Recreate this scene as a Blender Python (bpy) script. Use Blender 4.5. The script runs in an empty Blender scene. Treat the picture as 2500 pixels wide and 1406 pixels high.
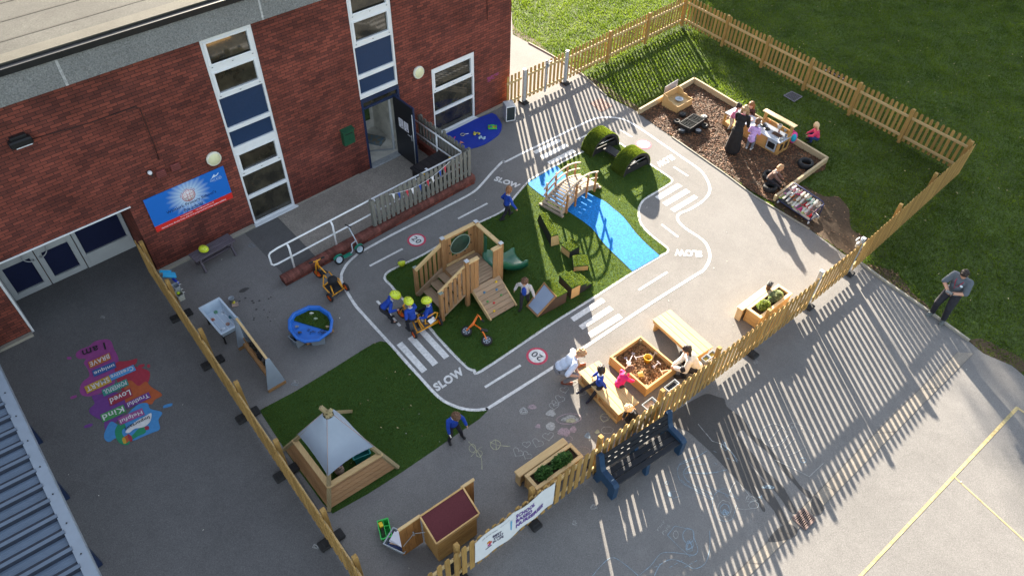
import bpy, math, random
import numpy as np
from mathutils import Vector as V, Matrix as M
random.seed(7); rng = np.random.default_rng(7)
SC = bpy.context.scene; COL = SC.collection
R_ = math.radians
# ---------------------------------------------------------------- camera
FPX, PIT, ROL, CH = 1765.0, R_(46.2), R_(2.1), 13.0
_c, _s = math.cos(PIT), math.sin(PIT); _cr, _sr = math.cos(ROL), math.sin(ROL)
_r = V((1, 0, 0)); _u = V((0, _s, _c)); _b = V((0, -_c, _s))
CR, CU, CB = _cr*_r + _sr*_u, -_sr*_r + _cr*_u, _b
cam = bpy.data.cameras.new('camera'); camo = bpy.data.objects.new('camera', cam); COL.objects.link(camo)
mw = M.Identity(4)
for i in range(3):
    mw[i][0], mw[i][1], mw[i][2] = CR[i], CU[i], CB[i]
mw[2][3] = CH
camo.matrix_world = mw
cam.sensor_width = 36; cam.lens = FPX/2500*36; cam.clip_end = 2000; cam.clip_start = .1
SC.camera = camo
# survey helper: a point measured on the photograph, at height z, as a point of the place
def at(px, py, z=0.0):
    d = CR*((px-1250)/FPX) + CU*(-(py-703)/FPX) - CB
    t = (z-CH)/d.z
    return V((d.x*t, d.y*t, z))
def crop(ox, oy, s): return lambda x, y, z=0.0: at(ox+x/s, oy+y/s, z)
gA = crop(880, 500, 3.347); gT = crop(1000, 520, 5.02); gB = crop(1200, 260, 3.348); gC = crop(1560, 170, 3.606)
gD = crop(1220, 0, 3.347); gE = crop(1800, 0, 2.811); gF = crop(1340, 640, 3.348); gG = crop(1240, 980, 3.30)
gH = crop(1700, 860, 2.575); gI = crop(620, 230, 2.991); gJ = crop(600, 940, 3.017); gK = crop(0, 380, 2.991)
gL = crop(380, 640, 3.348); gM = crop(0, 780, 2.246); gZ = crop(960, 780, 6.1125); gS = crop(900, 1150, 5.0)
gBr = crop(1280, 380, 8.79); gAr = crop(1400, 300, 8.786); gBl = crop(1280, 500, 5.022); gTent = crop(680, 960, 4.687)
gKi = crop(1770, 230, 8.27); gRk = crop(1840, 380, 7.81); gTr = crop(740, 560, 7.81); gHe = crop(920, 690, 9.372)
gBe = crop(1440, 1000, 6.112); gMan = crop(1340, 830, 6.391); gSand = crop(1480, 800, 5.407); gPl = crop(1780, 660, 4.55)
gDr = crop(2060, 560, 4.136)
# building frame: u runs left along the wall from the right corner, n points out of the wall
WA = R_(45.3)
U = V((-math.sin(WA), -math.cos(WA), 0)); N = V((math.cos(WA), -math.sin(WA), 0)); C0 = at(1243, 247)
def W(s, z, off=0.0): return C0 + U*s + N*off + V((0, 0, z))
def WG(s, n): return C0 + U*s + N*n
BM = M(((U.x, N.x, 0, C0.x), (U.y, N.y, 0, C0.y), (0, 0, 1, 0), (0, 0, 0, 1)))   # local (s, n, z), left handed
# ---------------------------------------------------------------- materials
MATS = {}
def _n(nt, t, **k):
    n = nt.nodes.new(t)
    for a, b in k.items():
        if a in n.inputs: n.inputs[a].default_value = b
        else: setattr(n, a, b)
    return n
def _new(name):
    m = bpy.data.materials.new(name); m.use_nodes = True; nt = m.node_tree
    return m, nt, nt.nodes['Principled BSDF'], nt.links
def leaf_mat(name, col, col2, sc, isl, tl=.45):
    m = mat(name, col, .55, .3, sc, isl=isl, col2=col2, spec=.2); nt = m.node_tree; L = nt.links; bs = nt.nodes['Principled BSDF']; src = bs.inputs['Base Color'].links[0].from_socket
    tr = nt.nodes.new('ShaderNodeBsdfTranslucent'); hs = _n(nt, 'ShaderNodeVectorMath', operation='MULTIPLY'); hs.inputs[1].default_value = (1.5, 1.45, .8); L.new(src, hs.inputs[0]); L.new(hs.outputs[0], tr.inputs['Color'])
    mx = nt.nodes.new('ShaderNodeMixShader'); mx.inputs[0].default_value = tl; L.new(bs.outputs[0], mx.inputs[1]); L.new(tr.outputs[0], mx.inputs[2]); L.new(mx.outputs[0], nt.nodes['Material Output'].inputs[0]); return m
def c4(c): return (c[0], c[1], c[2], 1)
def mat(name, col, rough=.6, var=.12, sc=6., bump=0., bsc=None, spec=.3, metal=0., isl=0., col2=None, dirt=0., coord='Object', det=4., emit=0, trans=0.):
    if name in MATS: return MATS[name]
    m, nt, bs, L = _new(name)
    tc = _n(nt, 'ShaderNodeTexCoord')
    nz = _n(nt, 'ShaderNodeTexNoise', Scale=sc, Detail=det, Roughness=.6); L.new(tc.outputs[coord], nz.inputs['Vector'])
    rp = _n(nt, 'ShaderNodeMapRange'); rp.inputs[1].default_value = .3; rp.inputs[2].default_value = .7; L.new(nz.outputs['Fac'], rp.inputs[0])
    mx = _n(nt, 'ShaderNodeMix', data_type='RGBA'); L.new(rp.outputs[0], mx.inputs['Factor'])
    a = [max(0, x*(1-var)) for x in col]; b = col2 if col2 else [x*(1+var) for x in col]
    mx.inputs[6].default_value = c4(a); mx.inputs[7].default_value = c4(b)
    out = mx.outputs[2]
    if isl:
        ge = _n(nt, 'ShaderNodeNewGeometry'); mr = _n(nt, 'ShaderNodeMapRange')
        mr.inputs[3].default_value = 1-isl; mr.inputs[4].default_value = 1+isl
        L.new(ge.outputs['Random Per Island'], mr.inputs[0])
        m2 = _n(nt, 'ShaderNodeMix', data_type='RGBA', blend_type='MULTIPLY'); m2.inputs['Factor'].default_value = 1
        L.new(out, m2.inputs[6]); cb = _n(nt, 'ShaderNodeCombineColor')
        for i in range(3): L.new(mr.outputs[0], cb.inputs[i])
        L.new(cb.outputs[0], m2.inputs[7]); out = m2.outputs[2]
    if dirt:
        n3 = _n(nt, 'ShaderNodeTexNoise', Scale=1.3, Detail=6., Roughness=.7); L.new(tc.outputs[coord], n3.inputs['Vector'])
        r3 = _n(nt, 'ShaderNodeMapRange'); r3.inputs[1].default_value = .5; r3.inputs[2].default_value = .75; r3.inputs[4].default_value = dirt
        L.new(n3.outputs['Fac'], r3.inputs[0])
        m3 = _n(nt, 'ShaderNodeMix', data_type='RGBA'); L.new(r3.outputs[0], m3.inputs['Factor']); L.new(out, m3.inputs[6])
        m3.inputs[7].default_value = (col[0]*.35, col[1]*.33, col[2]*.3, 1); out = m3.outputs[2]
    L.new(out, bs.inputs['Base Color'])
    bs.inputs['Roughness'].default_value = rough; bs.inputs['Metallic'].default_value = metal
    bs.inputs['Specular IOR Level'].default_value = spec
    if trans: bs.inputs['Transmission Weight'].default_value = trans
    if emit:
        L.new(out, bs.inputs['Emission Color']); bs.inputs['Emission Strength'].default_value = emit
    if bump:
        nb = _n(nt, 'ShaderNodeTexNoise', Scale=bsc or sc*6, Detail=3.); L.new(tc.outputs[coord], nb.inputs['Vector'])
        bp = _n(nt, 'ShaderNodeBump', Strength=bump, Distance=.02); L.new(nb.outputs['Fac'], bp.inputs['Height']); L.new(bp.outputs[0], bs.inputs['Normal'])
    MATS[name] = m
    return m
def wood(name, c1, c2, rough=.7, isl=.13, g=26., knots=True):
    if name in MATS: return MATS[name]
    m, nt, bs, L = _new(name)
    tc = _n(nt, 'ShaderNodeTexCoord'); mp = _n(nt, 'ShaderNodeMapping'); mp.inputs['Scale'].default_value = (1.6, g, 1)
    L.new(tc.outputs['UV'], mp.inputs[0])
    nz = _n(nt, 'ShaderNodeTexNoise', Scale=2.0, Detail=6., Roughness=.65, Distortion=.6); L.new(mp.outputs[0], nz.inputs['Vector'])
    cr = _n(nt, 'ShaderNodeValToRGB'); cr.color_ramp.elements[0].position = .3; cr.color_ramp.elements[1].position = .72
    cr.color_ramp.elements[0].color = c4(c1); cr.color_ramp.elements[1].color = c4(c2); L.new(nz.outputs['Fac'], cr.inputs[0])
    mp2 = _n(nt, 'ShaderNodeMapping'); mp2.inputs['Scale'].default_value = (2.2, 7, 1); L.new(tc.outputs['UV'], mp2.inputs[0])
    vo = _n(nt, 'ShaderNodeTexVoronoi', Scale=1.0); L.new(mp2.outputs[0], vo.inputs['Vector'])
    kr = _n(nt, 'ShaderNodeMapRange'); kr.inputs[1].default_value = .03; kr.inputs[2].default_value = .11; kr.inputs[3].default_value = .45; kr.inputs[4].default_value = 1
    L.new(vo.outputs['Distance'], kr.inputs[0])
    ge = _n(nt, 'ShaderNodeNewGeometry'); mr = _n(nt, 'ShaderNodeMapRange'); mr.inputs[3].default_value = 1-isl; mr.inputs[4].default_value = 1+isl
    L.new(ge.outputs['Random Per Island'], mr.inputs[0])
    mu = _n(nt, 'ShaderNodeMath', operation='MULTIPLY'); L.new(mr.outputs[0], mu.inputs[0])
    if knots: L.new(kr.outputs[0], mu.inputs[1])
    else: mu.inputs[1].default_value = 1
    cb = _n(nt, 'ShaderNodeCombineColor')
    for i in range(3): L.new(mu.outputs[0], cb.inputs[i])
    mx = _n(nt, 'ShaderNodeMix', data_type='RGBA', blend_type='MULTIPLY'); mx.inputs['Factor'].default_value = 1
    L.new(cr.outputs[0], mx.inputs[6]); L.new(cb.outputs[0], mx.inputs[7]); L.new(mx.outputs[2], bs.inputs['Base Color'])
    bs.inputs['Roughness'].default_value = rough; bs.inputs['Specular IOR Level'].default_value = .25
    bp = _n(nt, 'ShaderNodeBump', Strength=.25, Distance=.004); L.new(nz.outputs['Fac'], bp.inputs['Height']); L.new(bp.outputs[0], bs.inputs['Normal'])
    MATS[name] = m
    return m
# ---------------------------------------------------------------- mesh builder
def frame(p0, p1, up=V((0, 0, 1))):
    x = (p1-p0).normalized(); z = up - x*up.dot(x)
    if z.length < 1e-4: z = V((1, 0, 0)) - x*x.x
    z.normalize(); y = z.cross(x)
    return M(((x.x, y.x, z.x, p0.x), (x.y, y.y, z.y, p0.y), (x.z, y.z, z.z, p0.z), (0, 0, 0, 1)))
class MB:
    def __init__(s, T=None): s.v = []; s.f = []; s.m = []; s.uv = []; s.sm = []; s.T = T
    def add(s, vs, fs, mi=0, smooth=False, uv=None):
        vs = [V(v) for v in vs]
        if uv is None:
            a = np.array([tuple(v) for v in vs]); ex = a.max(0)-a.min(0); k = int(np.argmax(ex)); o = [i for i in range(3) if i != k]
            ru, rv = random.random()*20, random.random()*20
            uv = [(p[k]+ru, p[o[0]]+p[o[1]]*.9+rv) for p in a]
        b = len(s.v)
        if s.T is not None: vs = [s.T @ v for v in vs]
        s.v += vs
        for f in fs:
            s.f.append([b+i for i in f]); s.m.append(mi); s.sm.append(smooth); s.uv += [uv[i] for i in f]
        return s
    def boxm(s, T, sx, sy, sz, mi=0, ch=.004):
        ch = min(ch, sx*.3, sy*.3, sz*.3); h = (sx/2, sy/2, sz/2); vs = []; idx = {}
        for i, sg in enumerate([(a, b, c) for a in (-1, 1) for b in (-1, 1) for c in (-1, 1)]):
            for k in range(3):
                p = [sg[j]*(h[j]-(0 if j == k else ch)) for j in range(3)]
                idx[(sg, k)] = len(vs); vs.append(V(p))
        fs = []
        for k in range(3):
            o = [j for j in range(3) if j != k]
            for d in (-1, 1):
                q = []
                for a, b in ((-1, -1), (1, -1), (1, 1), (-1, 1)):
                    t = [0, 0, 0]; t[k] = d; t[o[0]] = a; t[o[1]] = b; q.append(idx[(tuple(t), k)])
                fs.append(q)
        for k in range(3):
            o = [j for j in range(3) if j != k]
            for a in (-1, 1):
                for b in (-1, 1):
                    t0 = [0, 0, 0]; t1 = [0, 0, 0]; t0[k] = -1; t1[k] = 1
                    for t in (t0, t1): t[o[0]] = a; t[o[1]] = b
                    fs.append([idx[(tuple(t0), o[0])], idx[(tuple(t1), o[0])], idx[(tuple(t1), o[1])], idx[(tuple(t0), o[1])]])
        for sg in [(a, b, c) for a in (-1, 1) for b in (-1, 1) for c in (-1, 1)]: fs.append([idx[(sg, k)] for k in range(3)])
        # orient outwards
        ff = []
        for f in fs:
            c = sum((vs[i] for i in f), V())/len(f); nn = (vs[f[1]]-vs[f[0]]).cross(vs[f[2]]-vs[f[0]])
            ff.append(f if nn.dot(c) > 0 else f[::-1])
        return s.add([T @ v for v in vs], ff, mi)
    def box(s, c, d, yaw=0., mi=0, ch=.004):
        return s.boxm(M.Translation(V(c)) @ M.Rotation(yaw, 4, 'Z'), d[0], d[1], d[2], mi, ch)
    def bar(s, p0, p1, w, h, mi=0, up=V((0, 0, 1)), ch=.004, ext=0.):
        p0 = V(p0); p1 = V(p1); L = (p1-p0).length
        T = frame(p0, p1, up) @ M.Translation((L/2, 0, 0))
        return s.boxm(T, L+2*ext, w, h, mi, ch)
    def prism(s, poly, z0, z1, mi=0, T=None):
        n = len(poly); T = T or M.Identity(4)
        ar = sum(poly[i][0]*poly[(i+1) % n][1]-poly[(i+1) % n][0]*poly[i][1] for i in range(n))
        if ar < 0: poly = poly[::-1]
        vs = [T @ V((p[0], p[1], z0)) for p in poly]+[T @ V((p[0], p[1], z1)) for p in poly]
        fs = [list(range(n))[::-1], list(range(n, 2*n))]+[[i, (i+1) % n, n+(i+1) % n, n+i] for i in range(n)]
        return s.add(vs, fs, mi)
    def tube(s, pts, r, n=8, closed=False, mi=0, cap=True):
        pts = [V(p) for p in pts]; k = len(pts); rr = r if isinstance(r, (list, tuple)) else [r]*k
        vs = []; nx = None
        for i, p in enumerate(pts):
            a = pts[(i-1) % k] if (closed or i > 0) else p; b = pts[(i+1) % k] if (closed or i < k-1) else p
            t = (b-a).normalized()
            if nx is None:
                nx = t.orthogonal().normalized()
            else:
                nx = (nx-t*nx.dot(t)); nx = nx.normalized() if nx.length > 1e-6 else t.orthogonal().normalized()
            ny = t.cross(nx)
            for j in range(n):
                a_ = 2*math.pi*j/n; vs.append(p+(nx*math.cos(a_)+ny*math.sin(a_))*rr[i])
        fs = []
        for i in range(k if closed else k-1):
            i2 = (i+1) % k
            for j in range(n): fs.append([i*n+j, i*n+(j+1) % n, i2*n+(j+1) % n, i2*n+j])
        if not closed and cap: fs += [list(range(n))[::-1], [(k-1)*n+j for j in range(n)]]
        return s.add(vs, fs, mi, True)
    def cyl(s, p0, p1, r0, r1=None, n=16, mi=0, smooth=True):
        p0 = V(p0); p1 = V(p1); r1 = r0 if r1 is None else r1
        T = frame(p0, p1); L = (p1-p0).length; vs = []
        for x, r in ((0, r0), (L, r1)):
            for j in range(n): a = 2*math.pi*j/n; vs.append(T @ V((x, r*math.cos(a), r*math.sin(a))))
        s.add(vs, [[j, (j+1) % n, n+(j+1) % n, n+j] for j in range(n)], mi, smooth)
        s.add(vs[:n], [list(range(n))[::-1]], mi); s.add(vs[n:], [list(range(n))], mi)
        return s
    def ell(s, c, r, T=None, nu=16, nv=10, mi=0):
        c = V(c); T = T or M.Identity(3); r = (r, r, r) if not hasattr(r, '__len__') else r; vs = []
        for i in range(1, nv):
            ph = math.pi*i/nv
            for j in range(nu):
                a = 2*math.pi*j/nu; vs.append(c+T @ V((r[0]*math.sin(ph)*math.cos(a), r[1]*math.sin(ph)*math.sin(a), r[2]*math.cos(ph))))
        t = len(vs); vs += [c+T @ V((0, 0, r[2])), c+T @ V((0, 0, -r[2]))]; fs = []
        for i in range(nv-2):
            for j in range(nu): fs.append([i*nu+j, (i+1)*nu+j, (i+1)*nu+(j+1) % nu, i*nu+(j+1) % nu])
        for j in range(nu):
            fs.append([t, j, (j+1) % nu]); fs.append([t+1, (nv-2)*nu+(j+1) % nu, (nv-2)*nu+j])
        return s.add(vs, fs, mi, True)
    def lathe(s, prof, c=(0, 0, 0), n=24, T=None, mi=0, closed=False):
        T = T or M.Translation(V(c)); vs = []; k = len(prof)
        for r, z in prof:
            for j in range(n): a = 2*math.pi*j/n; vs.append(T @ V((r*math.cos(a), r*math.sin(a), z)))
        fs = []
        for i in range(k if closed else k-1):
            i2 = (i+1) % k
            for j in range(n): fs.append([i*n+j, i*n+(j+1) % n, i2*n+(j+1) % n, i2*n+j])
        return s.add(vs, fs, mi, True)
    def capsule(s, p0, r0, p1, r1, n=12, mi=0):
        p0 = V(p0); p1 = V(p1); T = frame(p0, p1); L = (p1-p0).length; prof = []
        for i in range(1, 5): a = math.pi/2*i/4; prof.append((-r0*math.cos(a), r0*math.sin(a)))
        for i in range(0, 4): a = math.pi/2*i/4; prof.append((L+r1*math.sin(a), r1*math.cos(a)))
        vs = []
        for x, r in prof:
            for j in range(n): a = 2*math.pi*j/n; vs.append(T @ V((x, r*math.cos(a), r*math.sin(a))))
        t = len(vs); vs += [T @ V((-r0, 0, 0)), T @ V((L+r1, 0, 0))]; k = len(prof); fs = []
        for i in range(k-1):
            for j in range(n): fs.append([i*n+j, i*n+(j+1) % n, (i+1)*n+(j+1) % n, (i+1)*n+j])
        for j in range(n): fs.append([t, (j+1) % n, j]); fs.append([t+1, (k-1)*n+j, (k-1)*n+(j+1) % n])
        return s.add(vs, fs, mi, True)
    def sheet(s, pts, mi=0): return s.add(pts, [list(range(len(pts)))], mi)
    def mesh(s, name):
        me = bpy.data.meshes.new(name); me.from_pydata([tuple(v) for v in s.v], [], s.f)
        me.polygons.foreach_set('material_index', s.m); me.polygons.foreach_set('use_smooth', s.sm)
        ul = me.uv_layers.new(name='UVMap'); ul.data.foreach_set('uv', np.array(s.uv, dtype=np.float32).ravel())
        me.update(); return me
    def build(s, name, m, parent=None, w=False):
        if w and parent is not None:
            T = MW[parent.name].inverted(); s.v = [T @ v for v in s.v]
        me = s.mesh(name)
        for x in (m if isinstance(m, (list, tuple)) else [m]): me.materials.append(x)
        o = bpy.data.objects.new(name, me); COL.objects.link(o)
        if parent is not None:
            o.parent = parent
            MW[o.name] = MW[parent.name]
        else: MW[o.name] = M.Identity(4)
        return o
MW = {}
def tag(o, label, cat, group=None, kind=None):
    if label: o['label'] = label
    if cat: o['category'] = cat
    if group: o['group'] = group
    if kind: o['kind'] = kind
    return o
def thing(name, label, cat, loc=(0, 0, 0), yaw=0., group=None, T=None):
    o = bpy.data.objects.new(name, None); COL.objects.link(o); o.empty_display_size = .1
    T = T if T is not None else M.Translation(V(loc)) @ M.Rotation(yaw, 4, 'Z')
    o.matrix_world = T; MW[o.name] = T
    return tag(o, label, cat, group)
def struct(o): o['kind'] = 'structure'; return o
def dup(root, T, label=None):
    r = root.copy(); COL.objects.link(r); r.matrix_world = T; MW[r.name] = T
    if label: r['label'] = label
    for ch in [o for o in list(bpy.data.objects) if o.parent == root]:
        c = ch.copy(); COL.objects.link(c); c.parent = r; MW[c.name] = T
        for g in [o for o in list(bpy.data.objects) if o.parent == ch]:
            d = g.copy(); COL.objects.link(d); d.parent = c; MW[d.name] = T
    return r
def yaw_of(p, q): d = q-p; return math.atan2(d.y, d.x)
def TF(p, yaw): return M.Translation(V(p)) @ M.Rotation(yaw, 4, 'Z')
# ---------------------------------------------------------------- text and flat marks
_fc = {}
def text_mesh(body, bold=0.0, shear=0.0):
    key = (body, bold, shear)
    if key in _fc: return _fc[key]
    cu = bpy.data.curves.new('t', 'FONT'); cu.body = body; cu.offset = bold; cu.shear = shear; cu.resolution_u = 3; cu.space_character = 1.06
    o = bpy.data.objects.new('t', cu); COL.objects.link(o)
    bpy.context.view_layer.update()
    me = bpy.data.meshes.new_from_object(o.evaluated_get(bpy.context.evaluated_depsgraph_get()))
    vs = [v.co.copy() for v in me.vertices]; fs = [list(p.vertices) for p in me.polygons]
    bpy.data.objects.remove(o); bpy.data.curves.remove(cu); bpy.data.meshes.remove(me)
    _fc[key] = (vs, fs); return vs, fs
def text_on(mb, body, bl, br, tl, bold=.02, mi=0, lift=0., nrm=V((0, 0, 1)), shear=0.):
    """letters whose bounding box is the parallelogram bl, br, tl"""
    vs, fs = text_mesh(body, bold, shear)
    x0 = min(v.x for v in vs); x1 = max(v.x for v in vs); y0 = min(v.y for v in vs); y1 = max(v.y for v in vs)
    ux = V(br)-V(bl); uy = V(tl)-V(bl)
    q = [V(bl)+ux*((v.x-x0)/(x1-x0))+uy*((v.y-y0)/(y1-y0))+nrm*lift for v in vs]
    if ux.cross(uy).dot(nrm) < 0: fs = [f[::-1] for f in fs]
    return mb.add(q, fs, mi)
def smooth(pts, n=6, closed=False):
    k = len(pts); out = []
    for i in range(k if closed else k-1):
        p0 = pts[(i-1) % k] if closed or i > 0 else pts[i]; p1 = pts[i]; p2 = pts[(i+1) % k]
        p3 = pts[(i+2) % k] if closed or i < k-2 else p2
        for j in range(n):
            t = j/n; out.append(.5*((2*p1)+(p2-p0)*t+(2*p0-5*p1+4*p2-p3)*t*t+(3*p1-p0-3*p2+p3)*t**3))
    if not closed: out.append(pts[-1])
    return out
def ribbon(mb, pts, w, z, closed=False, mi=0, jit=0., rise=0.):
    k = len(pts); L = []; Rr = []
    for i, p in enumerate(pts):
        a = pts[(i-1) % k] if closed or i > 0 else p; b = pts[(i+1) % k] if closed or i < k-1 else p
        t = (b-a); t.z = 0; t.normalize(); n = V((-t.y, t.x, 0)); h = w/2*(1+random.uniform(-jit, jit))
        L.append(V((p.x, p.y, z+i*rise))+n*h); Rr.append(V((p.x, p.y, z+i*rise))-n*h)
    vs = L+Rr; fs = []
    for i in range(k if closed else k-1):
        j = (i+1) % k; fs.append([k+i, k+j, j, i])
    return mb.add(vs, fs, mi)
def flat(mb, pts, z, mi=0):
    q = [V((p.x, p.y, z)) for p in pts]; n = len(q)
    ar = sum(q[i].x*q[(i+1) % n].y-q[(i+1) % n].x*q[i].y for i in range(n))
    return mb.add(q if ar > 0 else q[::-1], [list(range(n))], mi)
def disc(mb, c, r, z, n=40, mi=0):
    return flat(mb, [V((c.x+r*math.cos(2*math.pi*i/n), c.y+r*math.sin(2*math.pi*i/n), 0)) for i in range(n)], z, mi)
def inpoly(P, poly):
    x, y = P[:, 0], P[:, 1]; r = np.zeros(len(P), bool); n = len(poly)
    for i in range(n):
        a, b = poly[i], poly[(i+1) % n]
        if a[1] == b[1]: continue
        c = ((a[1] > y) != (b[1] > y)) & (x < (b[0]-a[0])*(y-a[1])/(b[1]-a[1])+a[0]); r ^= c
    return r
def blades(name, polys, holes, dens, h, w, m, z0=0., lean=.5, region=None, clump=0.):
    """many small leaf-shaped triangles standing on the ground inside polys"""
    P = []
    for poly in polys:
        a = np.array([(p[0], p[1]) for p in poly]); lo, hi = a.min(0), a.max(0)
        n = int((hi-lo).prod()*dens); q = rng.random((n, 2))*(hi-lo)+lo
        k = inpoly(q, a)
        for hpoly in holes: k &= ~inpoly(q, np.array([(p[0], p[1]) for p in hpoly]))
        P.append(q[k])
    P = np.concatenate(P); n = len(P)
    if clump:
        cl = np.sin(P[:, 0]*3.1+np.sin(P[:, 1]*2.3)*1.7)*np.sin(P[:, 1]*2.7+np.sin(P[:, 0]*1.9)*2)+.6*np.sin(P[:, 0]*9.1+P[:, 1]*4)*np.sin(P[:, 1]*8.3-P[:, 0]*3)
        hh = h*(1+clump*cl)*(.6+.8*rng.random(n))
    else: hh = h*(.6+.8*rng.random(n))
    a = rng.random(n)*2*math.pi; ln = rng.random(n)*lean*hh; b = rng.random(n)*2*math.pi
    dx, dy = np.cos(a)*w/2, np.sin(a)*w/2
    vs = np.zeros((n, 3, 3), np.float32)
    vs[:, 0] = np.stack([P[:, 0]-dx, P[:, 1]-dy, np.full(n, z0)], 1); vs[:, 1] = np.stack([P[:, 0]+dx, P[:, 1]+dy, np.full(n, z0)], 1)
    vs[:, 2] = np.stack([P[:, 0]+np.cos(b)*ln, P[:, 1]+np.sin(b)*ln, z0+hh], 1)
    me = bpy.data.meshes.new(name); me.vertices.add(3*n); me.vertices.foreach_set('co', vs.ravel())
    me.loops.add(3*n); me.loops.foreach_set('vertex_index', np.arange(3*n, dtype=np.int32))
    me.polygons.add(n); me.polygons.foreach_set('loop_start', np.arange(0, 3*n, 3, dtype=np.int32))
    try: me.polygons.foreach_set('loop_total', np.full(n, 3, np.int32))
    except Exception: pass
    me.update(calc_edges=True); me.validate(); me.materials.append(m)
    o = bpy.data.objects.new(name, me); COL.objects.link(o); return o
EXPO = 3.4; DBG = 0
# ================================================================ SETTING: ground
def ground_mat(name, col, var, stain, sc_f=55., warm=(1, 1, 1), rough=.9):
    m, nt, bs, L = _new(name)
    tc = _n(nt, 'ShaderNodeTexCoord'); ob = tc.outputs['Object']
    f = _n(nt, 'ShaderNodeTexNoise', Scale=sc_f, Detail=2., Roughness=.8); L.new(ob, f.inputs['Vector'])
    v = _n(nt, 'ShaderNodeTexVoronoi', Scale=sc_f*1.3); L.new(ob, v.inputs['Vector'])
    a = _n(nt, 'ShaderNodeTexNoise', Scale=.35, Detail=7., Roughness=.62); L.new(ob, a.inputs['Vector'])
    b = _n(nt, 'ShaderNodeTexNoise', Scale=2.2, Detail=5., Roughness=.7, Distortion=1.2); L.new(ob, b.inputs['Vector'])
    def mr(x, lo, hi, o0, o1):
        r = _n(nt, 'ShaderNodeMapRange'); r.inputs[1].default_value = lo; r.inputs[2].default_value = hi; r.inputs[3].default_value = o0; r.inputs[4].default_value = o1
        L.new(x, r.inputs[0]); return r.outputs[0]
    def mul(x, y):
        q = _n(nt, 'ShaderNodeMath', operation='MULTIPLY'); L.new(x, q.inputs[0]); L.new(y, q.inputs[1]); return q.outputs[0]
    k = mul(mul(mr(f.outputs['Fac'], .25, .75, 1-var, 1+var), mr(v.outputs['Color'], 0, 1, 1-var*.6, 1+var*.6)), mul(mr(a.outputs['Fac'], .3, .7, 1-stain, 1+stain), mr(b.outputs['Fac'], .3, .75, 1.06, 1-stain*.7)))
    cb = _n(nt, 'ShaderNodeVectorMath', operation='SCALE'); cb.inputs[0].default_value = col; L.new(k, cb.inputs['Scale'])
    L.new(cb.outputs[0], bs.inputs['Base Color']); bs.inputs['Roughness'].default_value = rough; bs.inputs['Specular IOR Level'].default_value = .15
    bp = _n(nt, 'ShaderNodeBump', Strength=.35, Distance=.006); L.new(f.outputs['Fac'], bp.inputs['Height']); L.new(bp.outputs[0], bs.inputs['Normal'])
    MATS[name] = m; return m
TARMAC = ground_mat('tarmac', (.156, .150, .145), .26, .12, sc_f=48.)
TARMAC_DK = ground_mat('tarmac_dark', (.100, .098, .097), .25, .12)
WET = ground_mat('tarmac_wet', (.062, .059, .057), .2, .1, rough=.55)
CONC = ground_mat('concrete', (.25, .225, .195), .32, .22, sc_f=38.)
CONC_LT = ground_mat('concrete_kerb', (.27, .25, .21), .15, .15)
SOIL = ground_mat('soil', (.075, .052, .034), .4, .25, sc_f=20.)
LAWN = ground_mat('lawn_soil', (.05, .075, .018), .45, .3, sc_f=14.)
TURF = ground_mat('turf_backing', (.03, .065, .012), .35, .12, sc_f=60.)
BLUE = ground_mat('blue_rubber', (.012, .165, .47), .55, .16, sc_f=34., rough=.8)
WPAINT = mat('white_road_paint', (.52, .51, .50), .7, .10, 14., bump=.15, col2=(.72, .71, .69), dirt=.42)
RPAINT = mat('red_road_paint', (.45, .05, .09), .7, .2, 12.)
KPAINT = mat('grey_road_paint', (.05, .055, .065), .7, .2, 12.)
YPAINT = mat('yellow_court_paint', (.34, .27, .12), .8, .25, 14., col2=(.46, .38, .20), dirt=.4)
edge_px = [(1249, 30), (1252, 85), (1290, 105), (1345, 135), (1420, 182), (1480, 235), (1560, 275), (1573, 287), (1640, 335), (1770, 425), (1840, 478), (1976, 560), (2060, 620), (2100, 643), (2160, 688), (2265, 760), (2365, 833), (2400, 862), (2470, 892), (2510, 925), (2640, 1020)]
edge = [at(*p) for p in edge_px]
poly_t = edge + [at(2900, 1500), at(1250, 1750), at(-500, 1600), at(-900, 500), C0+U*22, C0+U*22-N*3, C0-N*3+U*.2]
far = 420.0
struct(MB().sheet([V((-far, -far, -.03)), V((far, -far, -.03)), V((far, far, -.03)), V((-far, far, -.03))]).build('ground', LAWN))
mb = MB(); flat(mb, poly_t, 0.0); struct(mb.build('playground_tarmac', TARMAC))
# skirt of the slab so that its cut edge is solid
mb = MB()
for a, b in zip(edge, edge[1:]): mb.sheet([V((a.x, a.y, 0)), V((a.x, a.y, -.05)), V((b.x, b.y, -.05)), V((b.x, b.y, 0))])
struct(mb.build('tarmac_edge', TARMAC_DK))
# kerb stones along the grass
mb = MB()
def kerb(pts, w=.05, h=.03, step=.95):
    for a, b in zip(pts, pts[1:]):
        L = (b-a).length; n = max(1, round(L/step)); d = (b-a)/n
        for i in range(n): mb.bar(a+d*i+V((0, 0, h/2-.01)), a+d*(i+1)*.998+V((0, 0, h/2-.01+random.uniform(-.006, .006))), w, h+.03)
kerb(edge[2:6]); kerb(edge[8:12], .045, .02); kerb(edge[13:17], .06, .05, .8)
struct(mb.build('kerb', CONC_LT))
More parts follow.
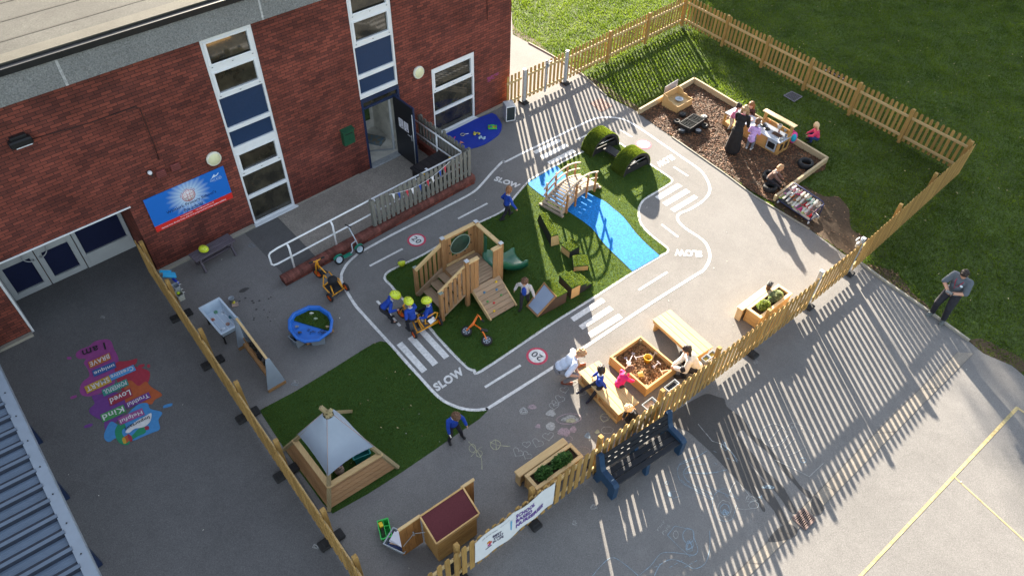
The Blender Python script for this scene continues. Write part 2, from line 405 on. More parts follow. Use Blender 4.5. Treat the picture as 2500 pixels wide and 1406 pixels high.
# darker tarmac by the entrance and resurfaced strip outside the left fence
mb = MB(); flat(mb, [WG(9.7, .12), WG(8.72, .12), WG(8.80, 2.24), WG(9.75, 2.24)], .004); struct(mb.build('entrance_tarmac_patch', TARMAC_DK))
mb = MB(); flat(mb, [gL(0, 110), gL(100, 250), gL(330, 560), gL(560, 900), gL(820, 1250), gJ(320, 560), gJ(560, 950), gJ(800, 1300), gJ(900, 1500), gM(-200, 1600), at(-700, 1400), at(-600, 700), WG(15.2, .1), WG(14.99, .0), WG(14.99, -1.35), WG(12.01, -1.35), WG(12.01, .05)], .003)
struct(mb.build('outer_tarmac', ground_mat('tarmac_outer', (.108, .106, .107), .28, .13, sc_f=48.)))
# wet patch that runs to the drain
mb = MB(); gY0 = crop(1680, 880, 3.515)
def wet(pts, z): flat(mb, smooth([gY0(*p) for p in pts], 4, True), z)
wet([(160, 285), (250, 310), (310, 330), (330, 390), (400, 450), (470, 510), (490, 590), (440, 600), (420, 680), (500, 820), (540, 1000), (600, 1150), (660, 1270), (640, 1290), (560, 1160), (470, 1080), (390, 990), (300, 900), (210, 800), (90, 690), (0, 610), (-110, 560), (-150, 470), (-60, 400), (60, 330)], .004)
wet([(380, 450), (470, 500), (560, 640), (640, 690), (740, 800), (830, 900), (900, 990), (980, 1090), (1040, 1120), (1070, 1170), (1040, 1180), (960, 1110), (880, 1020), (800, 930), (700, 800), (600, 720), (480, 600)], .0043)
wet([(430, 640), (500, 740), (580, 830), (660, 940), (740, 1010), (820, 1090), (880, 1200), (930, 1290), (880, 1300), (800, 1190), (720, 1090), (620, 980), (520, 860), (440, 760)], .0046)
wet([(440, 760), (560, 930), (650, 1040), (720, 1130), (780, 1230), (830, 1330), (860, 1400), (800, 1400), (740, 1290), (650, 1180), (560, 1050), (470, 900)], .0049)
flat(mb, smooth([gH(735, 900), gH(795, 950), gH(800, 990), gH(760, 1025), gH(720, 1000)], 4, True), .0052)
flat(mb, smooth([gH(450, 1180), gH(520, 1100), gH(590, 1080), gH(637, 1120), gH(600, 1165), gH(500, 1190)], 4, True), .0052)
struct(mb.build('wet_patch', WET))
# concrete drainage channel
mb = MB(); ch_a, ch_b = [gH(1640, 0), gH(1240, 390), gH(740, 900), gH(560, 1080), gH(230, 1406), gH(100, 1530)], [gH(1745, 5), gH(1390, 360), gH(800, 960), gH(640, 1110), gH(330, 1406), gH(190, 1530)]
for i in range(5): flat(mb, [ch_a[i], ch_b[i], ch_b[i+1], ch_a[i+1]], .004+.0002*i)
struct(mb.build('drainage_channel', ground_mat('channel_concrete', (.225, .20, .17), .25, .2)))
mb = MB()
for c_ in (ch_a, ch_b): ribbon(mb, c_, .006, .0062, jit=.6)
for i in range(1, 8):
    k = i/8*5; j = min(4, int(k)); f_ = k-j; ribbon(mb, [ch_a[j].lerp(ch_a[j+1], f_), ch_b[j].lerp(ch_b[j+1], f_)], .009, .0066, jit=.5)
struct(mb.build('channel_joint', ground_mat('joint_dark', (.06, .055, .05), .2, .2)))
# court lines
mb = MB()
ribbon(mb, [gH(960, 1500), gH(1030, 1406), gH(1620, 775), gH(2020, 345)], .06, .004, jit=.15)
ribbon(mb, [gH(1618, 778), gH(2060, 1180), gH(2200, 1310)], .035, .0044, jit=.2); ribbon(mb, [gH(2015, 345), gH(2120, 420)], .05, .0046, jit=.2)
struct(mb.build('court_line', YPAINT))
# ---------------------------------------------------------------- road for the trikes
inner = [gZ(1210, 758), gZ(1130, 735), gZ(1060, 680), gZ(860, 480), gZ(640, 240), gZ(540, 120), gA(300, 720), gA(250, 660), gA(205, 615), gA(200, 585), gA(225, 550), gA(300, 510), gA(500, 415), gA(620, 345), gA(900, 180), gA(1165, 50),
         gB(190, 740), gB(300, 615), gB(345, 582), gB(530, 482), gB(760, 365), gB(900, 297), gB(955, 268), gB(990, 268), gB(1060, 310), gB(1130, 360), gB(1290, 470), gB(1450, 577), gB(1474, 600), gB(1468, 622), gB(1430, 648), gB(1330, 710),
         gB(1250, 760), gB(1212, 815), gB(1202, 880), gB(1222, 960), gB(1290, 1040), gB(1400, 1128), gB(1438, 1160), gB(1436, 1190), gB(1385, 1220), gF(690, 82), gF(350, 300), gF(0, 520), gA(1000, 1350)]
outer = [gZ(1467, 1290), gZ(1400, 1328), gZ(1250, 1350), gZ(1100, 1340), gZ(940, 1300), gZ(750, 1210), gZ(600, 1080), gZ(400, 860), gZ(200, 640), gZ(0, 415), gL(1700, 430), gL(1620, 335), gI(648, 1385), gI(638, 1340), gI(645, 1300), gI(680, 1240), gI(740, 1182), gI(800, 1142),
         gI(1000, 1032), gI(1200, 930), gI(1400, 825), gI(1550, 747), gI(1620, 702), gI(1680, 640), gI(1750, 560), gI(1820, 490), gB(110, 455), gB(250, 385), gB(500, 265), gB(700, 165), gB(830, 107), gB(930, 90), gB(1040, 98), gB(1130, 130), gB(1240, 200), gB(1400, 310),
         gB(1560, 420), gB(1690, 510), gB(1750, 580), gB(1783, 660), gB(1773, 720), gB(1720, 780), gB(1620, 842), gB(1545, 873), gB(1520, 900), gB(1532, 945), gB(1590, 1000), gB(1700, 1072), gB(1755, 1125), gB(1783, 1200), gB(1775, 1270), gB(1730, 1340), gF(1200, 106), gF(900, 294), gF(600, 490), gF(300, 690), gF(0, 880)]
inn = smooth(inner, 5, True); outr = smooth(outer, 5, True)
mb = MB(); ribbon(mb, inn, .062, .004, True, jit=.12); ribbon(mb, outr, .074, .0044, True, jit=.06); struct(mb.build('road_edge_line', WPAINT))
mb = MB()
for a, b in ((at(1184, 945), at(1271, 891.5)), (gI(845, 1255), gI(1085, 1130)), (gI(1490, 910), gI(1705, 798)), (gA(135, 785), gA(325, 990)), (gB(695, 275), gB(885, 185)), (gB(1055, 195), gB(1148, 252)), (gB(1490, 495), gB(1605, 570)), (gB(1390, 965), gB(1525, 1068)), (gF(735, 228), gF(968, 82))):
    ribbon(mb, [a, b], .062, .004)
struct(mb.build('road_centre_dash', WPAINT))
mb = MB()
for g, qs in ((gZ, ([(48, 380), (132, 330), (508, 747), (428, 800)], [(215, 285), (298, 235), (672, 645), (590, 697)], [(390, 195), (470, 150), (838, 545), (760, 593)])),
              (gF, ([(175, 455), (430, 293), (462, 322), (207, 486)], [(243, 520), (495, 358), (528, 388), (275, 552)], [(315, 578), (570, 422), (603, 455), (345, 617)])),
              (gB, ([(1335, 740), (1520, 630), (1560, 653), (1372, 765)], [(1395, 790), (1588, 675), (1625, 700), (1430, 815)], [(1460, 840), (1655, 725), (1690, 745), (1495, 865)],
                    [(338, 370), (545, 265), (572, 285), (362, 390)], [(395, 408), (603, 305), (630, 327), (425, 432)], [(455, 455), (660, 350), (690, 372), (480, 478)]))):
    for q in qs: flat(mb, [g(*p) for p in q], .0042)
struct(mb.build('zebra_crossing', WPAINT))
mb = MB()
for bl, br, tl in (((1067.5, 956.5), (1136, 912), (1055, 939)), ((1204.4, 440.9), (1263.8, 460.8), (1212.9, 430.6)), ((1638.5, 377.4), (1599.7, 398), (1650, 388.5)), ((1713, 612.4), (1645.6, 608.3), (1715.2, 628.6))):
    text_on(mb, 'SLOW', at(*bl), at(*br), at(*tl), .045, lift=.0046)
struct(mb.build('slow_lettering', WPAINT))
rd = MB(); rw = MB(); rk = MB()
for c, r_px, u_px in (((1311.3, 869.4), (-.73, -.68), None), ((1017.3, 586.5), (.72, .70), None), ((1571, 353), (-.86, .50), None)):
    ce = at(*c); a = (at(c[0]+r_px[0]*20, c[1]+r_px[1]*14)-ce).normalized(); b = V((-a.y, a.x, 0))
    disc(rd, ce, .25, .004); disc(rw, ce, .195, .008)
    text_on(rk, '20', ce-a*.135-b*.085, ce+a*.135-b*.085, ce-a*.135+b*.085, .01, lift=.012)
struct(rd.build('speed_roundel_ring', RPAINT)); struct(rw.build('speed_roundel', WPAINT)); struct(rk.build('speed_roundel_number', KPAINT))
# ---------------------------------------------------------------- artificial turf, river, lawn, bark
mb = MB(); flat(mb, inn, .003); struct(mb.build('turf_island', TURF))
river_l = [gB(345, 600), gB(300, 632), gB(360, 690), gB(440, 748), gB(640, 870), gB(760, 950), gB(840, 1020), gB(900, 1100), gB(980, 1185), gB(1070, 1270), gB(1150, 1350)]
river_r = [gB(1375, 1222), gB(1270, 1130), gB(1200, 1060), gB(1150, 1000), gB(1080, 910), gB(1000, 840), gB(920, 775), gB(830, 730), gB(700, 640), gB(600, 560), gB(545, 500), gB(525, 488)]
river = smooth(river_l, 4)+smooth(river_r, 4)
mb = MB(); flat(mb, river, .012); struct(mb.build('blue_river_path', BLUE))
turf2 = [gL(840, 1215), gL(1150, 1050), gL(1450, 870), gL(1700, 712), gL(1780, 665), gL(1840, 645), gL(1890, 655), gL(1950, 715)]+[gZ(195, 660), gZ(390, 875), gZ(590, 1095), gZ(745, 1225), gZ(940, 1315), gZ(1100, 1355), gZ(1250, 1363), gZ(1390, 1345)]+[gJ(1780, 190), gJ(1720, 250), gJ(1600, 330), gJ(1400, 470), gJ(1150, 640), gJ(900, 800), gJ(640, 945), gJ(560, 860), gJ(400, 640), gJ(240, 400), gJ(110, 200)]
mb = MB(); flat(mb, turf2, .003); struct(mb.build('turf_patch', TURF))
TB = leaf_mat('turf_blade', (.074, .112, .016), (.112, .152, .022), 3., .35, .5)
GB = leaf_mat('grass_blade', (.052, .098, .012), (.100, .148, .018), 1.0, .32, .5)
hol = [river]
tag(blades('turf_pile', [inn], hol, 3600, .014, .013, TB, .003, .9), None, None, kind='stuff')
tag(blades('turf_pile', [turf2], [], 3600, .014, .013, TB, .003, .9), None, None, kind='stuff')
bark = [gC(0, 395), gC(475, 120), gC(830, 330), gC(1330, 645), gC(1640, 820), gC(1640, 880), gC(1420, 960), gC(1180, 1170), gC(1000, 1075), gC(780, 920), gC(385, 652), gC(160, 505)]
mb = MB(); flat(mb, bark, .002); struct(mb.build('bark_bed', SOIL))
mudp = [gC(1400, 1010), gC(1620, 1110), gC(1760, 1120), gC(1850, 1230), gC(1875, 1406), gDr(300, 120), gDr(190, 280), gDr(100, 290), gC(1500, 1400), gC(1190, 1180)]
mb = MB(); flat(mb, smooth(mudp, 3, True), -.012); flat(mb, smooth([gDr(1230, 1130), gDr(1400, 1100), gDr(1560, 1180), gDr(1800, 1300), gDr(1800, 1440), gDr(1500, 1290), gDr(1290, 1240)], 3, True), -.012)
flat(mb, smooth([gDr(150, 330), gDr(500, 420), gDr(700, 640), gDr(860, 780), gDr(840, 800), gDr(640, 690), gDr(480, 580), gDr(300, 450)], 3, True), -.0125)
flat(mb, smooth([gD(90, 150), gD(130, 230), gD(300, 330), gD(400, 435), gD(330, 420), gD(180, 330), gD(88, 240)], 3, True), -.012)
flat(mb, smooth([gD(650, 600), gD(800, 660), gD(1000, 790), gD(1160, 890), gD(1140, 920), gD(980, 830), gD(850, 750)], 3, True), -.012)
struct(mb.build('bare_soil', SOIL))
E0, E1 = edge[0], edge[-1]
lawn = [p for p in edge]+[at(2640, 500), at(2640, -60), at(1240, -60)]
tag(blades('lawn_grass', [lawn], [bark, mudp], 900, .042, .026, GB, -.026, .8, clump=.28), None, None, kind='stuff')
# bark chips
def chips(name, poly, n, m, size=(.03, .014, .006), z=.0, thick=.03):
    a = np.array([(p.x, p.y) for p in poly]); lo, hi = a.min(0), a.max(0); q = rng.random((n*3, 2))*(hi-lo)+lo; q = q[inpoly(q, a)][:n]
    mb = MB()
    for x, y in q:
        T = M.Translation((x, y, z+random.random()*thick)) @ M.Rotation(random.random()*6.3, 4, 'Z') @ M.Rotation(random.uniform(-.5, .5), 4, 'X') @ M.Rotation(random.uniform(-.5, .5), 4, 'Y')
        l = size[0]*random.uniform(.5, 1.6); w = size[1]*random.uniform(.6, 1.5); h = size[2]
        vs = [T @ V(p) for p in ((-l, -w, 0), (l, -w*.6, 0), (l*.8, w, 0), (-l*.7, w*.8, 0), (-l*.8, -w*.7, h), (l*.8, -w*.4, h), (l*.6, w*.7, h), (-l*.5, w*.6, h))]
        b = len(mb.v); mb.v += vs
        for f in ((4, 5, 6, 7), (0, 1, 5, 4), (1, 2, 6, 5), (2, 3, 7, 6), (3, 0, 4, 7)):
            mb.f.append([b+i for i in f]); mb.m.append(0); mb.sm.append(False); mb.uv += [(0, 0)]*4
    o = mb.build(name, m); o['kind'] = 'stuff'; return o
BARK = mat('bark_chip', (.095, .040, .022), .75, .35, 3., isl=.75, col2=(.20, .095, .045))
chips('bark_chippings', bark, 9000, BARK)
LEAF = mat('dry_leaf', (.38, .30, .16), .7, .3, 5., isl=.6)
def litter(name, poly, n, s, m, z=.01):
    a = np.array([(p.x, p.y) for p in poly]); lo, hi = a.min(0), a.max(0); q = rng.random((n*3, 2))*(hi-lo)+lo; q = q[inpoly(q, a)][:n]; mb = MB()
    for x, y in q:
        T = M.Translation((x, y, z)) @ M.Rotation(random.random()*6.3, 4, 'Z') @ M.Rotation(random.uniform(-.4, .4), 4, 'X'); l = s*random.uniform(.5, 1.5)
        mb.add([T @ V(p) for p in ((-l, 0, .004), (-l*.2, -l*.5, .012), (l*.8, -l*.3, .003), (l, 0, .01), (l*.3, l*.5, .004), (-l*.4, l*.4, .014))], [[0, 1, 2, 3, 4, 5]])
    o = mb.build(name, m); o['kind'] = 'stuff'; return o
litter('fallen_leaves', lawn, 420, .022, LEAF, .012)
litter('fallen_leaves', mudp, 130, .03, mat('brown_leaf', (.17, .10, .055), .8, .3, 5., isl=.5), .004)
litter('fallen_leaves', [gDr(150, 330), gDr(520, 420), gDr(720, 640), gDr(860, 780), gDr(640, 690), gDr(300, 450)], 60, .025, MATS['brown_leaf'], .01)
litter('fallen_leaves', turf2, 26, .018, LEAF, .022)
litter('fallen_leaves', inn, 30, .012, LEAF, .022)
litter('paper_scraps', poly_t[3:], 70, .014, mat('paper_scrap', (.6, .56, .5), .8, .3, 5., isl=.4), .002)
# ---------------------------------------------------------------- chalk drawings
CHK = [mat('chalk_white', (.32, .32, .31), .9, .3, 30.), mat('chalk_blue', (.20, .26, .31), .9, .3, 30.), mat('chalk_pink', (.31, .24, .26), .9, .3, 30.), mat('chalk_yellow', (.34, .33, .22), .9, .3, 30.)]
ck = MB()
_z = [0.0052]
def stroke(pts, mi=0, w=.012, n=4, closed=False):
    _z[0] += .00002
    ribbon(ck, smooth(pts, n, closed), w, _z[0], closed, mi, jit=.55, rise=.000012)
def heart(g, x, y, s, rot=0., mi=0):
    pts = []
    for i in range(20):
        t = 2*math.pi*i/20; a = 16*math.sin(t)**3/16*s; b = -(13*math.cos(t)-5*math.cos(2*t)-2*math.cos(3*t)-math.cos(4*t))/16*s*.8
        pts.append(g(x+a*math.cos(rot)-b*math.sin(rot), y+a*math.sin(rot)+b*math.cos(rot)))
    stroke(pts, mi, .011, 2, True)
def scrib(g, x, y, rx, ry, n, mi, w=.014):
    pts = []
    for i in range(n):
        a = i*2.1+random.random(); k = math.sqrt(random.random()); pts.append(g(x+math.cos(a)*rx*k, y+math.sin(a)*ry*k))
    stroke(pts, mi, w, 4)
def loop(g, x, y, rx, ry, mi=0, w=.011, turns=1.1, rot=0.):
    pts = []
    for i in range(int(14*turns)):
        a = 2*math.pi*i/14; r = 1+random.uniform(-.07, .07); u, v = math.cos(a)*rx*r, math.sin(a)*ry*r
        pts.append(g(x+u*math.cos(rot)-v*math.sin(rot), y+u*math.sin(rot)+v*math.cos(rot)))
    stroke(pts, mi, w, 3)
for x, y, s, r in ((245, 775, 70, -.2), (385, 670, 55, .1), (170, 920, 75, .3), (80, 1030, 75, 0), (500, 815, 80, .4), (860, 1230, 60, .2)): heart(gMan, x, y, s, r, 0)
for x, y, s in ((150, 345, 34), (240, 335, 46), (80, 410, 45), (155, 435, 40), (325, 280, 45), (380, 15, 30)): heart(gG, x, y, s, random.uniform(-.6, .6), 0)
scrib(gG, 345, 95, 42, 28, 46, 0, .02); scrib(gG, 345, 200, 40, 32, 90, 0, .022); scrib(gG, 450, 245, 60, 36, 70, 2, .016); scrib(gG, 525, 225, 28, 28, 40, 2); scrib(gG, 500, 140, 80, 32, 40, 0, .012); scrib(gG, 505, 155, 45, 18, 60, 3, .014)
scrib(gG, 125, 75, 38, 35, 22, 0, .009); scrib(gG, 195, 45, 38, 22, 26, 2, .01); scrib(gG, 245, 200, 26, 20, 22, 2, .01); scrib(gG, 640, 275, 34, 30, 20, 1, .008); loop(gG, 490, 140, 100, 40, 2, .009, 2.3, -.1); loop(gG, 800, 230, 50, 28, 0); loop(gG, 780, 130, 36, 30, 3); scrib(gG, 720, 245, 22, 20, 16, 3)
loop(gG, 600, 395, 60, 30, 2, .008, 1.2); loop(gG, 490, 300, 30, 22, 2)
stroke([gJ(1640, 415), gJ(1700, 480), gJ(1735, 540), gJ(1740, 620)], 3); stroke([gJ(1660, 525), gJ(1715, 470), gJ(1740, 455)], 3); loop(gJ, 1670, 465, 24, 30, 3); loop(gJ, 1720, 505, 22, 24, 3)
stroke([gJ(1795, 415), gJ(1850, 440), gJ(1950, 452)], 3); loop(gJ, 1840, 440, 36, 34, 3, .011, 2.); stroke([gJ(1840, 395), gJ(1845, 475)], 3)
# blue trail and house in front of the fence
stroke([gG(680, 1406), gG(760, 1310), gG(840, 1255), gG(930, 1300), gG(1050, 1400)], 1, .010)
stroke([gG(1060, 1395), gG(1150, 1320), gG(1230, 1225), gG(1320, 1215), gG(1420, 1225), gG(1500, 1235), gG(1530, 1190), gG(1500, 1100)], 1, .010)
stroke([gG(1180, 1400), gG(1230, 1310), gG(1320, 1270), gG(1420, 1300), gG(1500, 1345), gG(1590, 1300), gG(1625, 1180), gG(1625, 1040)], 1, .011)
stroke([gG(1285, 1075), gG(1345, 1000), gG(1490, 1035), gG(1500, 1110)], 1, .011, 1); stroke([gG(1285, 1075), gG(1380, 1170), gG(1470, 1250)], 1, .011, 1); loop(gG, 1352, 1070, 20, 30, 0, .008); loop(gG, 1455, 1080, 45, 60, 1, .008, 2.2); scrib(gG, 1460, 1160, 40, 55, 22, 1, .006)
for q in ((1090, 1150, 1210, 1270, 1330), ): 
    for i in range(9): stroke([gG(1180+i*40, 1335-(i % 3)*22), gG(1205+i*40, 1322-(i % 3)*22)], 1, .009, 1)
text_on(ck, 'Play', gG(1215, 1050), gG(1268, 965), gG(1200, 1030), -.01, 0, .0075); text_on(ck, 'Park', gG(1255, 1075), gG(1310, 1000), gG(1240, 1055), -.01, 0, .0075)
stroke([gG(1310, 725), gG(1330, 780), gG(1385, 760), gG(1365, 725), gG(1310, 725)], 1, .010, 1); scrib(gG, 1305, 745, 16, 28, 14, 1, .009); loop(gG, 1280, 655, 12, 12, 1, .008)
stroke([gG(1500, 450), gG(1400, 490), gG(1365, 560), gG(1400, 650), gG(1520, 720), gG(1640, 790)], 1, .010); stroke([gG(1600, 500), gG(1460, 520), gG(1415, 580), gG(1470, 660), gG(1640, 740)], 1, .010); stroke([gG(1420, 580), gG(1560, 575), gG(1700, 570)], 1, .008)
gW = crop(1660, 1060, 4.063)
loop(gW, 440, 735, 68, 80, 0, .010, 1.2); loop(gW, 445, 745, 45, 55, 1, .010, 2.2); scrib(gW, 450, 770, 30, 40, 16, 1, .009); loop(gW, 440, 700, 120, 165, 1, .008, 1.); loop(gW, 730, 700, 50, 36, 0, .010, 1.2); stroke([gW(570, 735), gW(660, 742), gW(780, 710), gW(700, 620), gW(600, 500), gW(555, 470), gW(495, 560), gW(490, 610)], 0, .010)
stroke([gW(0, 300), gW(140, 240), gW(270, 160)], 1, .009); stroke([gW(60, 370), gW(240, 390), gW(470, 350)], 1, .009); stroke([gW(250, 500), gW(420, 580), gW(580, 640)], 1, .008); stroke([gW(10, 450), gW(100, 520), gW(200, 560), gW(330, 640)], 1, .008)
for i in range(16): 
    x = random.uniform(0, 560); y = random.uniform(150, 640); stroke([gW(x, y), gW(x+28, y+12)], 1, .008, 1)
scrib(gW, 700, 640, 70, 40, 9, 0, .007); scrib(gW, 800, 620, 34, 22, 7, 1, .007); scrib(gW, 440, 110, 40, 60, 9, 1, .007)
gX = crop(1680, 880, 3.515)
loop(gX, 735, 640, 110, 95, 0, .011, 1.05, .2); stroke([gX(690, 690), gX(770, 600), gX(800, 570)], 0, .012, 2); stroke([gX(690, 700), gX(730, 755), gX(860, 640)], 0, .010, 1); stroke([gX(850, 580), gX(885, 535), gX(1000, 570), gX(1075, 620), gX(1060, 680)], 0, .009, 2); stroke([gX(740, 850), gX(850, 900), gX(1040, 995), gX(1160, 880)], 0, .009, 1); stroke([gX(820, 760), gX(910, 670), gX(1010, 740), gX(920, 790), gX(840, 820)], 0, .008, 1)
text_on(ck, 'H', gX(890, 590), gX(920, 575), gX(885, 565), -.01, 0, .0078); loop(gX, 985, 855, 26, 22, 1, .011, 1.6); scrib(gX, 690, 1085, 60, 20, 14, 1, .009)
stroke([gX(85, 545), gX(130, 600), gX(165, 640), gX(205, 690)], 0, .012); stroke([gX(205, 690), gX(330, 740), gX(430, 860)], 0, .010); stroke([gX(300, 720), gX(380, 800), gX(420, 870)], 1, .009)
text_on(ck, '98', gH(365, 85), gH(390, 65), gH(355, 65), -.02, 0, .0078)
for g, x, y, s in ((gI, 540, 790, 40), (gK, 1840, 660, 40), (gK, 750, 1180, 30), (gL, 1130, 1000, 50), (gD, 20, 1400, 20)):
    scrib(g, x, y, s*.8, s*.5, 7, random.choice((0, 1)), .005)
stroke([gI(490, 790), gI(530, 815), gI(500, 840)], 1, .012); stroke([gI(440, 860), gI(520, 840), gI(590, 870)], 1, .010)
for g, x, y in ((gL, 1140, 980), (gJ, 520, 1190), (gG, 540, 980), (gG, 690, 850)): scrib(g, x, y, 34, 24, 10, 0, .006)
tag(struct(ck.build("chalk_drawing", CHK)), None, None)
# ---------------------------------------------------------------- splash mural with words
cols = dict(mag=(.24, .05, .19), red=(.30, .03, .05), org=(.36, .085, .03), pur=(.13, .04, .19), blu=(.05, .20, .42), grn=(.02, .20, .10), wht=(.55, .55, .55), ora=(.40, .12, .03), dbl=(.03, .09, .26), lbl=(.07, .24, .48), yel=(.42, .26, .03), tea=(.03, .22, .18), drd=(.26, .03, .05), blk=(.02, .02, .025), dgr=(.05, .22, .07), pnk=(.26, .07, .20))
def mural_mat(k): return mat('mural_'+k, cols[k], .75, .10, 14., bump=.1)
def blob(k, px, z, nm='mural_splash'):
    m_ = MB(); flat(m_, smooth([gM(*p) for p in px], 4, True), z); struct(m_.build(nm, mural_mat(k)))
blob('mag', [(415, 190), (440, 165), (490, 145), (520, 120), (580, 108), (610, 120), (625, 160), (650, 215), (640, 280), (620, 370), (560, 400), (500, 420), (450, 415), (437, 380), (455, 340), (490, 310), (480, 270), (460, 240), (470, 215), (430, 215)], .004)
blob('red', [(640, 235), (690, 228), (720, 222), (752, 215), (748, 240), (735, 255), (790, 270), (822, 290), (815, 340), (780, 385), (740, 380), (680, 400), (640, 330), (630, 280)], .006)
blob('org', [(690, 350), (720, 335), (760, 365), (800, 340), (830, 370), (890, 412), (850, 440), (830, 465), (780, 460), (700, 470), (680, 420)], .008)
blob('pur', [(505, 420), (560, 410), (640, 400), (680, 430), (690, 500), (640, 560), (600, 605), (575, 600), (570, 560), (530, 540), (495, 515), (492, 490), (520, 460)], .010)
blob('blu', [(575, 620), (610, 560), (660, 580), (700, 520), (760, 465), (810, 460), (825, 490), (890, 510), (870, 550), (878, 600), (840, 620), (790, 640), (740, 662), (690, 670), (640, 650), (600, 672), (575, 655)], .012)
blob('grn', [(632, 610), (650, 575), (680, 570), (690, 590), (670, 610), (680, 640), (720, 640), (760, 600), (795, 590), (800, 620), (760, 640), (720, 665), (700, 688), (660, 680), (638, 650)], .014)
for k, x, y, rx, ry in (('mag', 380, 212, 13, 8), ('mag', 404, 425, 18, 8), ('pur', 485, 582, 24, 9), ('red', 815, 255, 8, 10), ('red', 775, 255, 18, 9), ('blu', 920, 472, 26, 9)):
    blob(k, [(x+rx*math.cos(a*.785)*(1+.2*(a % 2)), y+ry*math.sin(a*.785)-(.35*rx*math.cos(a*.785) if rx > 15 else 0)) for a in range(8)], .005, 'mural_drop')
blob('wht', [(690, 615), (740, 565), (800, 530), (831, 515), (825, 560), (790, 590), (740, 600), (710, 622)], .016)
blob('org', [(675, 655), (700, 635), (712, 660), (690, 680)], .0165, 'mural_stripe'); blob('drd', [(700, 630), (722, 640), (728, 665), (712, 668)], .017, 'mural_stripe'); blob('yel', [(672, 655), (685, 648), (695, 675), (680, 682)], .0175, 'mural_stripe'); blob('drd', [(795, 590), (815, 585), (818, 602), (800, 606)], .0165, 'mural_stripe')
words = (('I am', None, 'blk', (585, 165), (460, 210), (575, 128)), ('BRAVE', 'ora', 'wht', (605, 215), (500, 262), (597, 192)), ('unique', 'dbl', 'wht', (632, 262), (522, 308), (624, 240)), ('Creative', 'lbl', 'wht', (738, 278), (616, 330), (728, 258)),
         ('SMART', 'yel', 'wht', (606, 342), (485, 398), (594, 318)), ('POWERFUL', 'tea', 'wht', (700, 358), (578, 414), (690, 336)), ('Loved', 'drd', 'wht', (722, 415), (612, 466), (712, 386)), ('Truthful', 'pur', 'wht', (822, 428), (708, 482), (812, 408)),
         ('Kind', 'dgr', 'wht', (686, 505), (572, 556), (674, 478)), ('Helpful', 'pnk', 'wht', (786, 520), (666, 572), (776, 496)), ('Important', None, 'blk', (826, 545), (690, 612), (816, 524)))
for i, (t, bg, fg, bl, br, tl) in enumerate(words):
    a, b, c = gM(*tl), gM(br[0]+tl[0]-bl[0], br[1]+tl[1]-bl[1]), gM(*bl)
    if bg:
        ux, uy = (b-a), (c-a); m_ = MB(); flat(m_, [a-ux*.06-uy*.25, b+ux*.06-uy*.25, b+uy*1.25+ux*.06, c-ux*.06+uy*.25], .0185+.0004*i); struct(m_.build('mural_word_panel', mural_mat(bg)))
    m_ = MB(); text_on(m_, t, a, b, c, .012, lift=.026); struct(m_.build('mural_lettering', mural_mat(fg)))
# ================================================================ SCHOOL BUILDING
def brick_mat():
    m, nt, bs, L = _new('red_brick')
    tc = _n(nt, 'ShaderNodeTexCoord'); sp = _n(nt, 'ShaderNodeSeparateXYZ'); L.new(tc.outputs['Object'], sp.inputs[0])
    ad = _n(nt, 'ShaderNodeMath', operation='ADD'); L.new(sp.outputs[0], ad.inputs[0]); L.new(sp.outputs[1], ad.inputs[1])
    co = _n(nt, 'ShaderNodeCombineXYZ'); L.new(ad.outputs[0], co.inputs[0]); L.new(sp.outputs[2], co.inputs[1])
    br = _n(nt, 'ShaderNodeTexBrick', Scale=1.0); br.inputs['Brick Width'].default_value = .225; br.inputs['Row Height'].default_value = .075
    br.inputs['Mortar Size'].default_value = .006; br.inputs['Mortar Smooth'].default_value = .3; br.inputs['Bias'].default_value = -.1
    br.inputs['Color1'].default_value = (.185, .050, .034, 1); br.inputs['Color2'].default_value = (.082, .026, .021, 1); br.inputs['Mortar'].default_value = (.024, .015, .015, 1)
    L.new(co.outputs[0], br.inputs['Vector'])
    nz = _n(nt, 'ShaderNodeTexNoise', Scale=.9, Detail=6., Roughness=.65); L.new(tc.outputs['Object'], nz.inputs['Vector'])
    r = _n(nt, 'ShaderNodeMapRange'); r.inputs[1].default_value = .3; r.inputs[2].default_value = .7; r.inputs[3].default_value = .66; r.inputs[4].default_value = 1.3; L.new(nz.outputs['Fac'], r.inputs[0])
    n2 = _n(nt, 'ShaderNodeTexNoise', Scale=40., Detail=3.); L.new(tc.outputs['Object'], n2.inputs['Vector'])
    r2 = _n(nt, 'ShaderNodeMapRange'); r2.inputs[3].default_value = .8; r2.inputs[4].default_value = 1.2; L.new(n2.outputs['Fac'], r2.inputs[0])
    mu = _n(nt, 'ShaderNodeMath', operation='MULTIPLY'); L.new(r.outputs[0], mu.inputs[0]); L.new(r2.outputs[0], mu.inputs[1])
    sc = _n(nt, 'ShaderNodeVectorMath', operation='SCALE'); L.new(br.outputs['Color'], sc.inputs[0]); L.new(mu.outputs[0], sc.inputs['Scale'])
    L.new(sc.outputs[0], bs.inputs['Base Color']); bs.inputs['Roughness'].default_value = .85; bs.inputs['Specular IOR Level'].default_value = .2
    bp = _n(nt, 'ShaderNodeBump', Strength=.5, Distance=.006); bp.invert = True; L.new(br.outputs['Fac'], bp.inputs['Height']); L.new(bp.outputs[0], bs.inputs['Normal'])
    MATS['red_brick'] = m; return m
BRICK = brick_mat()
PEBBLE = ground_mat('pebbledash', (.17, .172, .17), .38, .10, sc_f=32.)
UPVC = mat('white_upvc', (.62, .64, .66), .35, .04, 3., spec=.45, dirt=.12)
ALU = mat('grey_white_frame', (.34, .36, .37), .4, .06, 3., spec=.4, dirt=.15)
GLASS = mat('window_glass', (.008, .010, .010), .04, .5, 2.2, spec=.7, col2=(.055, .048, .032), det=8.)
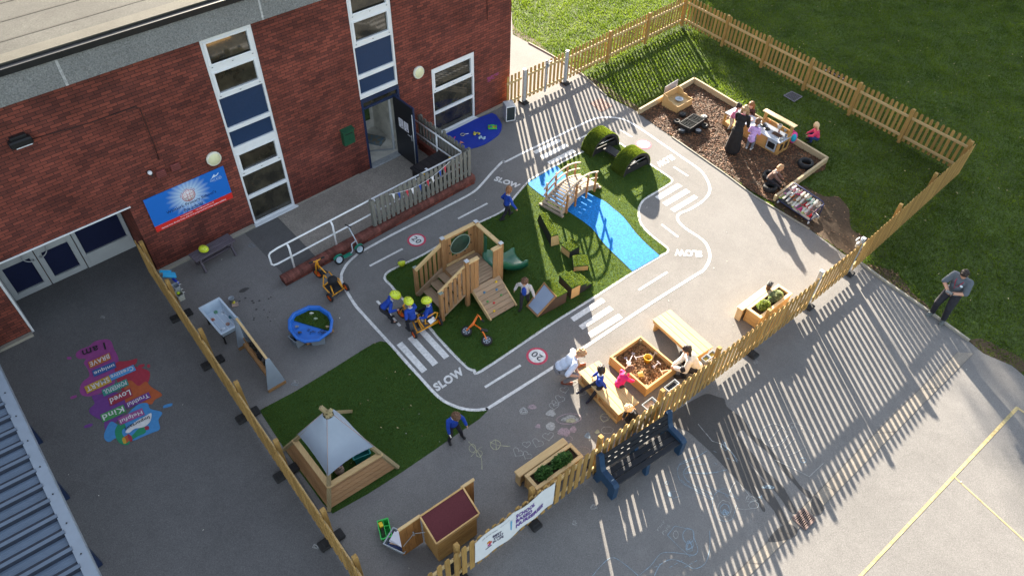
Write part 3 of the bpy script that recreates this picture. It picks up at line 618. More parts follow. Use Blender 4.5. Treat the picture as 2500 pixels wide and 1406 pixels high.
NAVY = mat('navy_panel', (.012, .031, .078), .45, .12, 30., spec=.3)
NAVYD = mat('dark_navy_panel', (.008, .012, .04), .4, .12, 20., spec=.3)
BLACKP = mat('black_plastic', (.012, .012, .013), .45, .2, 5.)
BLACKR = mat('black_rubber', (.018, .018, .019), .75, .25, 12., bump=.1)
DNAVY = mat('navy_paint', (.010, .020, .055), .4, .12, 5., spec=.4)
STEEL = mat('galvanised_steel', (.36, .38, .40), .45, .18, 14., metal=.35, spec=.5)
WHITEP = mat('white_paint', (.66, .67, .68), .45, .06, 5., dirt=.1)
ROOF = ground_mat('roof_felt', (.040, .040, .036), .3, .38, sc_f=30.)
school = thing('school_building', 'red brick school building with grey pebble-dash eaves and tall white windows', 'building', T=BM)
opens = [(8.09, 9.33, -.2, 5.27), (4.30, 5.58, -.2, 5.27), (1.49, 3.13, -.2, 2.28), (12.0, 15.0, -.2, 2.1)]
sb = [0, 1.49, 3.13, 4.30, 5.58, 8.09, 9.33, 12.0, 15.0, 26.0]; zb = [-.1, 2.1, 2.28, 5.27, 5.35]
mb = MB()
for i in range(len(sb)-1):
    for j in range(len(zb)-1):
        cs, cz = (sb[i]+sb[i+1])/2, (zb[j]+zb[j+1])/2
        if any(a < cs < b and c < cz < d for a, b, c, d in opens): continue
        mb.sheet([V((sb[i], 0, zb[j])), V((sb[i], 0, zb[j+1])), V((sb[i+1], 0, zb[j+1])), V((sb[i+1], 0, zb[j]))])
for a, b, c, d in opens:
    dp = -1.25 if a == 12.0 else -.12
    mb.sheet([V((a, 0, c)), V((a, dp, c)), V((a, dp, d)), V((a, 0, d))]); mb.sheet([V((b, 0, c)), V((b, 0, d)), V((b, dp, d)), V((b, dp, c))])
    mb.sheet([V((a, 0, d)), V((a, dp, d)), V((b, dp, d)), V((b, 0, d))])
mb.sheet([V((0, 0, -.1)), V((0, -14, -.1)), V((0, -14, 5.88)), V((0, 0, 5.88))])
mb.sheet([V((26, 0, -.1)), V((26, 0, 5.88)), V((26, -14, 5.88)), V((26, -14, -.1))])
mb.sheet([V((0, -14, -.1)), V((26, -14, -.1)), V((26, -14, 5.88)), V((0, -14, 5.88))])
# wall behind the recessed entrance and behind each window
mb.sheet([V((12, -1.40, -.1)), V((12, -1.40, 2.2)), V((15, -1.40, 2.2)), V((15, -1.40, -.1))])
mb.build('wall', BRICK, school)
mb = MB(); mb.box((13, .045, 5.57), (26.2, .09, .58), ch=.006); mb.box((-.045, -7, 5.57), (.09, 14.0, .58), ch=.006); fas = mb.build('fascia', PEBBLE, school)
mb = MB()
for s, wd in ((12.1, .05), (7.82, .045), (2.5, .05), (16.4, .04)): mb.box((s, .092, 5.57), (wd, .008, .57), ch=.001)
mb.build('lime_streak', mat('lime_stain', (.36, .36, .36), .8, .35, 18.), fas)
mb = MB(); mb.box((13, .075, 5.925), (26.3, .17, .125), ch=.006); mb.box((-.075, -7, 5.925), (.17, 14.1, .125), ch=.006)
for s in (2., 4.5, 7.0, 8.2, 10.1, 12.0, 14.): mb.box((s, .163, 5.92), (.03, .01, .115), ch=.002)
mb.build('roof_edge', BLACKP, school)
mb = MB(); mb.box((13, -7.0, 5.93), (26, 14, .16), ch=.002); roof = mb.build('roof', ROOF, school)
mb = MB(); mb.box((13, -.18, 6.018), (26, .36, .02), ch=.003); mb.build('roof_kerb', ground_mat('roof_edging', (.062, .059, .048), .2, .25), roof)
for i, n in enumerate((-.9, -1.75, -2.6)):
    mb = MB(); mb.box((13, n, 6.012), (26, .07, .005), ch=.001); mb.build('felt_lap', ground_mat('felt_lap', (.028, .027, .024), .2, .3), roof)
for a_, b_ in (((10.7, .06, .02), (2.66, .12, .10)), ((7.02, .03, .0), (2.1, .06, .05)), ((16.5, .06, .02), (3.0, .12, .10)), ((.74, .05, .02), (1.46, .1, .08))): mb = MB(); mb.box(a_, b_, ch=.008); mb.build('plinth', CONC_LT, school)
def glazed(name, s0, s1, z0, z1, rows, parent, n0=-.06, frm=UPVC, fw=.06, sill=False):
    f = MB(); zs = sorted(rows, key=lambda r: -r[1])
    f.box((s0+fw/2, n0, (z0+z1)/2), (fw, .08, z1-z0), ch=.004); f.box((s1-fw/2, n0, (z0+z1)/2), (fw, .08, z1-z0), ch=.004)
    e = [z1]+[v for r in zs for v in (r[1], r[0])]+[z0]
    for i in range(0, len(e), 2):
        if e[i]-e[i+1] > .005: f.box(((s0+s1)/2, n0-.001, (e[i]+e[i+1])/2), (s1-s0-2*fw, .078, e[i]-e[i+1]), ch=.004)
    for a, b, k in rows:
        if k == 'sash':
            for s in (s0+fw, s1-fw-.07): f.box((s+.035, n0+.008, (a+b)/2), (.07, .085, b-a+.10), ch=.006)
            for z in (a-.025, b+.025): f.box(((s0+s1)/2, n0+.007, z), (s1-s0-2*fw-.14, .085, .05), ch=.006)
            for s in (s0+.12, (s0+s1)/2, s1-.12): f.box((s, n0+.05, a-.075), (.035, .006, .012), mi=1, ch=.001)
    if sill: f.box(((s0+s1)/2, .04, z0+.02), (s1-s0+.08, .16, .04), ch=.006)
    w = f.build(name, [frm, BLACKP], parent)
    for a, b, k in rows:
        i = fw+(.07 if k == 'sash' else 0); q = MB(); q.box(((s0+s1)/2, n0-.02, (a+b)/2), (s1-s0-2*i, .012, b-a), ch=.001)
        if k == 'panel': q.build('blue_panel', NAVY, w)
        elif k == 'dark': q.build('navy_panel', NAVYD, w)
        else: q.build('pane', GLASS, w)
    return w
glazed('tall_window', 8.09, 9.33, -.02, 5.27, [(4.64, 5.12, 'sash'), (3.91, 4.40, 'sash'), (2.98, 3.77, 'panel'), (2.42, 2.87, 'panel'), (1.71, 2.18, 'sash'), (.92, 1.55, 'pane'), (.05, .82, 'pane')], school, sill=True)
glazed('tall_window', 4.30, 5.58, 2.27, 5.27, [(4.65, 5.12, 'sash'), (3.91, 4.41, 'sash'), (2.97, 3.75, 'panel'), (2.41, 2.85, 'panel')], school)
glazed('window', 1.49, 3.13, 0, 2.28, [(1.63, 2.11, 'sash'), (.83, 1.48, 'pane'), (.06, .74, 'pane')], school, sill=True)
# recessed double doors and side window
w = glazed('side_window', 12.02, 13.22, .02, 2.08, [(.42, 1.28, 'dark'), (1.38, 1.95, 'pane')], school, n0=-1.28, frm=ALU, fw=.09)
for a, b in ((13.24, 14.08), (14.10, 14.94)):
    d = glazed('entrance_door', a, b, .02, 2.08, [(.18, .98, 'dark'), (1.14, 1.95, 'pane')], school, n0=-1.30, frm=ALU, fw=.12)
    h = MB(); s = b-.06 if a < 14 else a+.06; cx = s-(.19 if a < 14 else -.19)*0
    h.tube([V((s+(-.0), -1.18, 1.12))+V((.20*math.cos(t)*(1 if a > 14 else -1), .0, .20*math.sin(t))) for t in [math.pi*(-.5+i/10) for i in range(11)]], .014, 8)
    h.bar(V((s, -1.18, .92)), V((s, -1.26, .92)), .02, .02); h.bar(V((s, -1.18, 1.32)), V((s, -1.26, 1.32)), .02, .02); h.build('curved_handle', STEEL, d)
mb = MB(); mb.box((13.5, .012, 2.085), (3.06, .03, .03), ch=.003); mb.box((14.97, -.62, 1.04), (.05, 1.2, 2.08), ch=.004); mb.build('entrance_trim', UPVC, school)
# classroom doorway under the second tall window
mb = MB(); mb.box((5.545, -.05, 1.12), (.07, .12, 2.26), ch=.004); mb.box((4.335, -.05, 1.12), (.07, .12, 2.26), ch=.004); mb.box((4.94, -.05, 2.20), (1.14, .11, .10), ch=.004); mb.box((4.94, -.05, 1.97), (1.14, .11, .06), ch=.004)
df = mb.build('door_frame', DNAVY, school)
mb = MB(); mb.box((4.94, -.06, 2.075), (1.14, .012, .15), ch=.001); mb.build('fanlight_pane', GLASS, df)
mb = MB(); mb.box((4.94, -.03, .025), (1.14, .22, .05), ch=.006); mb.build('threshold', STEEL, df)
mb = MB(); mb.box((4.48, -.3, 1.0), (.07, .05, 1.95), ch=.004); mb.bar(V((4.5, -.3, .03)), V((5.5, -.95, .03)), .08, .012); mb.build('inner_frame', ALU, df)
mb = MB()
for q in ([(4.2, -.13, .004), (5.7, -.13, .004), (5.7, -1.7, .004), (4.2, -1.7, .004)], [(4.2, -1.7, 0), (5.7, -1.7, 0), (5.7, -1.7, 2.4), (4.2, -1.7, 2.4)], [(4.2, -.13, 0), (4.2, -1.7, 0), (4.2, -1.7, 2.4), (4.2, -.13, 2.4)], [(5.7, -1.7, 0), (5.7, -.13, 0), (5.7, -.13, 2.4), (5.7, -1.7, 2.4)], [(4.2, -.13, 2.4), (4.2, -1.7, 2.4), (5.7, -1.7, 2.4), (5.7, -.13, 2.4)]): mb.sheet([V(p) for p in q])
room = mb.build('interior', mat('interior_dark', (.60, .58, .52), .8, .3, 2.), school)
mb = MB(); mb.box((5.35, -1.25, .75), (.05, .62, 1.5), ch=.005); mb.box((5.15, -1.5, .75), (.4, .05, 1.5), ch=.005); mb.build('cupboard', wood('plywood_in', (.42, .32, .20), (.55, .43, .29), knots=False), room)
mb = MB(); mb.box((4.72, -1.1, .06), (.35, .75, .12), yaw=.5, ch=.01); mb.build('toy_tray', mat('toy_tray', (.50, .36, .18), .6, .5, 9., col2=(.08, .2, .3)), room)
mb = MB(); mb.box((4.75, -1.66, 1.0), (.8, .04, 1.3), ch=.005); mb.build('display_board', mat('display_green', (.06, .10, .03), .8, .5, 6.), room)
# open door leaf
hg = at(974, 375); ou = at(1021, 411); dv = (ou-hg); dl = dv.length; dy = math.atan2(dv.y, dv.x)
TD = BM.inverted() @ TF(V((hg.x, hg.y, .02)), dy)
mb = MB(TD); mb.boxm(M.Translation((dl/2, 0, 1.0)), dl, .05, 1.98, 0, .006); leaf = mb.build('open_door', mat('black_door', (.010, .011, .015), .35, .15, 6., spec=.4), school)
mb = MB(TD); mb.boxm(M.Translation((dl/2, .0, 1.985)), dl+.01, .056, .03, 0, .004); mb.boxm(M.Translation((dl-.01, 0, 1.0)), .03, .058, 1.96, 0, .004); mb.build('door_edge', DNAVY, leaf)
sgn = 1 if (TF(hg, dy).to_3x3() @ V((0, 1, 0))).dot(V((0, 0, CH))-hg) > 0 else -1
sd = -.03 if (M.Rotation(dy, 3, 'Z') @ V((0, 1, 0))).dot(-hg) < 0 else .03
for x in (.34, .60):
    mb = MB(TD); mb.boxm(M.Translation((dl*x, sd, 1.22)), .21, .004, .30, 0, .0005); nt_ = mb.build('notice', mat('notice_paper', (.52, .52, .58), .6, .08, 12.), leaf)
    mb = MB(TD)
    for k in range(5): mb.boxm(M.Translation((dl*x, sd*1.1, 1.32-k*.035)), .15-.03*(k % 2), .002, .008, 0, .0002)
    mb.boxm(M.Translation((dl*x+.03, sd*1.1, 1.12)), .07, .002, .04, 0, .0002); mb.build('notice_print', mat('print_ink', (.08, .08, .11), .7), nt_)
mb = MB(TD); mb.boxm(M.Translation((dl*.86, sd*1.3, .98)), .03, .02, .2, 0, .004); mb.bar(V((dl*.86, sd*2.2, 1.03)), V((dl*.70, sd*2.2, 1.03)), .02, .02); mb.tube([V((dl-.02, sd*1.8, .1)), V((dl-.02, sd*1.8, 1.8))], .014); mb.build('handle', STEEL, leaf)
# ---------------------------------------------------------------- fittings on the wall
def WT(s, z, off=0.0):
    p = W(s, z, off); return M(((-U.x, 0, N.x, p.x), (-U.y, 0, N.y, p.y), (0, 1, 0, p.z), (0, 0, 0, 1)))
CREAM = mat('cream_diffuser', (.58, .57, .36), .35, .06, 4., spec=.4)
for s, z, lab in ((9.83, 2.42, 'round cream bulkhead wall light above the blue school sign'), (3.61, 2.40, 'round cream bulkhead wall light between the classroom door and the white window')):
    t = thing('wall_light', lab, 'wall light', T=WT(s, z), group='round bulkhead lights on the brick wall')
    mb = MB(); mb.lathe([(.0, 0), (.17, 0), (.185, .03), (.18, .07), (.155, .09), (.15, .082)], n=28); mb.build('rim', mat('cream_rim', (.60, .59, .50), .5, .05), t)
    mb = MB(); mb.lathe([(.152, .078), (.12, .10), (.07, .115), (.0, .12)], n=28); mb.build('diffuser', CREAM, t)
t = thing('floodlight', 'black wall floodlight with a white lens high on the brick wall', 'floodlight', T=WT(13.31, 4.52))
mb = MB(); mb.box((0, 0, .10), (.42, .16, .18), ch=.03); mb.box((0, .10, .06), (.30, .06, .1), ch=.01); mb.box((0, .02, .0), (.08, .08, .06), ch=.01); mb.build('housing', BLACKP, t)
mb = MB(); mb.box((.02, -.075, .12), (.30, .03, .12), ch=.01); mb.build('lens', mat('flood_lens', (.55, .56, .58), .2, .1, 3.), t)
t = thing('security_sensor', 'small white dome sensor with a bracket beside two red vent boxes', 'sensor', T=WT(11.31, 2.77))
mb = MB(); mb.ell((0, 0, .09), (.05, .05, .06)); mb.build('dome', UPVC, t)
mb = MB(); mb.bar(V((0, 0, 0)), V((0, 0, .07)), .05, .05); mb.bar(V((.01, -.05, .05)), V((.03, -.13, .07)), .03, .02); mb.build('bracket', BLACKP, t)
for s, z, lab in ((11.08, 2.60, 'square red vent box beside the white dome sensor'), (10.73, 2.62, 'square red vent box nearer the round wall light')):
    t = thing('vent_box', lab, 'vent', T=WT(s, z), group='red vent boxes on the wall')
    mb = MB(); mb.box((0, 0, .035), (.22, .17, .07), ch=.01); b_ = mb.build('cover', mat('vent_red', (.15, .040, .035), .6, .1, 6.), t)
    mb = MB()
    for k in range(3): mb.box((0, -.05+k*.05, .071), (.16, .012, .006), ch=.001)
    mb.build('louvre', mat('vent_dark', (.09, .03, .03), .7), b_)
mb = MB(); mb.tube([W(13.1, 4.45, .015), W(12.0, 4.35, .015), W(11.05, 4.34, .015), W(10.98, 4.28, .015), W(10.98, 3.4, .015), W(11.0, 2.95, .015)], .010, 6); tag(mb.build('cable', mat('cable_brown', (.035, .015, .013), .6)), 'thin dark cable running from the floodlight down the brick wall', 'cable')
mb = MB(); mb.tube([W(1.05, 5.3, .012), W(1.0, 4.0, .012), W(.98, 3.1, .012)], .008, 6); tag(mb.build('cable', MATS['cable_brown']), 'thin dark cable hanging from the eaves near the right corner of the wall', 'cable')
mb = MB(); mb.box((0, 0, 0), (.6, .05, .004), ch=.001)
t = thing('post_box', 'dark green metal post box on the brick wall left of the open door', 'post box', T=WT(6.17, 1.42))
GREEN = mat('green_metal', (.010, .058, .030), .4, .12, 5., spec=.45)
mb = MB(); mb.prism([(-.17, -.22), (.17, -.22), (.17, .22), (-.17, .22)], 0, .14); mb.build('body', GREEN, t)
mb = MB(); mb.prism([(0, .205), (.17, .205), (.17, .225), (0, .26)], -.19, .19, T=M(((0, 0, 1, 0), (0, 1, 0, 0), (1, 0, 0, 0), (0, 0, 0, 1)))); mb.build('lid', GREEN, t)
mb = MB(); mb.box((0, .12, .142), (.24, .025, .006), ch=.001); mb.cyl((0, -.05, .14), (0, -.05, .152), .012); mb.build('slot', BLACKP, t)
# sign
def sign_mat():
    m, nt, bs, L = _new('sign_blue'); tc = _n(nt, 'ShaderNodeTexCoord'); sp = _n(nt, 'ShaderNodeSeparateXYZ'); L.new(tc.outputs['Object'], sp.inputs[0])
    cx = _n(nt, 'ShaderNodeCombineXYZ'); L.new(sp.outputs[0], cx.inputs[0]); L.new(sp.outputs[1], cx.inputs[1])
    ln = _n(nt, 'ShaderNodeVectorMath', operation='LENGTH'); L.new(cx.outputs[0], ln.inputs[0])
    at2 = _n(nt, 'ShaderNodeMath', operation='ARCTAN2'); L.new(sp.outputs[1], at2.inputs[0]); L.new(sp.outputs[0], at2.inputs[1])
    mm = _n(nt, 'ShaderNodeMath', operation='MULTIPLY'); L.new(at2.outputs[0], mm.inputs[0]); mm.inputs[1].default_value = 22
    sn = _n(nt, 'ShaderNodeMath', operation='SINE'); L.new(mm.outputs[0], sn.inputs[0])
    m2 = _n(nt, 'ShaderNodeMath', operation='MULTIPLY_ADD'); L.new(sn.outputs[0], m2.inputs[0]); m2.inputs[1].default_value = .05; L.new(ln.outputs['Value'], m2.inputs[2])
    cr = _n(nt, 'ShaderNodeValToRGB'); e = cr.color_ramp.elements; e[0].position = .16; e[0].color = (.42, .55, .68, 1); e[1].position = .52; e[1].color = (.012, .125, .47, 1); L.new(m2.outputs[0], cr.inputs[0])
    L.new(cr.outputs[0], bs.inputs['Base Color']); bs.inputs['Roughness'].default_value = .35; return m
SRED = mat('sign_red', (.52, .025, .02), .4, .05); SNAVY = mat('sign_navy', (.008, .014, .075), .5); SWHITE = mat('sign_white', (.70, .72, .76), .5, .04)
t = thing('school_sign', "blue and red sign board reading Whitkirk Primary School's Pre-school", 'sign', T=WT(10.68, 1.75, .03))
mb = MB(); mb.box((.01, -.035, 0), (2.0, .81, .02), ch=.002); mb.build('board', sign_mat(), t)
mb = MB(); mb.box((.01, -.525, 0), (2.0, .17, .021), ch=.002); band = mb.build('red_band', SRED, t)
Z1 = V((0, 0, 1))
mb = MB(); text_on(mb, "Whitkirk Primary School's", (-.62, -.275, .013), (.65, -.275, .013), (-.62, -.165, .013), .010, 0, .0, Z1); text_on(mb, 'Pre-school', (-.22, -.415, .013), (.25, -.415, .013), (-.22, -.305, .013), .010, 0, 0, Z1); mb.build('lettering', SNAVY, t)
mb = MB(); text_on(mb, '0113 2605203     office@wps.rklt.co.uk', (-.36, -.505, .013), (.52, -.505, .013), (-.36, -.468, .013), .012, 0, 0, Z1); text_on(mb, 'Opening times: Monday-Friday, 8.45-15.15 (wraparound and holiday options available)', (-.86, -.585, .013), (.82, -.585, .013), (-.86, -.535, .013), .012, 0, 0, Z1); mb.build('band_lettering', SWHITE, band)
mb = MB()
mb.lathe([(.165, .011), (.165, .014), (.0, .0142)], n=40); crest = mb.build('crest', mat('crest_white', (.62, .60, .62), .5), t)
mb = MB(); mb.lathe([(.165, .0145), (.152, .0148)], n=40)
for a in range(4):
    q = M.Rotation(a*math.pi/2, 4, 'Z'); p = [q @ V((x, y, .0155)) for x, y in ((-.028, .03), (.028, .03), (.045, .125), (-.045, .125))]
    for i in range(4): mb.bar(p[i], p[(i+1) % 4], .008, .001, up=Z1, ch=.0002)
mb.build('crest_cross', mat('crest_red', (.40, .03, .06), .5), crest)
mb = MB()
for ch_, x, y in (('W', -.115, .05), ('C', .06, .06), ('P', -.10, -.10), ('S', .065, -.10)): text_on(mb, ch_, (x, y, .016), (x+.06, y, .016), (x, y+.06, .016), 0, 0, 0, Z1)
mb.build('crest_letter', mat('crest_grey', (.30, .30, .33), .5), crest)
arc = 'Whitkirk Primary School'; mb = MB()
for i, ch_ in enumerate(arc):
    if ch_ == ' ': continue
    a = math.radians(172-i*6.6); r = .185; c = V((math.cos(a)*r, math.sin(a)*r, .0135)); ux = V((math.sin(a), -math.cos(a), 0))*.017; uy = V((math.cos(a), math.sin(a), 0))*.024
    text_on(mb, ch_, c-ux*.5, c+ux*.5, c-ux*.5+uy, 0, 0, 0, Z1)
mb.build('crest_lettering', MATS['crest_red'], crest)
mb = MB()
def PL(pts): mb.add([V((x, y, .0135)) for x, y in pts], [list(range(len(pts)))])
PL([(.66, .19), (.70, .24), (.74, .27), (.735, .23), (.78, .22), (.83, .255), (.86, .265), (.82, .21), (.78, .19), (.72, .185)]); PL([(.60, .15), (.66, .19), (.72, .19), (.66, .175)]); PL([(.60, .145), (.88, .155), (.88, .15), (.60, .14)])
text_on(mb, 'RED KITE', (.60, .095, .0135), (.89, .095, .0135), (.60, .125, .0135), .002, 0, 0, Z1); text_on(mb, 'LEARNING TRUST', (.65, .07, .0135), (.88, .07, .0135), (.65, .085, .0135), 0, 0, 0, Z1)
mb.build('bird_emblem', mat('sign_pale', (.50, .62, .76), .5), t)
# faint pink chalk on brick
mb = MB()
for k in range(9): x = .74+random.uniform(-.2, .2); z = 1.15+random.uniform(-.08, .08); mb.box((x, .002, z), (random.uniform(.08, .22), .002, .03), ch=.0003)
mb.build('chalk_smear', mat('brick_pink', (.20, .04, .12), .9, .3, 30.), school)
# ================================================================ RAMP, LOW WALL, RAILS
mb = MB(); flat(mb, [WG(8.72, .07), WG(8.80, 2.26), WG(3.95, 2.34), WG(3.75, .02), WG(5.6, .02)], .010); struct(mb.build('entrance_ramp', CONC))
RBRICK = mat('wall_brick', (.115, .04, .03), .8, .3, 5., bump=.2, isl=.25, col2=(.19, .065, .05), dirt=.5)
low = thing('low_brick_wall', 'low rounded red brick wall edging the entrance ramp', 'wall', T=BM)
mb = MB(); n_ = 82
for i in range(n_):
    s0 = 3.72+(9.92-3.72)*i/n_; s1 = 3.72+(9.92-3.72)*(i+1)/n_-.006; zt = .24+.05*(1-i/n_); na, nb = 2.30, 2.56
    prof = [(na, .10), (nb, .10), (nb, zt-.08), (nb-.02, zt-.03), (nb-.06, zt-.005), ((na+nb)/2, zt), (na+.06, zt-.005), (na+.02, zt-.03), (na, zt-.08)]
    k = len(prof); vs = [V((s0, a, b)) for a, b in prof]+[V((s1, a, b)) for a, b in prof]
    mb.add(vs, [list(range(k)), list(range(k, 2*k))[::-1]]+[[j, k+j, k+(j+1) % k, (j+1) % k] for j in range(k)])
mb.build('coping', RBRICK, low)
mb = MB(); mb.box((6.82, 2.43, .04), (6.16, .235, .24), ch=.004); mb.box((3.80, 1.25, .10), (.22, 2.2, .34), ch=.01); mb.build('brickwork', BRICK, low)
rail = thing('handrail', 'white painted steel handrail along the ramp, open end by the yellow trike', 'handrail', T=BM)
zt = 1.0
mb = MB(); top = [V((5.2, 2.25, zt)), V((7.2, 2.25, zt)), V((9.75, 2.25, zt-.02)), V((9.95, 2.25, zt-.05)), V((10.0, 2.25, zt-.10)), V((10.0, 2.25, .60)), V((9.95, 2.25, .54)), V((9.85, 2.25, .52)), V((7.2, 2.25, .54)), V((4.0, 2.25, .56))]
mb.tube([V((3.95, 2.25, zt))]+top, .024, 10); mb.build('rail', WHITEP, rail)
mb = MB(); mb.tube([V((3.92, 2.2, zt)), V((3.92, .1, zt))], .024, 10); mb.build('rail', WHITEP, rail); mb = MB(); mb.tube([V((3.92, 2.2, .56)), V((3.92, .1, .56))], .024, 10); mb.build('rail', WHITEP, rail)
for s in (9.5, 8.26, 6.95, 5.6, 4.3):
    mb = MB(); mb.tube([V((s, 2.33, .2)), V((s, 2.33, zt-.12)), V((s, 2.30, zt-.06)), V((s, 2.25, zt-.02))], .026, 10); mb.build('post', WHITEP, rail)
mb = MB(); mb.tube([V((3.92, 1.1, .0)), V((3.92, 1.1, zt))], .026, 10); mb.build('post', WHITEP, rail)
GWOOD = wood('weathered_wood', (.115, .115, .10), (.22, .215, .19), .85, .22, 30.)
for lab, p0, p1 in (('weathered grey picket fence standing on the low brick wall', (7.12, 2.44), (3.86, 2.44)), ('weathered grey picket fence returning from the ramp to the school wall', (3.80, 2.34), (3.78, .16))):
    f = thing('picket_fence', lab, 'fence', T=BM); a, b = V((p0[0], p0[1], 0)), V((p1[0], p1[1], 0)); L = (b-a).length; n_ = int(L/.145); d = (b-a)/L; nn = V((-d.y, d.x, 0))
    if abs(d.x) > .5: nn = V((0, 1, 0))
    else: nn = V((1, 0, 0))
    for i in range(n_+1):
        p = a+d*(L*i/n_); mb = MB(); h = 1.16+random.uniform(-.03, .03); w2 = .10
        Tm = frame(p+nn*.03, p+nn*.03+d, Z1) @ M.Translation((0, 0, (h+.29)/2)) @ M.Rotation(random.uniform(-.015, .015), 4, 'Y')
        mb.boxm(Tm, w2, .018, h-.29, 0, .004); mb.build('picket', GWOOD, f)
    for z in (.46, 1.0):
        mb = MB(); mb.bar(a+V((0, 0, z)), b+V((0, 0, z)), .04, .08); mb.build('cross_rail', GWOOD, f)
    for i in (0, .5, 1):
        p = a+d*L*i-nn*.045; mb = MB(); mb.boxm(M.Translation(p+V((0, 0, .70))), .075, .075, .86); mb.build('post', GWOOD, f)
# bunting
t = thing('bunting', 'string of red, white and blue triangular flags along the grey picket fence', 'bunting', T=BM)
s0, s1 = 6.62, 4.55; pts = [V((s0+(s1-s0)*i/24, 2.505, 1.10-.22*math.sin(math.pi*min(1, i/24)**1.0)+.06*i/24)) for i in range(25)]
mb = MB(); mb.tube(pts, .006, 5); mb.build('string', WHITEP, t)
bm_ = [mat('flag_white', (.66, .66, .68), .8), mat('flag_blue', (.02, .06, .30), .8), mat('flag_red', (.45, .03, .05), .8)]
for i in range(9):
    p = pts[1+int(i*2.6)]; q = pts[2+int(i*2.6)]; mb = MB(); d = (q-p); tip = (p+q)/2+V((0, .025+random.uniform(0, .02), -.19))
    mb.add([p, q, tip, p+V((0, .004, 0)), q+V((0, .004, 0)), tip+V((0, .004, 0))], [[0, 1, 2], [5, 4, 3], [0, 3, 4, 1], [1, 4, 5, 2], [2, 5, 3, 0]]); mb.build('flag', bm_[i % 3], t)
# black container on the ramp landing
t = thing('storage_box', 'black plastic storage trunk with yellow clips behind the grey picket fence', 'storage box', T=BM @ TF(V((4.62, 1.72, 0)), R_(4)))
mb = MB(); mb.prism([(-.50, -.26), (.50, -.26), (.52, .26), (-.52, .26)], .08, .60); mb.build('body', BLACKP, t)
mb = MB(); mb.box((0, 0, .65), (1.12, .60, .09), ch=.03); mb.box((0, 0, .70), (1.0, .48, .04), ch=.015)
for k in range(5): mb.box((-.4+.2*k, 0, .723), (.10, .40, .01), ch=.004)
mb.build('lid', mat('black_lid', (.016, .016, .018), .5, .2, 4.), t)
for x in (-.52, .52):
    mb = MB(); mb.box((x, .22, .69), (.09, .10, .06), ch=.012); mb.build('clip', mat('yellow_clip', (.62, .40, .02), .5), t)
mb = MB(); mb.box((.36, .14, .724), (.16, .09, .006), ch=.002); mb.build('label_sticker', SWHITE, t)
for x in (-.42, .42):
    mb = MB(); mb.cyl((x, -.28, .08), (x, -.22, .08), .08, n=14); mb.cyl((x, .22, .08), (x, .28, .08), .08, n=14); mb.build('wheel', BLACKR, t)
# half round blue mat with toys
gW5 = crop(1000, 110, 5.02)
t = thing('play_mat', 'half round royal blue foam mat under the white window', 'mat', T=M.Translation(gW5(800, 1080)))
mo = [gW5(440, 1105), gW5(640, 1010), gW5(820, 920), gW5(1010, 850), gW5(1060, 875), gW5(1100, 930), gW5(1130, 990), gW5(1125, 1050), gW5(1090, 1110), gW5(1010, 1170), gW5(930, 1220), gW5(840, 1255), gW5(740, 1280), gW5(670, 1285), gW5(600, 1240), gW5(520, 1170)]
mb = MB(); mb.prism([(p.x, p.y) for p in mo], .004, .05); mb.build('foam_pad', mat('mat_blue', (.010, .035, .30), .55, .10, 8., bump=.1), t, w=True)
mz = .05
def toy(name, label, cat, loc, yaw=0., group=None): return thing(name, label, cat, loc, yaw, group)
p = gW5(1015, 1015, mz); t = toy('colour_tray', 'green plastic tray of bright paint blocks on the blue mat', 'toy', p, WA*0+yaw_of(gW5(950, 1050), gW5(1080, 1050)))
mb = MB(); mb.box((0, 0, .02), (.28, .20, .04), ch=.01); mb.box((0, .11, .025), (.12, .03, .03), ch=.008); mb.build('tray', mat('toy_green', (.06, .42, .06), .5), t)
for i, c in enumerate(((.5, .05, .03), (.03, .1, .4), (.02, .3, .35), (.5, .4, .03), (.5, .2, .03), (.5, .04, .04))):
    mb = MB(); mb.box((-.10+i*.04, -.02, .045), (.032, .07, .02), ch=.004); mb.build('paint_block', mat('pb%d' % i, c, .5), t)
p = gW5(648, 1103, mz); t = toy('magnifier', 'round magnifying glass with pale handle on the blue mat', 'toy', p)
mb = MB(); mb.lathe([(.055, 0), (.07, 0), (.07, .02), (.055, .02)], n=24, closed=True); mb.build('rim', mat('toy_beige', (.42, .40, .28), .5), t)
mb = MB(); mb.bar(V((.07, .02, .012)), V((.19, .07, .012)), .02, .016); mb.build('handle', WHITEP, t)
for nm, lab, x, y, col in (('toy_bag', 'crumpled yellow bag on the blue mat beside the clear bag', 815, 1092, (.45, .38, .06)), ('toy_bag', 'crumpled clear pale bag on the blue mat', 885, 1145, (.34, .48, .56))):
    p = gW5(x, y, mz); mb = MB()
    for k in range(9): mb.ell(p+V((random.uniform(-.09, .09), random.uniform(-.07, .07), .02)), (random.uniform(.03, .06), random.uniform(.02, .05), random.uniform(.012, .03)), M.Rotation(random.random()*3, 3, 'Z'), 8, 6)
    tag(mb.build(nm, mat('bag%d' % x, col, .3, .3, 14.)), lab, 'bag')
p = gW5(640, 1205, mz); mb = MB(); mb.cyl(p+V((-.05, 0, .03)), p+V((.07, -.01, .03)), .04, .004, 12); tag(mb.build('toy_cone', mat('toy_salmon', (.5, .18, .13), .5)), 'small salmon pink cone lying on the blue mat', 'toy')
p = gW5(545, 1150, mz); mb = MB(); mb.tube([p+V((0, -.05, .015)), p+V((0, .05, .015)), p+V((.03, .07, .015))], .014, 8); tag(mb.build('toy_hook', mat('toy_pink', (.5, .03, .12), .5)), 'small bright pink hook toy on the blue mat', 'toy')
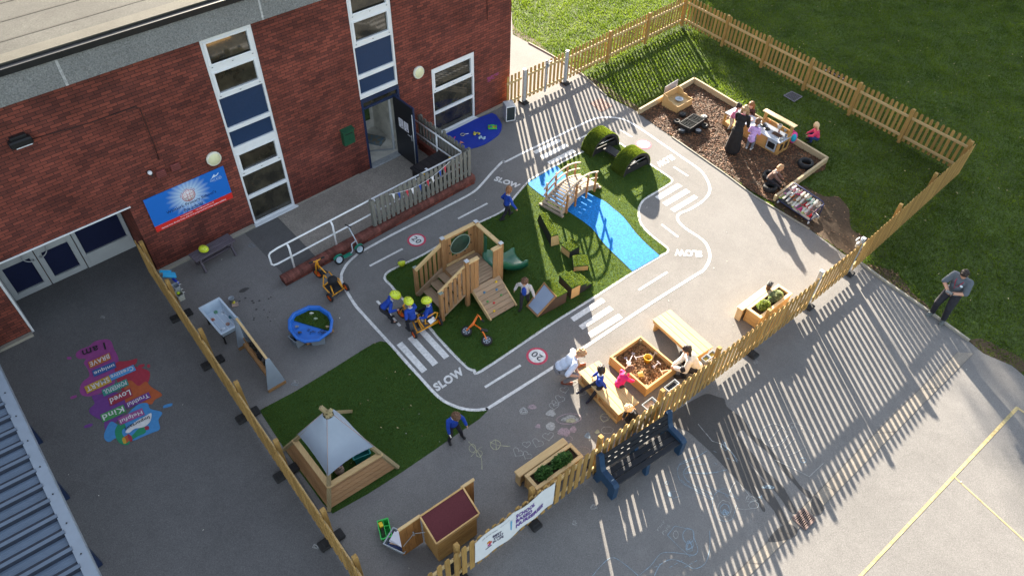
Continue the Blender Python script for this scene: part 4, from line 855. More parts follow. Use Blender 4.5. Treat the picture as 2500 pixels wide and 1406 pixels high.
# metal box by the corner
gb0 = gW5(1180, 955); gb1 = gW5(1292, 935); t = thing('vent_cabinet', 'grey metal cabinet with a dark mesh front at the building corner', 'cabinet', T=TF((gb0+gb1)/2, yaw_of(gb0, gb1)))
wd = (gb1-gb0).length; mb = MB(); mb.box((0, wd*.55, .30), (wd, wd*1.1, .56), ch=.008); mb.build('housing', STEEL, t)
mb = MB(); mb.box((0, -.004, .30), (wd*.86, .012, .46), ch=.002); mb.build('mesh_front', mat('mesh_dark', (.015, .025, .03), .5, .3, 60.), t)
mb = MB()
for a, b in (((-wd*.47, .05), (wd*.47, .05)), ((-wd*.47, .55), (wd*.47, .55)), ((-wd*.47, .05), (-wd*.47, .55)), ((wd*.47, .05), (wd*.47, .55))): mb.bar(V((a[0], -.008, a[1])), V((b[0], -.008, b[1])), .02, .022)
mb.build('trim', WHITEP, t)
# ================================================================ CORRUGATED SHELTER ROOF, bottom left
zc = 2.5
gC2 = lambda x, y: gM(x, y, zc)
A_, B_ = gM(20, 330, zc), gM(560, 1460, zc); yw = yaw_of(A_, B_); Ls = (B_-A_).length
t = thing('shelter', 'shelter with a blue grey corrugated metal roof and light edge flashing', 'shelter', T=TF(V((A_.x, A_.y, 0)), yw))
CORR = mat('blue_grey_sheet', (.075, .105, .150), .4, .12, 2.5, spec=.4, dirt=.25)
SH = MB(); pitch = .333; x = -3.2; prof = []
while x < Ls+1.5:
    prof += [(x, 0), (x+.06, 0), (x+.085, .055), (x+.15, .055), (x+.175, 0)]; 
    for k in range(3): prof += [(x+.20+k*.045, 0), (x+.215+k*.045, .006)]
    x += pitch
y0, y1 = (-.12, -4.2) if (TF(A_, yw).to_3x3() @ V((0, 1, 0))).x > 0 else (.12, 4.2)
vs = [V((a, y0, zc+b)) for a, b in prof]+[V((a, y1, zc+b+.25)) for a, b in prof]; k = len(prof)
SH.add(vs, [[i, i+1, k+i+1, k+i] for i in range(k-1)]); SH.m = [1 if i % 11 in (0, 3) else 0 for i in range(len(SH.m))]; SH.build('roof_sheet', [CORR, mat('rib_shade', (.012, .018, .032), .6, .3, 8.)], t)  # near-black faces on and beside each rib paint in the rib shading
mb = MB(); mb.box((Ls/2-1, y0*.45, zc+.035), (Ls+5, .17, .02), ch=.004); mb.box((Ls/2-1, y0*.45+(.085 if y0 < 0 else -.085), zc-.04), (Ls+5, .012, .14), ch=.003)
mb.build('edge_flashing', mat('pale_flashing', (.17, .205, .25), .4, .1, 3., spec=.4), t)
mb = MB()
for i in range(16): mb.cyl((-1.5+i*.62, y0*.45, zc+.045), (-1.5+i*.62, y0*.45, zc+.056), .012, n=8)
mb.build('roof_screw', BLACKP, t)
for x in (-.6, 1.0, 2.7, 4.3):
    mb = MB(); mb.box((x, y0*2.2, zc/2-.05), (.1, .1, zc-.1)); mb.build('post', DNAVY, t)
# ================================================================ TIMBER FENCES
FW = wood('fence_wood', (.23, .13, .038), (.40, .255, .085), .75, .26, 30.)
FWL = wood('fence_rail_wood', (.36, .25, .115), (.48, .35, .17), .75, .10, 30.)
def fence_run(name, label, a, b, posts, inside, sp=.165, pw=.098, top=1.13, group='timber picket fences round the playground', feet=(), rail_z=(.22, .88), ends=True):
    a = V((a[0], a[1], 0)); b = V((b[0], b[1], 0)); d = (b-a); L = d.length; d.normalize(); n = V((inside[0], inside[1], 0)); n = (n-d*n.dot(d)).normalized()
    T = M(((d.x, n.x, 0, a.x), (d.y, n.y, 0, a.y), (0, 0, 1, 0), (0, 0, 0, 1)))
    if d.cross(n).z < 0: T = M(((d.x, -n.x, 0, a.x), (d.y, -n.y, 0, a.y), (0, 0, 1, 0), (0, 0, 0, 1))); s = -1
    else: s = 1
    f = thing(name, label, 'fence', T=T, group=group)
    xs = sorted((V((p[0], p[1], 0))-a).dot(d) for p in posts)
    for x in xs:
        mb = MB(); mb.boxm(M.Translation((x, 0, .6)), .09, .09, 1.2, 0, .006); mb.build('post', FW, f)
    cuts = [0]+[x for x in xs if .15 < x < L-.15]+[L]
    for x0, x1 in zip(cuts, cuts[1:]):
        mb = MB(); k = max(1, round((x1-x0)/sp)); st = (x1-x0)/k
        for i in range(k):
            x = x0+st*(i+.5); h = top+random.uniform(-.014, .014); w = pw/2*random.uniform(.93, 1.05); t = random.uniform(-.012, .012)
            pr = [(x-w, .05), (x+w, .05), (x+w+t, h-w)]+[(x+t+w*math.cos(q), h-w+w*math.sin(q)) for q in (.5, 1.05, 1.57, 2.1, 2.64)]+[(x-w+t, h-w)]
            y0, y1 = (-.095, -.077) if s > 0 else (.077, .095); m = len(pr)
            vs = [V((p, y0, z)) for p, z in pr]+[V((p, y1, z)) for p, z in pr]
            mb.add(vs, [list(range(m)), list(range(m, 2*m))[::-1]]+[[j, m+j, m+(j+1) % m, (j+1) % m] for j in range(m)])
        pn = mb.build('picket_panel', FW, f)
        for z in rail_z:
            mb = MB(); mb.boxm(M.Translation(((x0+x1)/2, -.055*s, z)), x1-x0-.004, .04, .08, 0, .005); mb.build('rail', FWL, pn)
    for x in feet:
        mb = MB(); mb.boxm(M.Translation((x, -.03*s, .04)), .22, .50, .075, 0, .02); mb.boxm(M.Translation((x, -.03*s, .05)), .17, .36, .075, 0, .02); mb.build('rubber_foot', BLACKR, f)
    return f, T, s
la, lb = V((-9.02, 12.62, 0)), V((-1.98, 4.48, 0))
lp = [(-8.8, 12.39), (-7.72, 11.2), (-6.51, 9.82), (-5.4, 8.47), (-4.3, 7.17), (-3.14, 5.83), (-2.45, 5.02)]
ld = (lb-la).normalized()
fence_run('picket_fence', 'yellow timber picket fence on black rubber feet running down from the school wall', la, lb, lp, (.75, .66), feet=[(V((p[0], p[1], 0))-la).dot(ld) for p in ((-7.75, 11.15), (-6.6, 9.8), (-5.45, 8.45), (-4.33, 7.15), (-3.18, 5.8))])
fp = [(5.74, 10.95), (4.42, 9.82), (3.1, 8.64), (1.8, 7.5), (.5, 6.37), (-.79, 5.3)]
fa, fb = V((-1.95, 4.27, 0)), V((7.18, 12.17, 0)); fd = (fb-fa).normalized()
front, TFR, sF = fence_run('picket_fence', 'yellow timber picket fence carrying the white banner behind the dark blue bench', fa, fb, fp, (-.66, .75), feet=[(V((p[0], p[1], 0))-fa).dot(fd) for p in ((5.5, 10.72), (3.1, 8.64), (1.8, 7.5), (.5, 6.37), (-.79, 5.3))])
ga, gb2 = V((8.68, 13.53, 0)), V((13.22, 17.92, 0))
fence_run('picket_fence', 'yellow timber picket fence across the lawn beside the man at the tarmac edge', ga, gb2, [(10.03, 14.86), (11.53, 16.21), (13.12, 17.85)], (-.7, .7), sp=.155)
fence_run('picket_fence', 'yellow timber picket fence at the back of the lawn with the small black sign', (13.2, 17.95), (6.23, 26.85), [(7.34, 25.2), (8.61, 23.84), (9.71, 22.35), (10.9, 20.93), (11.99, 19.42)], (-.78, -.62), sp=.168, pw=.088)
fence_run('picket_fence', 'yellow timber picket fence between the steel gate post and the far corner', (6.23, 26.85), (1.62, 22.33), [(6.2, 26.78), (4.58, 25.27), (3.09, 23.76)], (.7, -.72), sp=.165, pw=.088)
fence_run('picket_fence', 'short piece of yellow picket fence between the school corner and the steel gate post', (.10, 20.95), (-.36, 20.5), [], (.7, -.72), sp=.155, pw=.085)
# gates
def gate(label, a, b, inside, leaves, hinge):
    a = V((a[0], a[1], 0)); b = V((b[0], b[1], 0)); d = (b-a); L = d.length; d.normalize(); n = V((-d.y, d.x, 0)); s = 1 if n.dot(V((inside[0], inside[1], 0))) > 0 else -1
    T = M(((d.x, n.x, 0, a.x), (d.y, n.y, 0, a.y), (0, 0, 1, 0), (0, 0, 0, 1)))
    g = thing('gate', label, 'gate', T=T)
    for x in (0, L):
        mb = MB(); mb.box((x, 0, .60), (.085, .085, 1.20), ch=.006); mb.box((x, 0, 1.205), (.10, .10, .015), ch=.004)
        mb.build('steel_post', STEEL, g)
        mb = MB(); mb.box((x, 0, .04), (.24, .36, .07), ch=.02); mb.build('rubber_foot', BLACKR, g)
    lw = (L-.12)/leaves
    for i in range(leaves):
        x0 = .06+lw*i+.01; x1 = .06+lw*(i+1)-.01; mb = MB(); k = max(3, round((x1-x0)/.165)); st = (x1-x0)/k
        for j in range(k):
            x = x0+st*(j+.5); w = .045; h = 1.15
            pr = [(x-w, .08), (x+w, .08), (x+w, h-w)]+[(x+w*math.cos(q), h-w+w*math.sin(q)) for q in (.5, 1.05, 1.57, 2.1, 2.64)]+[(x-w, h-w)]
            y0, y1 = (-.05*s-.009, -.05*s+.009); m = len(pr)
            vs = [V((p, y0, z)) for p, z in pr]+[V((p, y1, z)) for p, z in pr]
            mb.add(vs, [list(range(m)), list(range(m, 2*m))[::-1]]+[[j2, m+j2, m+(j2+1) % m, (j2+1) % m] for j2 in range(m)])
        lf = mb.build('gate_leaf', FW, g)
        mb = MB()
        for z in (.22, .95): mb = MB(); mb.box(((x0+x1)/2, -.02*s, z), (x1-x0, .04, .08), ch=.005); mb.build('rail', FWL, lf)
        mb = MB(); xe = x1 if i == 0 and leaves == 2 else x0 if leaves == 2 else x1
        mb.box((xe, .01*s, .62), (.05, .05, 1.16), ch=.005); mb.box((x0 if xe == x1 else x1, .01*s, .62), (.04, .04, 1.1), ch=.005)
        mb.build('steel_stile', STEEL, lf)
        mb = MB(); mb.box((xe, .05*s, 1.0), (.14, .05, .12), ch=.01); mb.tube([V((xe-.10, .06*s, 1.14)), V((xe-.12, .10*s, 1.16)), V((xe+.06, .10*s, 1.16))], .014); mb.build('latch', STEEL, lf); mb = MB(); mb.box((xe, .05*s, .55), (.05, .04, .30), ch=.006); mb.build('drop_bolt', STEEL, lf)
    return g
gate('double picket gate with galvanised steel posts next to the school corner', (1.55, 22.26), (.15, 20.96), (.7, -.7), 2, 0)
gate('single picket gate with galvanised steel posts at the tarmac edge', (7.27, 12.23), (8.63, 13.45), (-.7, .7), 1, 0)
# banner on the outside of the front fence
Ti = TFR.inverted(); bl_ = Ti @ gS(1265, 865, 1.06); br_ = Ti @ gS(2285, 120, 1.06); x0, x1 = bl_.x+.02, br_.x-.02; yb = -.118*sF
TB_ = TFR @ M.Translation(((x0+x1)/2, yb, .66)) @ M.Rotation(R_(90), 4, 'X')
t = thing('banner', 'white banner with purple lettering tied to the outside of the front picket fence', 'banner', T=TB_)
bw, bh = (x1-x0), .80; NX, NY = 36, 12; vs = []; fs = []
def bz(u, v): return .012*math.sin(u*19+v*2)+.02*math.sin(u*7)*(.5-v)+.03*(1-v)*(u > .0)*math.sin(u*3.1)
for k_, off in ((0, 0), (1, -.006)):
    for j in range(NY+1):
        for i in range(NX+1):
            u, v = i/NX, j/NY; vs.append(V(((u-.5)*bw, (v-.5)*bh+.01*math.sin(u*31)*(v > .95), bz(u, v)+off)))
q = (NX+1)*(NY+1)
for j in range(NY):
    for i in range(NX): a = j*(NX+1)+i; fs.append([a, a+1, a+NX+2, a+NX+1]); fs.append([q+a, q+a+NX+1, q+a+NX+2, q+a+1])
mb = MB(); mb.add(vs, fs, 0, True); mb.build('cloth', mat('banner_cloth', (.60, .62, .63), .55, .05, 4.), t)
BP = mat('banner_purple', (.10, .045, .24), .5)
def btext(mb, s, u0, u1, v0, v1, bold=.05, mi=0):
    n0 = len(mb.v); text_on(mb, s, ((u0-.5)*bw, (v0-.5)*bh, 0), ((u1-.5)*bw, (v0-.5)*bh, 0), ((u0-.5)*bw, (v1-.5)*bh, 0), bold, mi, 0, Z1)
    for i in range(n0, len(mb.v)): p = mb.v[i]; p.z = bz(p.x/bw+.5, p.y/bh+.5)+.006
mb = MB(); btext(mb, 'SCHOOL', .50, .735, .66, .84); btext(mb, 'BASED', .50, .70, .44, .62); btext(mb, 'NURSERIES', .50, .86, .22, .40); mb.build('lettering', BP, t)
mb = MB(); btext(mb, 'BEST', .215, .315, .58, .68, .04); btext(mb, 'START', .225, .335, .45, .55, .04); btext(mb, 'IN LIFE', .215, .335, .32, .42, .04); btext(mb, 'HM Government', .09, .27, .82, .87, 0.); btext(mb, '100% of pupils', .30, .42, .84, .88, 0.); mb.build('small_lettering', mat('banner_ink', (.05, .04, .09), .5), t)
mb = MB()
for i, (u, v) in enumerate(((.165, .52), (.185, .46), (.17, .40))): mb.box(((u-.5)*bw, (v-.5)*bh, bz(u, v)+.006), (.07, .06, .004), mi=i, ch=.001)
mb.box(((.16-.5)*bw, (.32-.5)*bh, bz(.16, .32)+.006), (.14, .025, .004), mi=3, ch=.001)
mb.build('logo', [mat('logo_orange', (.55, .22, .02), .5), mat('logo_red', (.5, .05, .05), .5), mat('logo_pink', (.4, .03, .2), .5), mat('banner_ink', (.05, .04, .09))], t)
mb = MB(); mb.box(((.435-.5)*bw, (.52-.5)*bh, bz(.435, .52)+.007), (.03, .42, .004), ch=.001); mb.build('divider', mat('banner_blue', (.10, .33, .52), .5), t)
# small sign on the back fence
p0, p1 = at(2013.5, 168.5, .89), at(2066, 195, .89); dd = (p1-p0).normalized()
nrm = V((dd.y, -dd.x, 0)); nrm = nrm if nrm.dot(-p0) > 0 else -nrm
cc = (p0+p1)/2; cc.z = .90; Ts = M(((dd.x, 0, nrm.x, cc.x+nrm.x*.045), (dd.y, 0, nrm.y, cc.y+nrm.y*.045), (0, 1, 0, cc.z), (0, 0, 0, 1)))
t = thing('fence_sign', 'small black sign with white hand lettering on the top rail of the back fence', 'sign', T=Ts); L_ = (p1-p0).length
mb = MB(); mb.box((0, 0, 0), (L_, .10, .02), ch=.004); mb.build('board', BLACKP, t)
mb = MB(); text_on(mb, "'My wash table!'", (-L_*.34, -.03, .0105), (L_*.34, -.03, .0105), (-L_*.34, .03, .0105), -.0, 0, 0, Z1)
for s in (-1, 1): mb.lathe([(.026, .0105), (0, .011)], c=(s*L_*.40, 0, 0), n=10)
mb.build('lettering', SWHITE, t)
# tubs hanging inside the fences
CLEAR = mat('clear_plastic', (.27, .30, .33), .25, .06, 4., spec=.5)
def tub(mb, c, yaw, sx, sy, h, th=.006, mi=0, taper=.85):
    T = TF(c, yaw)
    o = [(-sx/2, -sy/2), (sx/2, -sy/2), (sx/2, sy/2), (-sx/2, sy/2)]
    def ring(k, z, ins=0): return [T @ V((x*k-math.copysign(ins, x), y*k-math.copysign(ins, y), z)) for x, y in o]
    r = [ring(taper, 0), ring(1, h), ring(1.08, h), ring(1.08, h+.006), ring(1, h+.006, th), ring(taper, .008, th)]
    vs = [p for q_ in r for p in q_]; fs = [[3, 2, 1, 0], [20, 21, 22, 23]]
    for k in range(5):
        for j in range(4): fs.append([k*4+j, k*4+(j+1) % 4, k*4+4+(j+1) % 4, k*4+4+j])
    return mb.add(vs, fs, mi)
fy = math.atan2(fd.y, fd.x)
def hang(lab, p, sx, sy, h, m, content=None, z=.72, yaw=None, nm='hanging_tub'):
    p = V((p.x, p.y, z)); y = fy if yaw is None else yaw; t = thing(nm, lab, 'tub', p, y)
    mb = MB(); tub(mb, V((0, 0, 0)), 0, sx, sy, h); mb.build('bowl', m, t)
    if content:
        mb = MB(); mb.box((0, 0, h*.45), (sx*.82, sy*.78, .02), ch=.006); mb.build('contents', content, t)
    mb = MB()
    for s in (-1, 1): mb.tube([V((s*sx*.3, -sy*.45, h)), V((s*sx*.3, -sy*.5-.02, h+.04)), V((s*sx*.3, -sy*.5-.04, h+.02))], .006, 6)
    mb.build('strap', WHITEP, t); return t
YSAND = mat('yellow_sand', (.42, .30, .06), .9, .2, 30.)
hang('small clear tub of yellow sand hooked on the front fence, nearer the sand pit corner', gF(1285, 785, .85), .17, .12, .10, CLEAR, YSAND, .76)
hang('small clear tub of yellow sand hooked on the front fence beside the timber post', gF(1335, 752, .85), .17, .12, .10, CLEAR, YSAND, .76)
hang('long tub of black water hooked on the front fence behind the sand pit', gF(1005, 1005, .8), .32, .13, .12, CLEAR, mat('black_water', (.008, .008, .008), .15), .68)
hang('clear tub of sandy toys hooked on the front fence beside the blond child', gF(825, 1150, .8), .30, .15, .11, CLEAR, mat('sandy_toys', (.42, .28, .20), .8, .4, 20.), .68)
gU = crop(400, 660, 4.095); ly = math.atan2(ld.y, ld.x)+math.pi
t = hang('white tub with a lime green ball hooked inside the left fence', gU(158, 235, .7), .20, .14, .17, mat('white_tub', (.34, .35, .32), .5), None, .55, ly)
mb = MB(); mb.ell(gU(145, 228, .68), .04); tag(mb.build('ball', mat('lime_ball', (.40, .55, .02), .5)), 'lime green ball in the white tub inside the left fence', 'ball')
t = hang('clear bag shaped tub hooked inside the left fence above the white tub', gU(125, 160, .8), .17, .12, .13, CLEAR, None, .7, ly)
t = thing('dustpan', 'bright sky blue plastic dustpan hooked on the left fence by the school wall', 'dustpan', T=M.Translation(gU(45, 45, .8)) @ M.Rotation(.6, 4, 'Z') @ M.Rotation(.5, 4, 'Y'))
mb = MB(); mb.prism([(-.15, -.1), (.15, -.12), (.17, .08), (-.1, .1)], 0, .02); mb.box((-.05, .09, .03), (.26, .02, .07), ch=.005); mb.build('pan', mat('sky_plastic', (.03, .28, .50), .4), t)
t = thing('brush', 'royal blue plastic brush below the sky blue dustpan on the left fence', 'brush', T=M.Translation(gU(120, 115, .6)) @ M.Rotation(-.7, 4, 'Z'))
mb = MB(); mb.box((0, 0, .03), (.24, .06, .05), ch=.01); mb.build('head', mat('royal_plastic', (.02, .05, .42), .4), t)
mb = MB(); mb.bar(V((-.1, 0, .05)), V((-.32, .02, .10)), .03, .02); mb.build('handle', MATS['royal_plastic'], t)
# planks that edge the bark bed
EDGE = wood('edging_timber', (.34, .26, .15), (.46, .37, .23), .8, .08, 30.)
for lab, a, b in (('pale timber sleeper edging the bark bed on the striped lawn side', gC(0, 392), gC(478, 118)), ('long pale timber sleeper edging the bark bed behind the mud kitchen', gC(478, 118), gC(1640, 818)), ('pale timber sleeper edging the bark bed beside the boot trolley', gC(1638, 822), gC(1190, 1155))):
    mb = MB(); mb.bar(a+V((0, 0, .10)), b+V((0, 0, .10)), .075, .20, ext=.03, ch=.008); tag(mb.build('timber_edging', EDGE), lab, 'edging', 'timber edging of the bark bed')
# metal grids in the ground
def grate(nm, lab, pts, m, bars, z=.006, deep=True, mid=True):
    p = pts; c = sum(p, V())/4; t = thing(nm, lab, 'grate', c); mb = MB()
    for i in range(4): mb.bar(p[i]+V((0, 0, z)), p[(i+1) % 4]+V((0, 0, z)), .035, .016)
    for i in range(1, bars):
        k = i/bars; mb.bar(p[0].lerp(p[1], k)+V((0, 0, z)), p[3].lerp(p[2], k)+V((0, 0, z)), .018, .014)
    if mid: mb.bar(p[0].lerp(p[3], .5)+V((0, 0, z+.001)), p[1].lerp(p[2], .5)+V((0, 0, z+.001)), .025, .014)
    mb.build('bars', m, t, w=True); mb = MB(); flat(mb, p, z-.006); mb.build('well', mat('drain_dark', (.008, .007, .006), .9), t, w=True)
RUST = mat('rusty_iron', (.14, .10, .09), .7, .3, 12., metal=.2)
grate('drain_grate', 'rusty iron drain grate at the end of the concrete channel', [gH(672, 982), gH(745, 1050), gH(682, 1115), gH(605, 1045)], RUST, 8, .016)
grate('drain_cover', 'grey ridged drain cover in the lawn below the back fence', [gC(1345, 195), gC(1435, 240), gC(1365, 285), gC(1275, 230)], mat('pale_iron', (.16, .15, .17), .7, .2, 12.), 9, .004, mid=False)
mb = MB(); c_ = [gD(735, 845), gD(830, 800), gD(925, 870), gD(830, 920)]; gr = .0
for i in range(7):
    for j in range(2):
        k0 = i/7; a = c_[0].lerp(c_[1], k0+.02); b = c_[0].lerp(c_[1], k0+.1); a2 = c_[3].lerp(c_[2], k0+.02); b2 = c_[3].lerp(c_[2], k0+.1)
        flat(mb, [a.lerp(a2, .05+.5*j), b.lerp(b2, .05+.5*j), b.lerp(b2, .45+.5*j), a.lerp(a2, .45+.5*j)], .0085)
mc = thing('manhole_cover', 'square brick red manhole cover in the striped tarmac by the gate', 'manhole', sum(c_, V())/4)
mb.build('tread', mat('cover_pink', (.20, .115, .095), .8, .3, 10.), mc, w=True); mb = MB(); mb.prism([(p.x, p.y) for p in c_], .0, .006); mb.build('plate', mat('cover_red', (.11, .065, .055), .8, .3, 10.), mc, w=True)
# ================================================================ PLAY EQUIPMENT
PWOOD = wood('play_wood', (.22, .11, .045), (.36, .205, .09), .7, .16, 28.)
DECK = wood('deck_wood', (.25, .165, .10), (.36, .26, .17), .75, .12, 30.)
PALE = wood('pale_wood', (.44, .29, .13), (.58, .42, .22), .65, .08, 26.)
NEWW = wood('new_wood', (.40, .235, .085), (.54, .355, .16), .65, .09, 26.)
GREYB = mat('grey_board', (.23, .275, .33), .55, .06, 5.)
YEL = mat('yellow_frame', (.62, .27, .012), .35, .06, 5., spec=.5)
ORG = mat('orange_frame', (.72, .15, .010), .35, .06, 5., spec=.5)
FABK = mat('black_fabric', (.016, .016, .018), .85, .2, 30.)
GSL = mat('slide_green', (.012, .095, .052), .35, .10, 4., spec=.5)
RIMG = mat('grey_rim', (.36, .39, .43), .45, .1, 8.)
def turf_top(polys, parent, z, dens=6500, h=.015):
    o = blades('grass_top', polys, [], dens, h, .014, TB, z, .9); o.parent = parent; o.matrix_parent_inverse = MW[parent.name].inverted(); return o
def wheel(parent, c, ax, r, w, rim=None, tm=None, spokes=0, name='wheel'):
    c = V(c); ax = V(ax).normalized(); T = frame(c-ax*w/2, c+ax*w/2)
    Tm = T @ M(((0, 0, 1, 0), (0, 1, 0, 0), (-1, 0, 0, 0), (0, 0, 0, 1)))
    T2 = T @ M(((0, 0, 1, 0), (1, 0, 0, 0), (0, 1, 0, 0), (0, 0, 0, 1)))
    mb = MB(); ri = r*.66; e = w*.25
    mb.lathe([(ri, 0), (r-e, 0), (r, e), (r, w-e), (r-e, w), (ri, w)], n=24, T=T2, closed=True); wh = mb.build(name, tm or BLACKR, parent, w=True)
    mb = MB(); mb.lathe([(ri, w*.1), (ri*.8, w*.1), (ri*.75, w*.3), (0, w*.25)], n=20, T=T2); mb.lathe([(0, w*.75), (ri*.75, w*.7), (ri*.8, w*.9), (ri, w*.9)], n=20, T=T2)
    mb.lathe([(0, -w*.12), (ri*.22, -w*.12), (ri*.25, w*1.12), (0, w*1.12)], n=12, T=T2); mb.build('rim', rim or ORG, wh, w=True)
    if spokes:
        mb = MB()
        for i in range(spokes):
            a = 2*math.pi*i/spokes
            for z in (w*.08, w*.92): mb.add([T2 @ V((r_*math.cos(a+d), r_*math.sin(a+d), z)) for r_, d in ((ri*.35, -.2), (ri*.9, -.25), (ri*.9, .25), (ri*.35, .2))], [[0, 1, 2, 3]])
        mb.build('spoke_gap', BLACKP, wh, w=True)
    return wh
# ---------------------------------------------------------------- climbing tower
tw0 = V((-1.06, 11.84, 0)); tx = V((.76, .65, 0)).normalized(); ty = V((-.65, .76, 0)).normalized(); twy = math.atan2(tx.y, tx.x)
t = thing('climbing_tower', 'wooden play tower with steps, climbing ramp and green slide on the turf', 'play tower', tw0, twy)
zd = .50
for x, y in ((0, 0), (1, 0), (0, .97), (1, .97)):
    mb = MB(); mb.box((x, y, .74), (.10, .10, 1.48), ch=.008); p_ = mb.build('post', PWOOD, t)
    mb = MB(); mb.box((x, y, 1.485), (.105, .105, .02), ch=.004); mb.build('cap', STEEL, p_)
mb = MB()
for i in range(10): mb.box((.5, .05+.0965*i, zd-.015), (.98, .09, .03), ch=.004)
mb.build('deck', DECK, t)
mb = MB()
for y in (0, .97): mb.box((.5, y, zd-.075), (.9, .045, .09))
for x in (0, 1): mb.box((x, .485, zd-.075), (.045, .87, .09))
mb.build('deck_beam', PWOOD, t)
def boards(pts, z0, z1, nrm, n, name='panel', th=.022):
    a, b = V(pts[0]), V(pts[1]); d = (b-a); mb = MB()
    for i in range(n):
        p = a+d*((i+.5)/n); w = d.length/n-.006; mb.boxm(frame(p, p+d, Z1) @ M.Translation((0, 0, (z0+z1)/2)), w, th, z1-z0+random.uniform(-.004, .004))
    return mb.build(name, PWOOD, t)
boards(((.06, -.055, 0), (.30, -.055, 0)), .42, 1.40, None, 2); boards(((.72, -.055, 0), (.97, -.055, 0)), .42, 1.40, None, 2)
mb = MB(); mb.box((.17, -.02, 1.425), (.30, .10, .04)); mb.build('top_rail', PALE, t); mb = MB(); mb.box((.85, -.02, 1.425), (.27, .10, .04)); mb.build('top_rail', PALE, t)
pan = boards(((.06, 1.0, 0), (.27, 1.0, 0)), .45, 1.40, None, 2); boards(((.78, 1.0, 0), (.95, 1.0, 0)), .45, 1.40, None, 1)
boards(((.27, 1.0, 0), (.78, 1.0, 0)), .45, .72, None, 4); boards(((.27, 1.0, 0), (.78, 1.0, 0)), 1.30, 1.40, None, 4)
mb = MB(); el = [(.525+.29*math.cos(a), 1.0+.27*math.sin(a)) for a in [2*math.pi*i/28 for i in range(28)]]
vs = [V((x, .985, z)) for x, z in el]+[V((x, 1.0, z)) for x, z in el]; mb.add(vs, [list(range(28)), list(range(28, 56))[::-1]]+[[j, 28+j, 28+(j+1) % 28, (j+1) % 28] for j in range(28)])
win = mb.build('porthole', mat('tower_glass', (.03, .06, .045), .06, .3, 3., spec=.6), t)
mb = MB(); mb.tube([V((x, .98, z)) for x, z in el], .010, 6, True); mb.build('porthole_rim', mat('pale_rim', (.25, .33, .27), .4), win)
mb = MB()
for i in range(8): x, z = (.525+.345*math.cos(i*.785+.4), 1.0+.33*math.sin(i*.785+.4)); mb.cyl((x, .985, z), (x, .965, z), .016, n=10)
mb.build('bolt_cap', BLACKP, win)
mb = MB(); mb.box((.5, .985, 1.43), (.92, .10, .045)); mb.build('top_rail', PALE, t); mb = MB(); mb.box((.5, .955, .545), (.86, .05, .05)); mb.build('kick_rail', PALE, t)
mb = MB(); mb.box((1.0, .485, 1.43), (.10, .90, .045)); mb.build('top_rail', PALE, t)
boards(((1.03, .72, 0), (1.03, .94, 0)), .42, 1.40, None, 2)
mb = MB(); mb.box((1.035, .64, .95), (.012, .10, .5), ch=.002); mb.build('slide_shield', GSL, t)
# ramp
mb = MB(); n_ = 7
r0, r1 = V((.518, -.03, zd+.01)), V((.518, -.735, .03))
for i in range(n_):
    a = r0.lerp(r1, i/n_); b = r0.lerp(r1, (i+1)/n_); m_ = (a+b)/2; T = frame(a, b, Z1); mb.boxm(T @ M.Translation(((b-a).length/2, 0, 0)), (b-a).length-.005, .80, .035)
rp = mb.build('climbing_ramp', DECK, t)
mb = MB()
for x in (.125, .91): mb.bar(V((x, -.02, zd-.05)), V((x, -.745, .0)), .035, .12)
mb.build('ramp_side', PALE, rp)
ux = V((1, 0, 0)); rn = (r1-r0).normalized(); nn = ux.cross(rn) if ux.cross(rn).z > 0 else -ux.cross(rn)
for i, (u, v, c) in enumerate(((.70, .15, 'y'), (.18, .25, 'b'), (.58, .35, 'b'), (.62, .55, 'g'), (.12, .52, 'g'), (.28, .64, 'r'), (.15, .84, 'y'))):
    p = r0.lerp(r1, v)+V((-.40+.8*(u+.1), 0, 0))+nn*.02; mb = MB(); mb.ell(p, (.034, .028, .026), nu=9, nv=6)
    mb.build('hand_hold', mat('hold_'+c, dict(y=(.62, .42, .02), b=(.05, .16, .28), g=(.10, .26, .07), r=(.50, .03, .03))[c], .5), rp)
# steps
for y in (.02, .97):
    mb = MB(); mb.bar(V((.0, y, zd-.02)), V((-.80, y, .06)), .035, .18); mb.build('stringer', DECK, t)
    mb = MB(); mb.box((-.77, y+(.05 if y > .5 else -.05), .47), (.09, .09, .94), ch=.008); p_ = mb.build('newel_post', PWOOD, t)
    mb = MB(); mb.box((-.77, y+(.05 if y > .5 else -.05), .945), (.1, .1, .015)); mb.build('cap', mat('cap_green', (.18, .22, .19), .6), p_)
    mb = MB(); mb.bar(V((.02, y+(.0 if y > .5 else -.0), 1.34)), V((-.80, y, .90)), .045, .10); mb.build('sloping_rail', PALE, t)
    mb = MB()
    for i in range(5):
        x = -.10-.13*i; zt_ = 1.34+(x*.44/.82)*1.0; mb.box((x, y+(.035 if y > .5 else -.035), (zt_+max(.05, zt_-.85))/2), (.085, .02, zt_-max(.05, zt_-.85)), ch=.004)
    mb.build('baluster', PWOOD, t)
for i in range(3):
    mb = MB(); mb.box((-.10-.22*i, .49, zd-.10-.14*i), (.24, .90, .035)); mb.build('step', DECK, t)
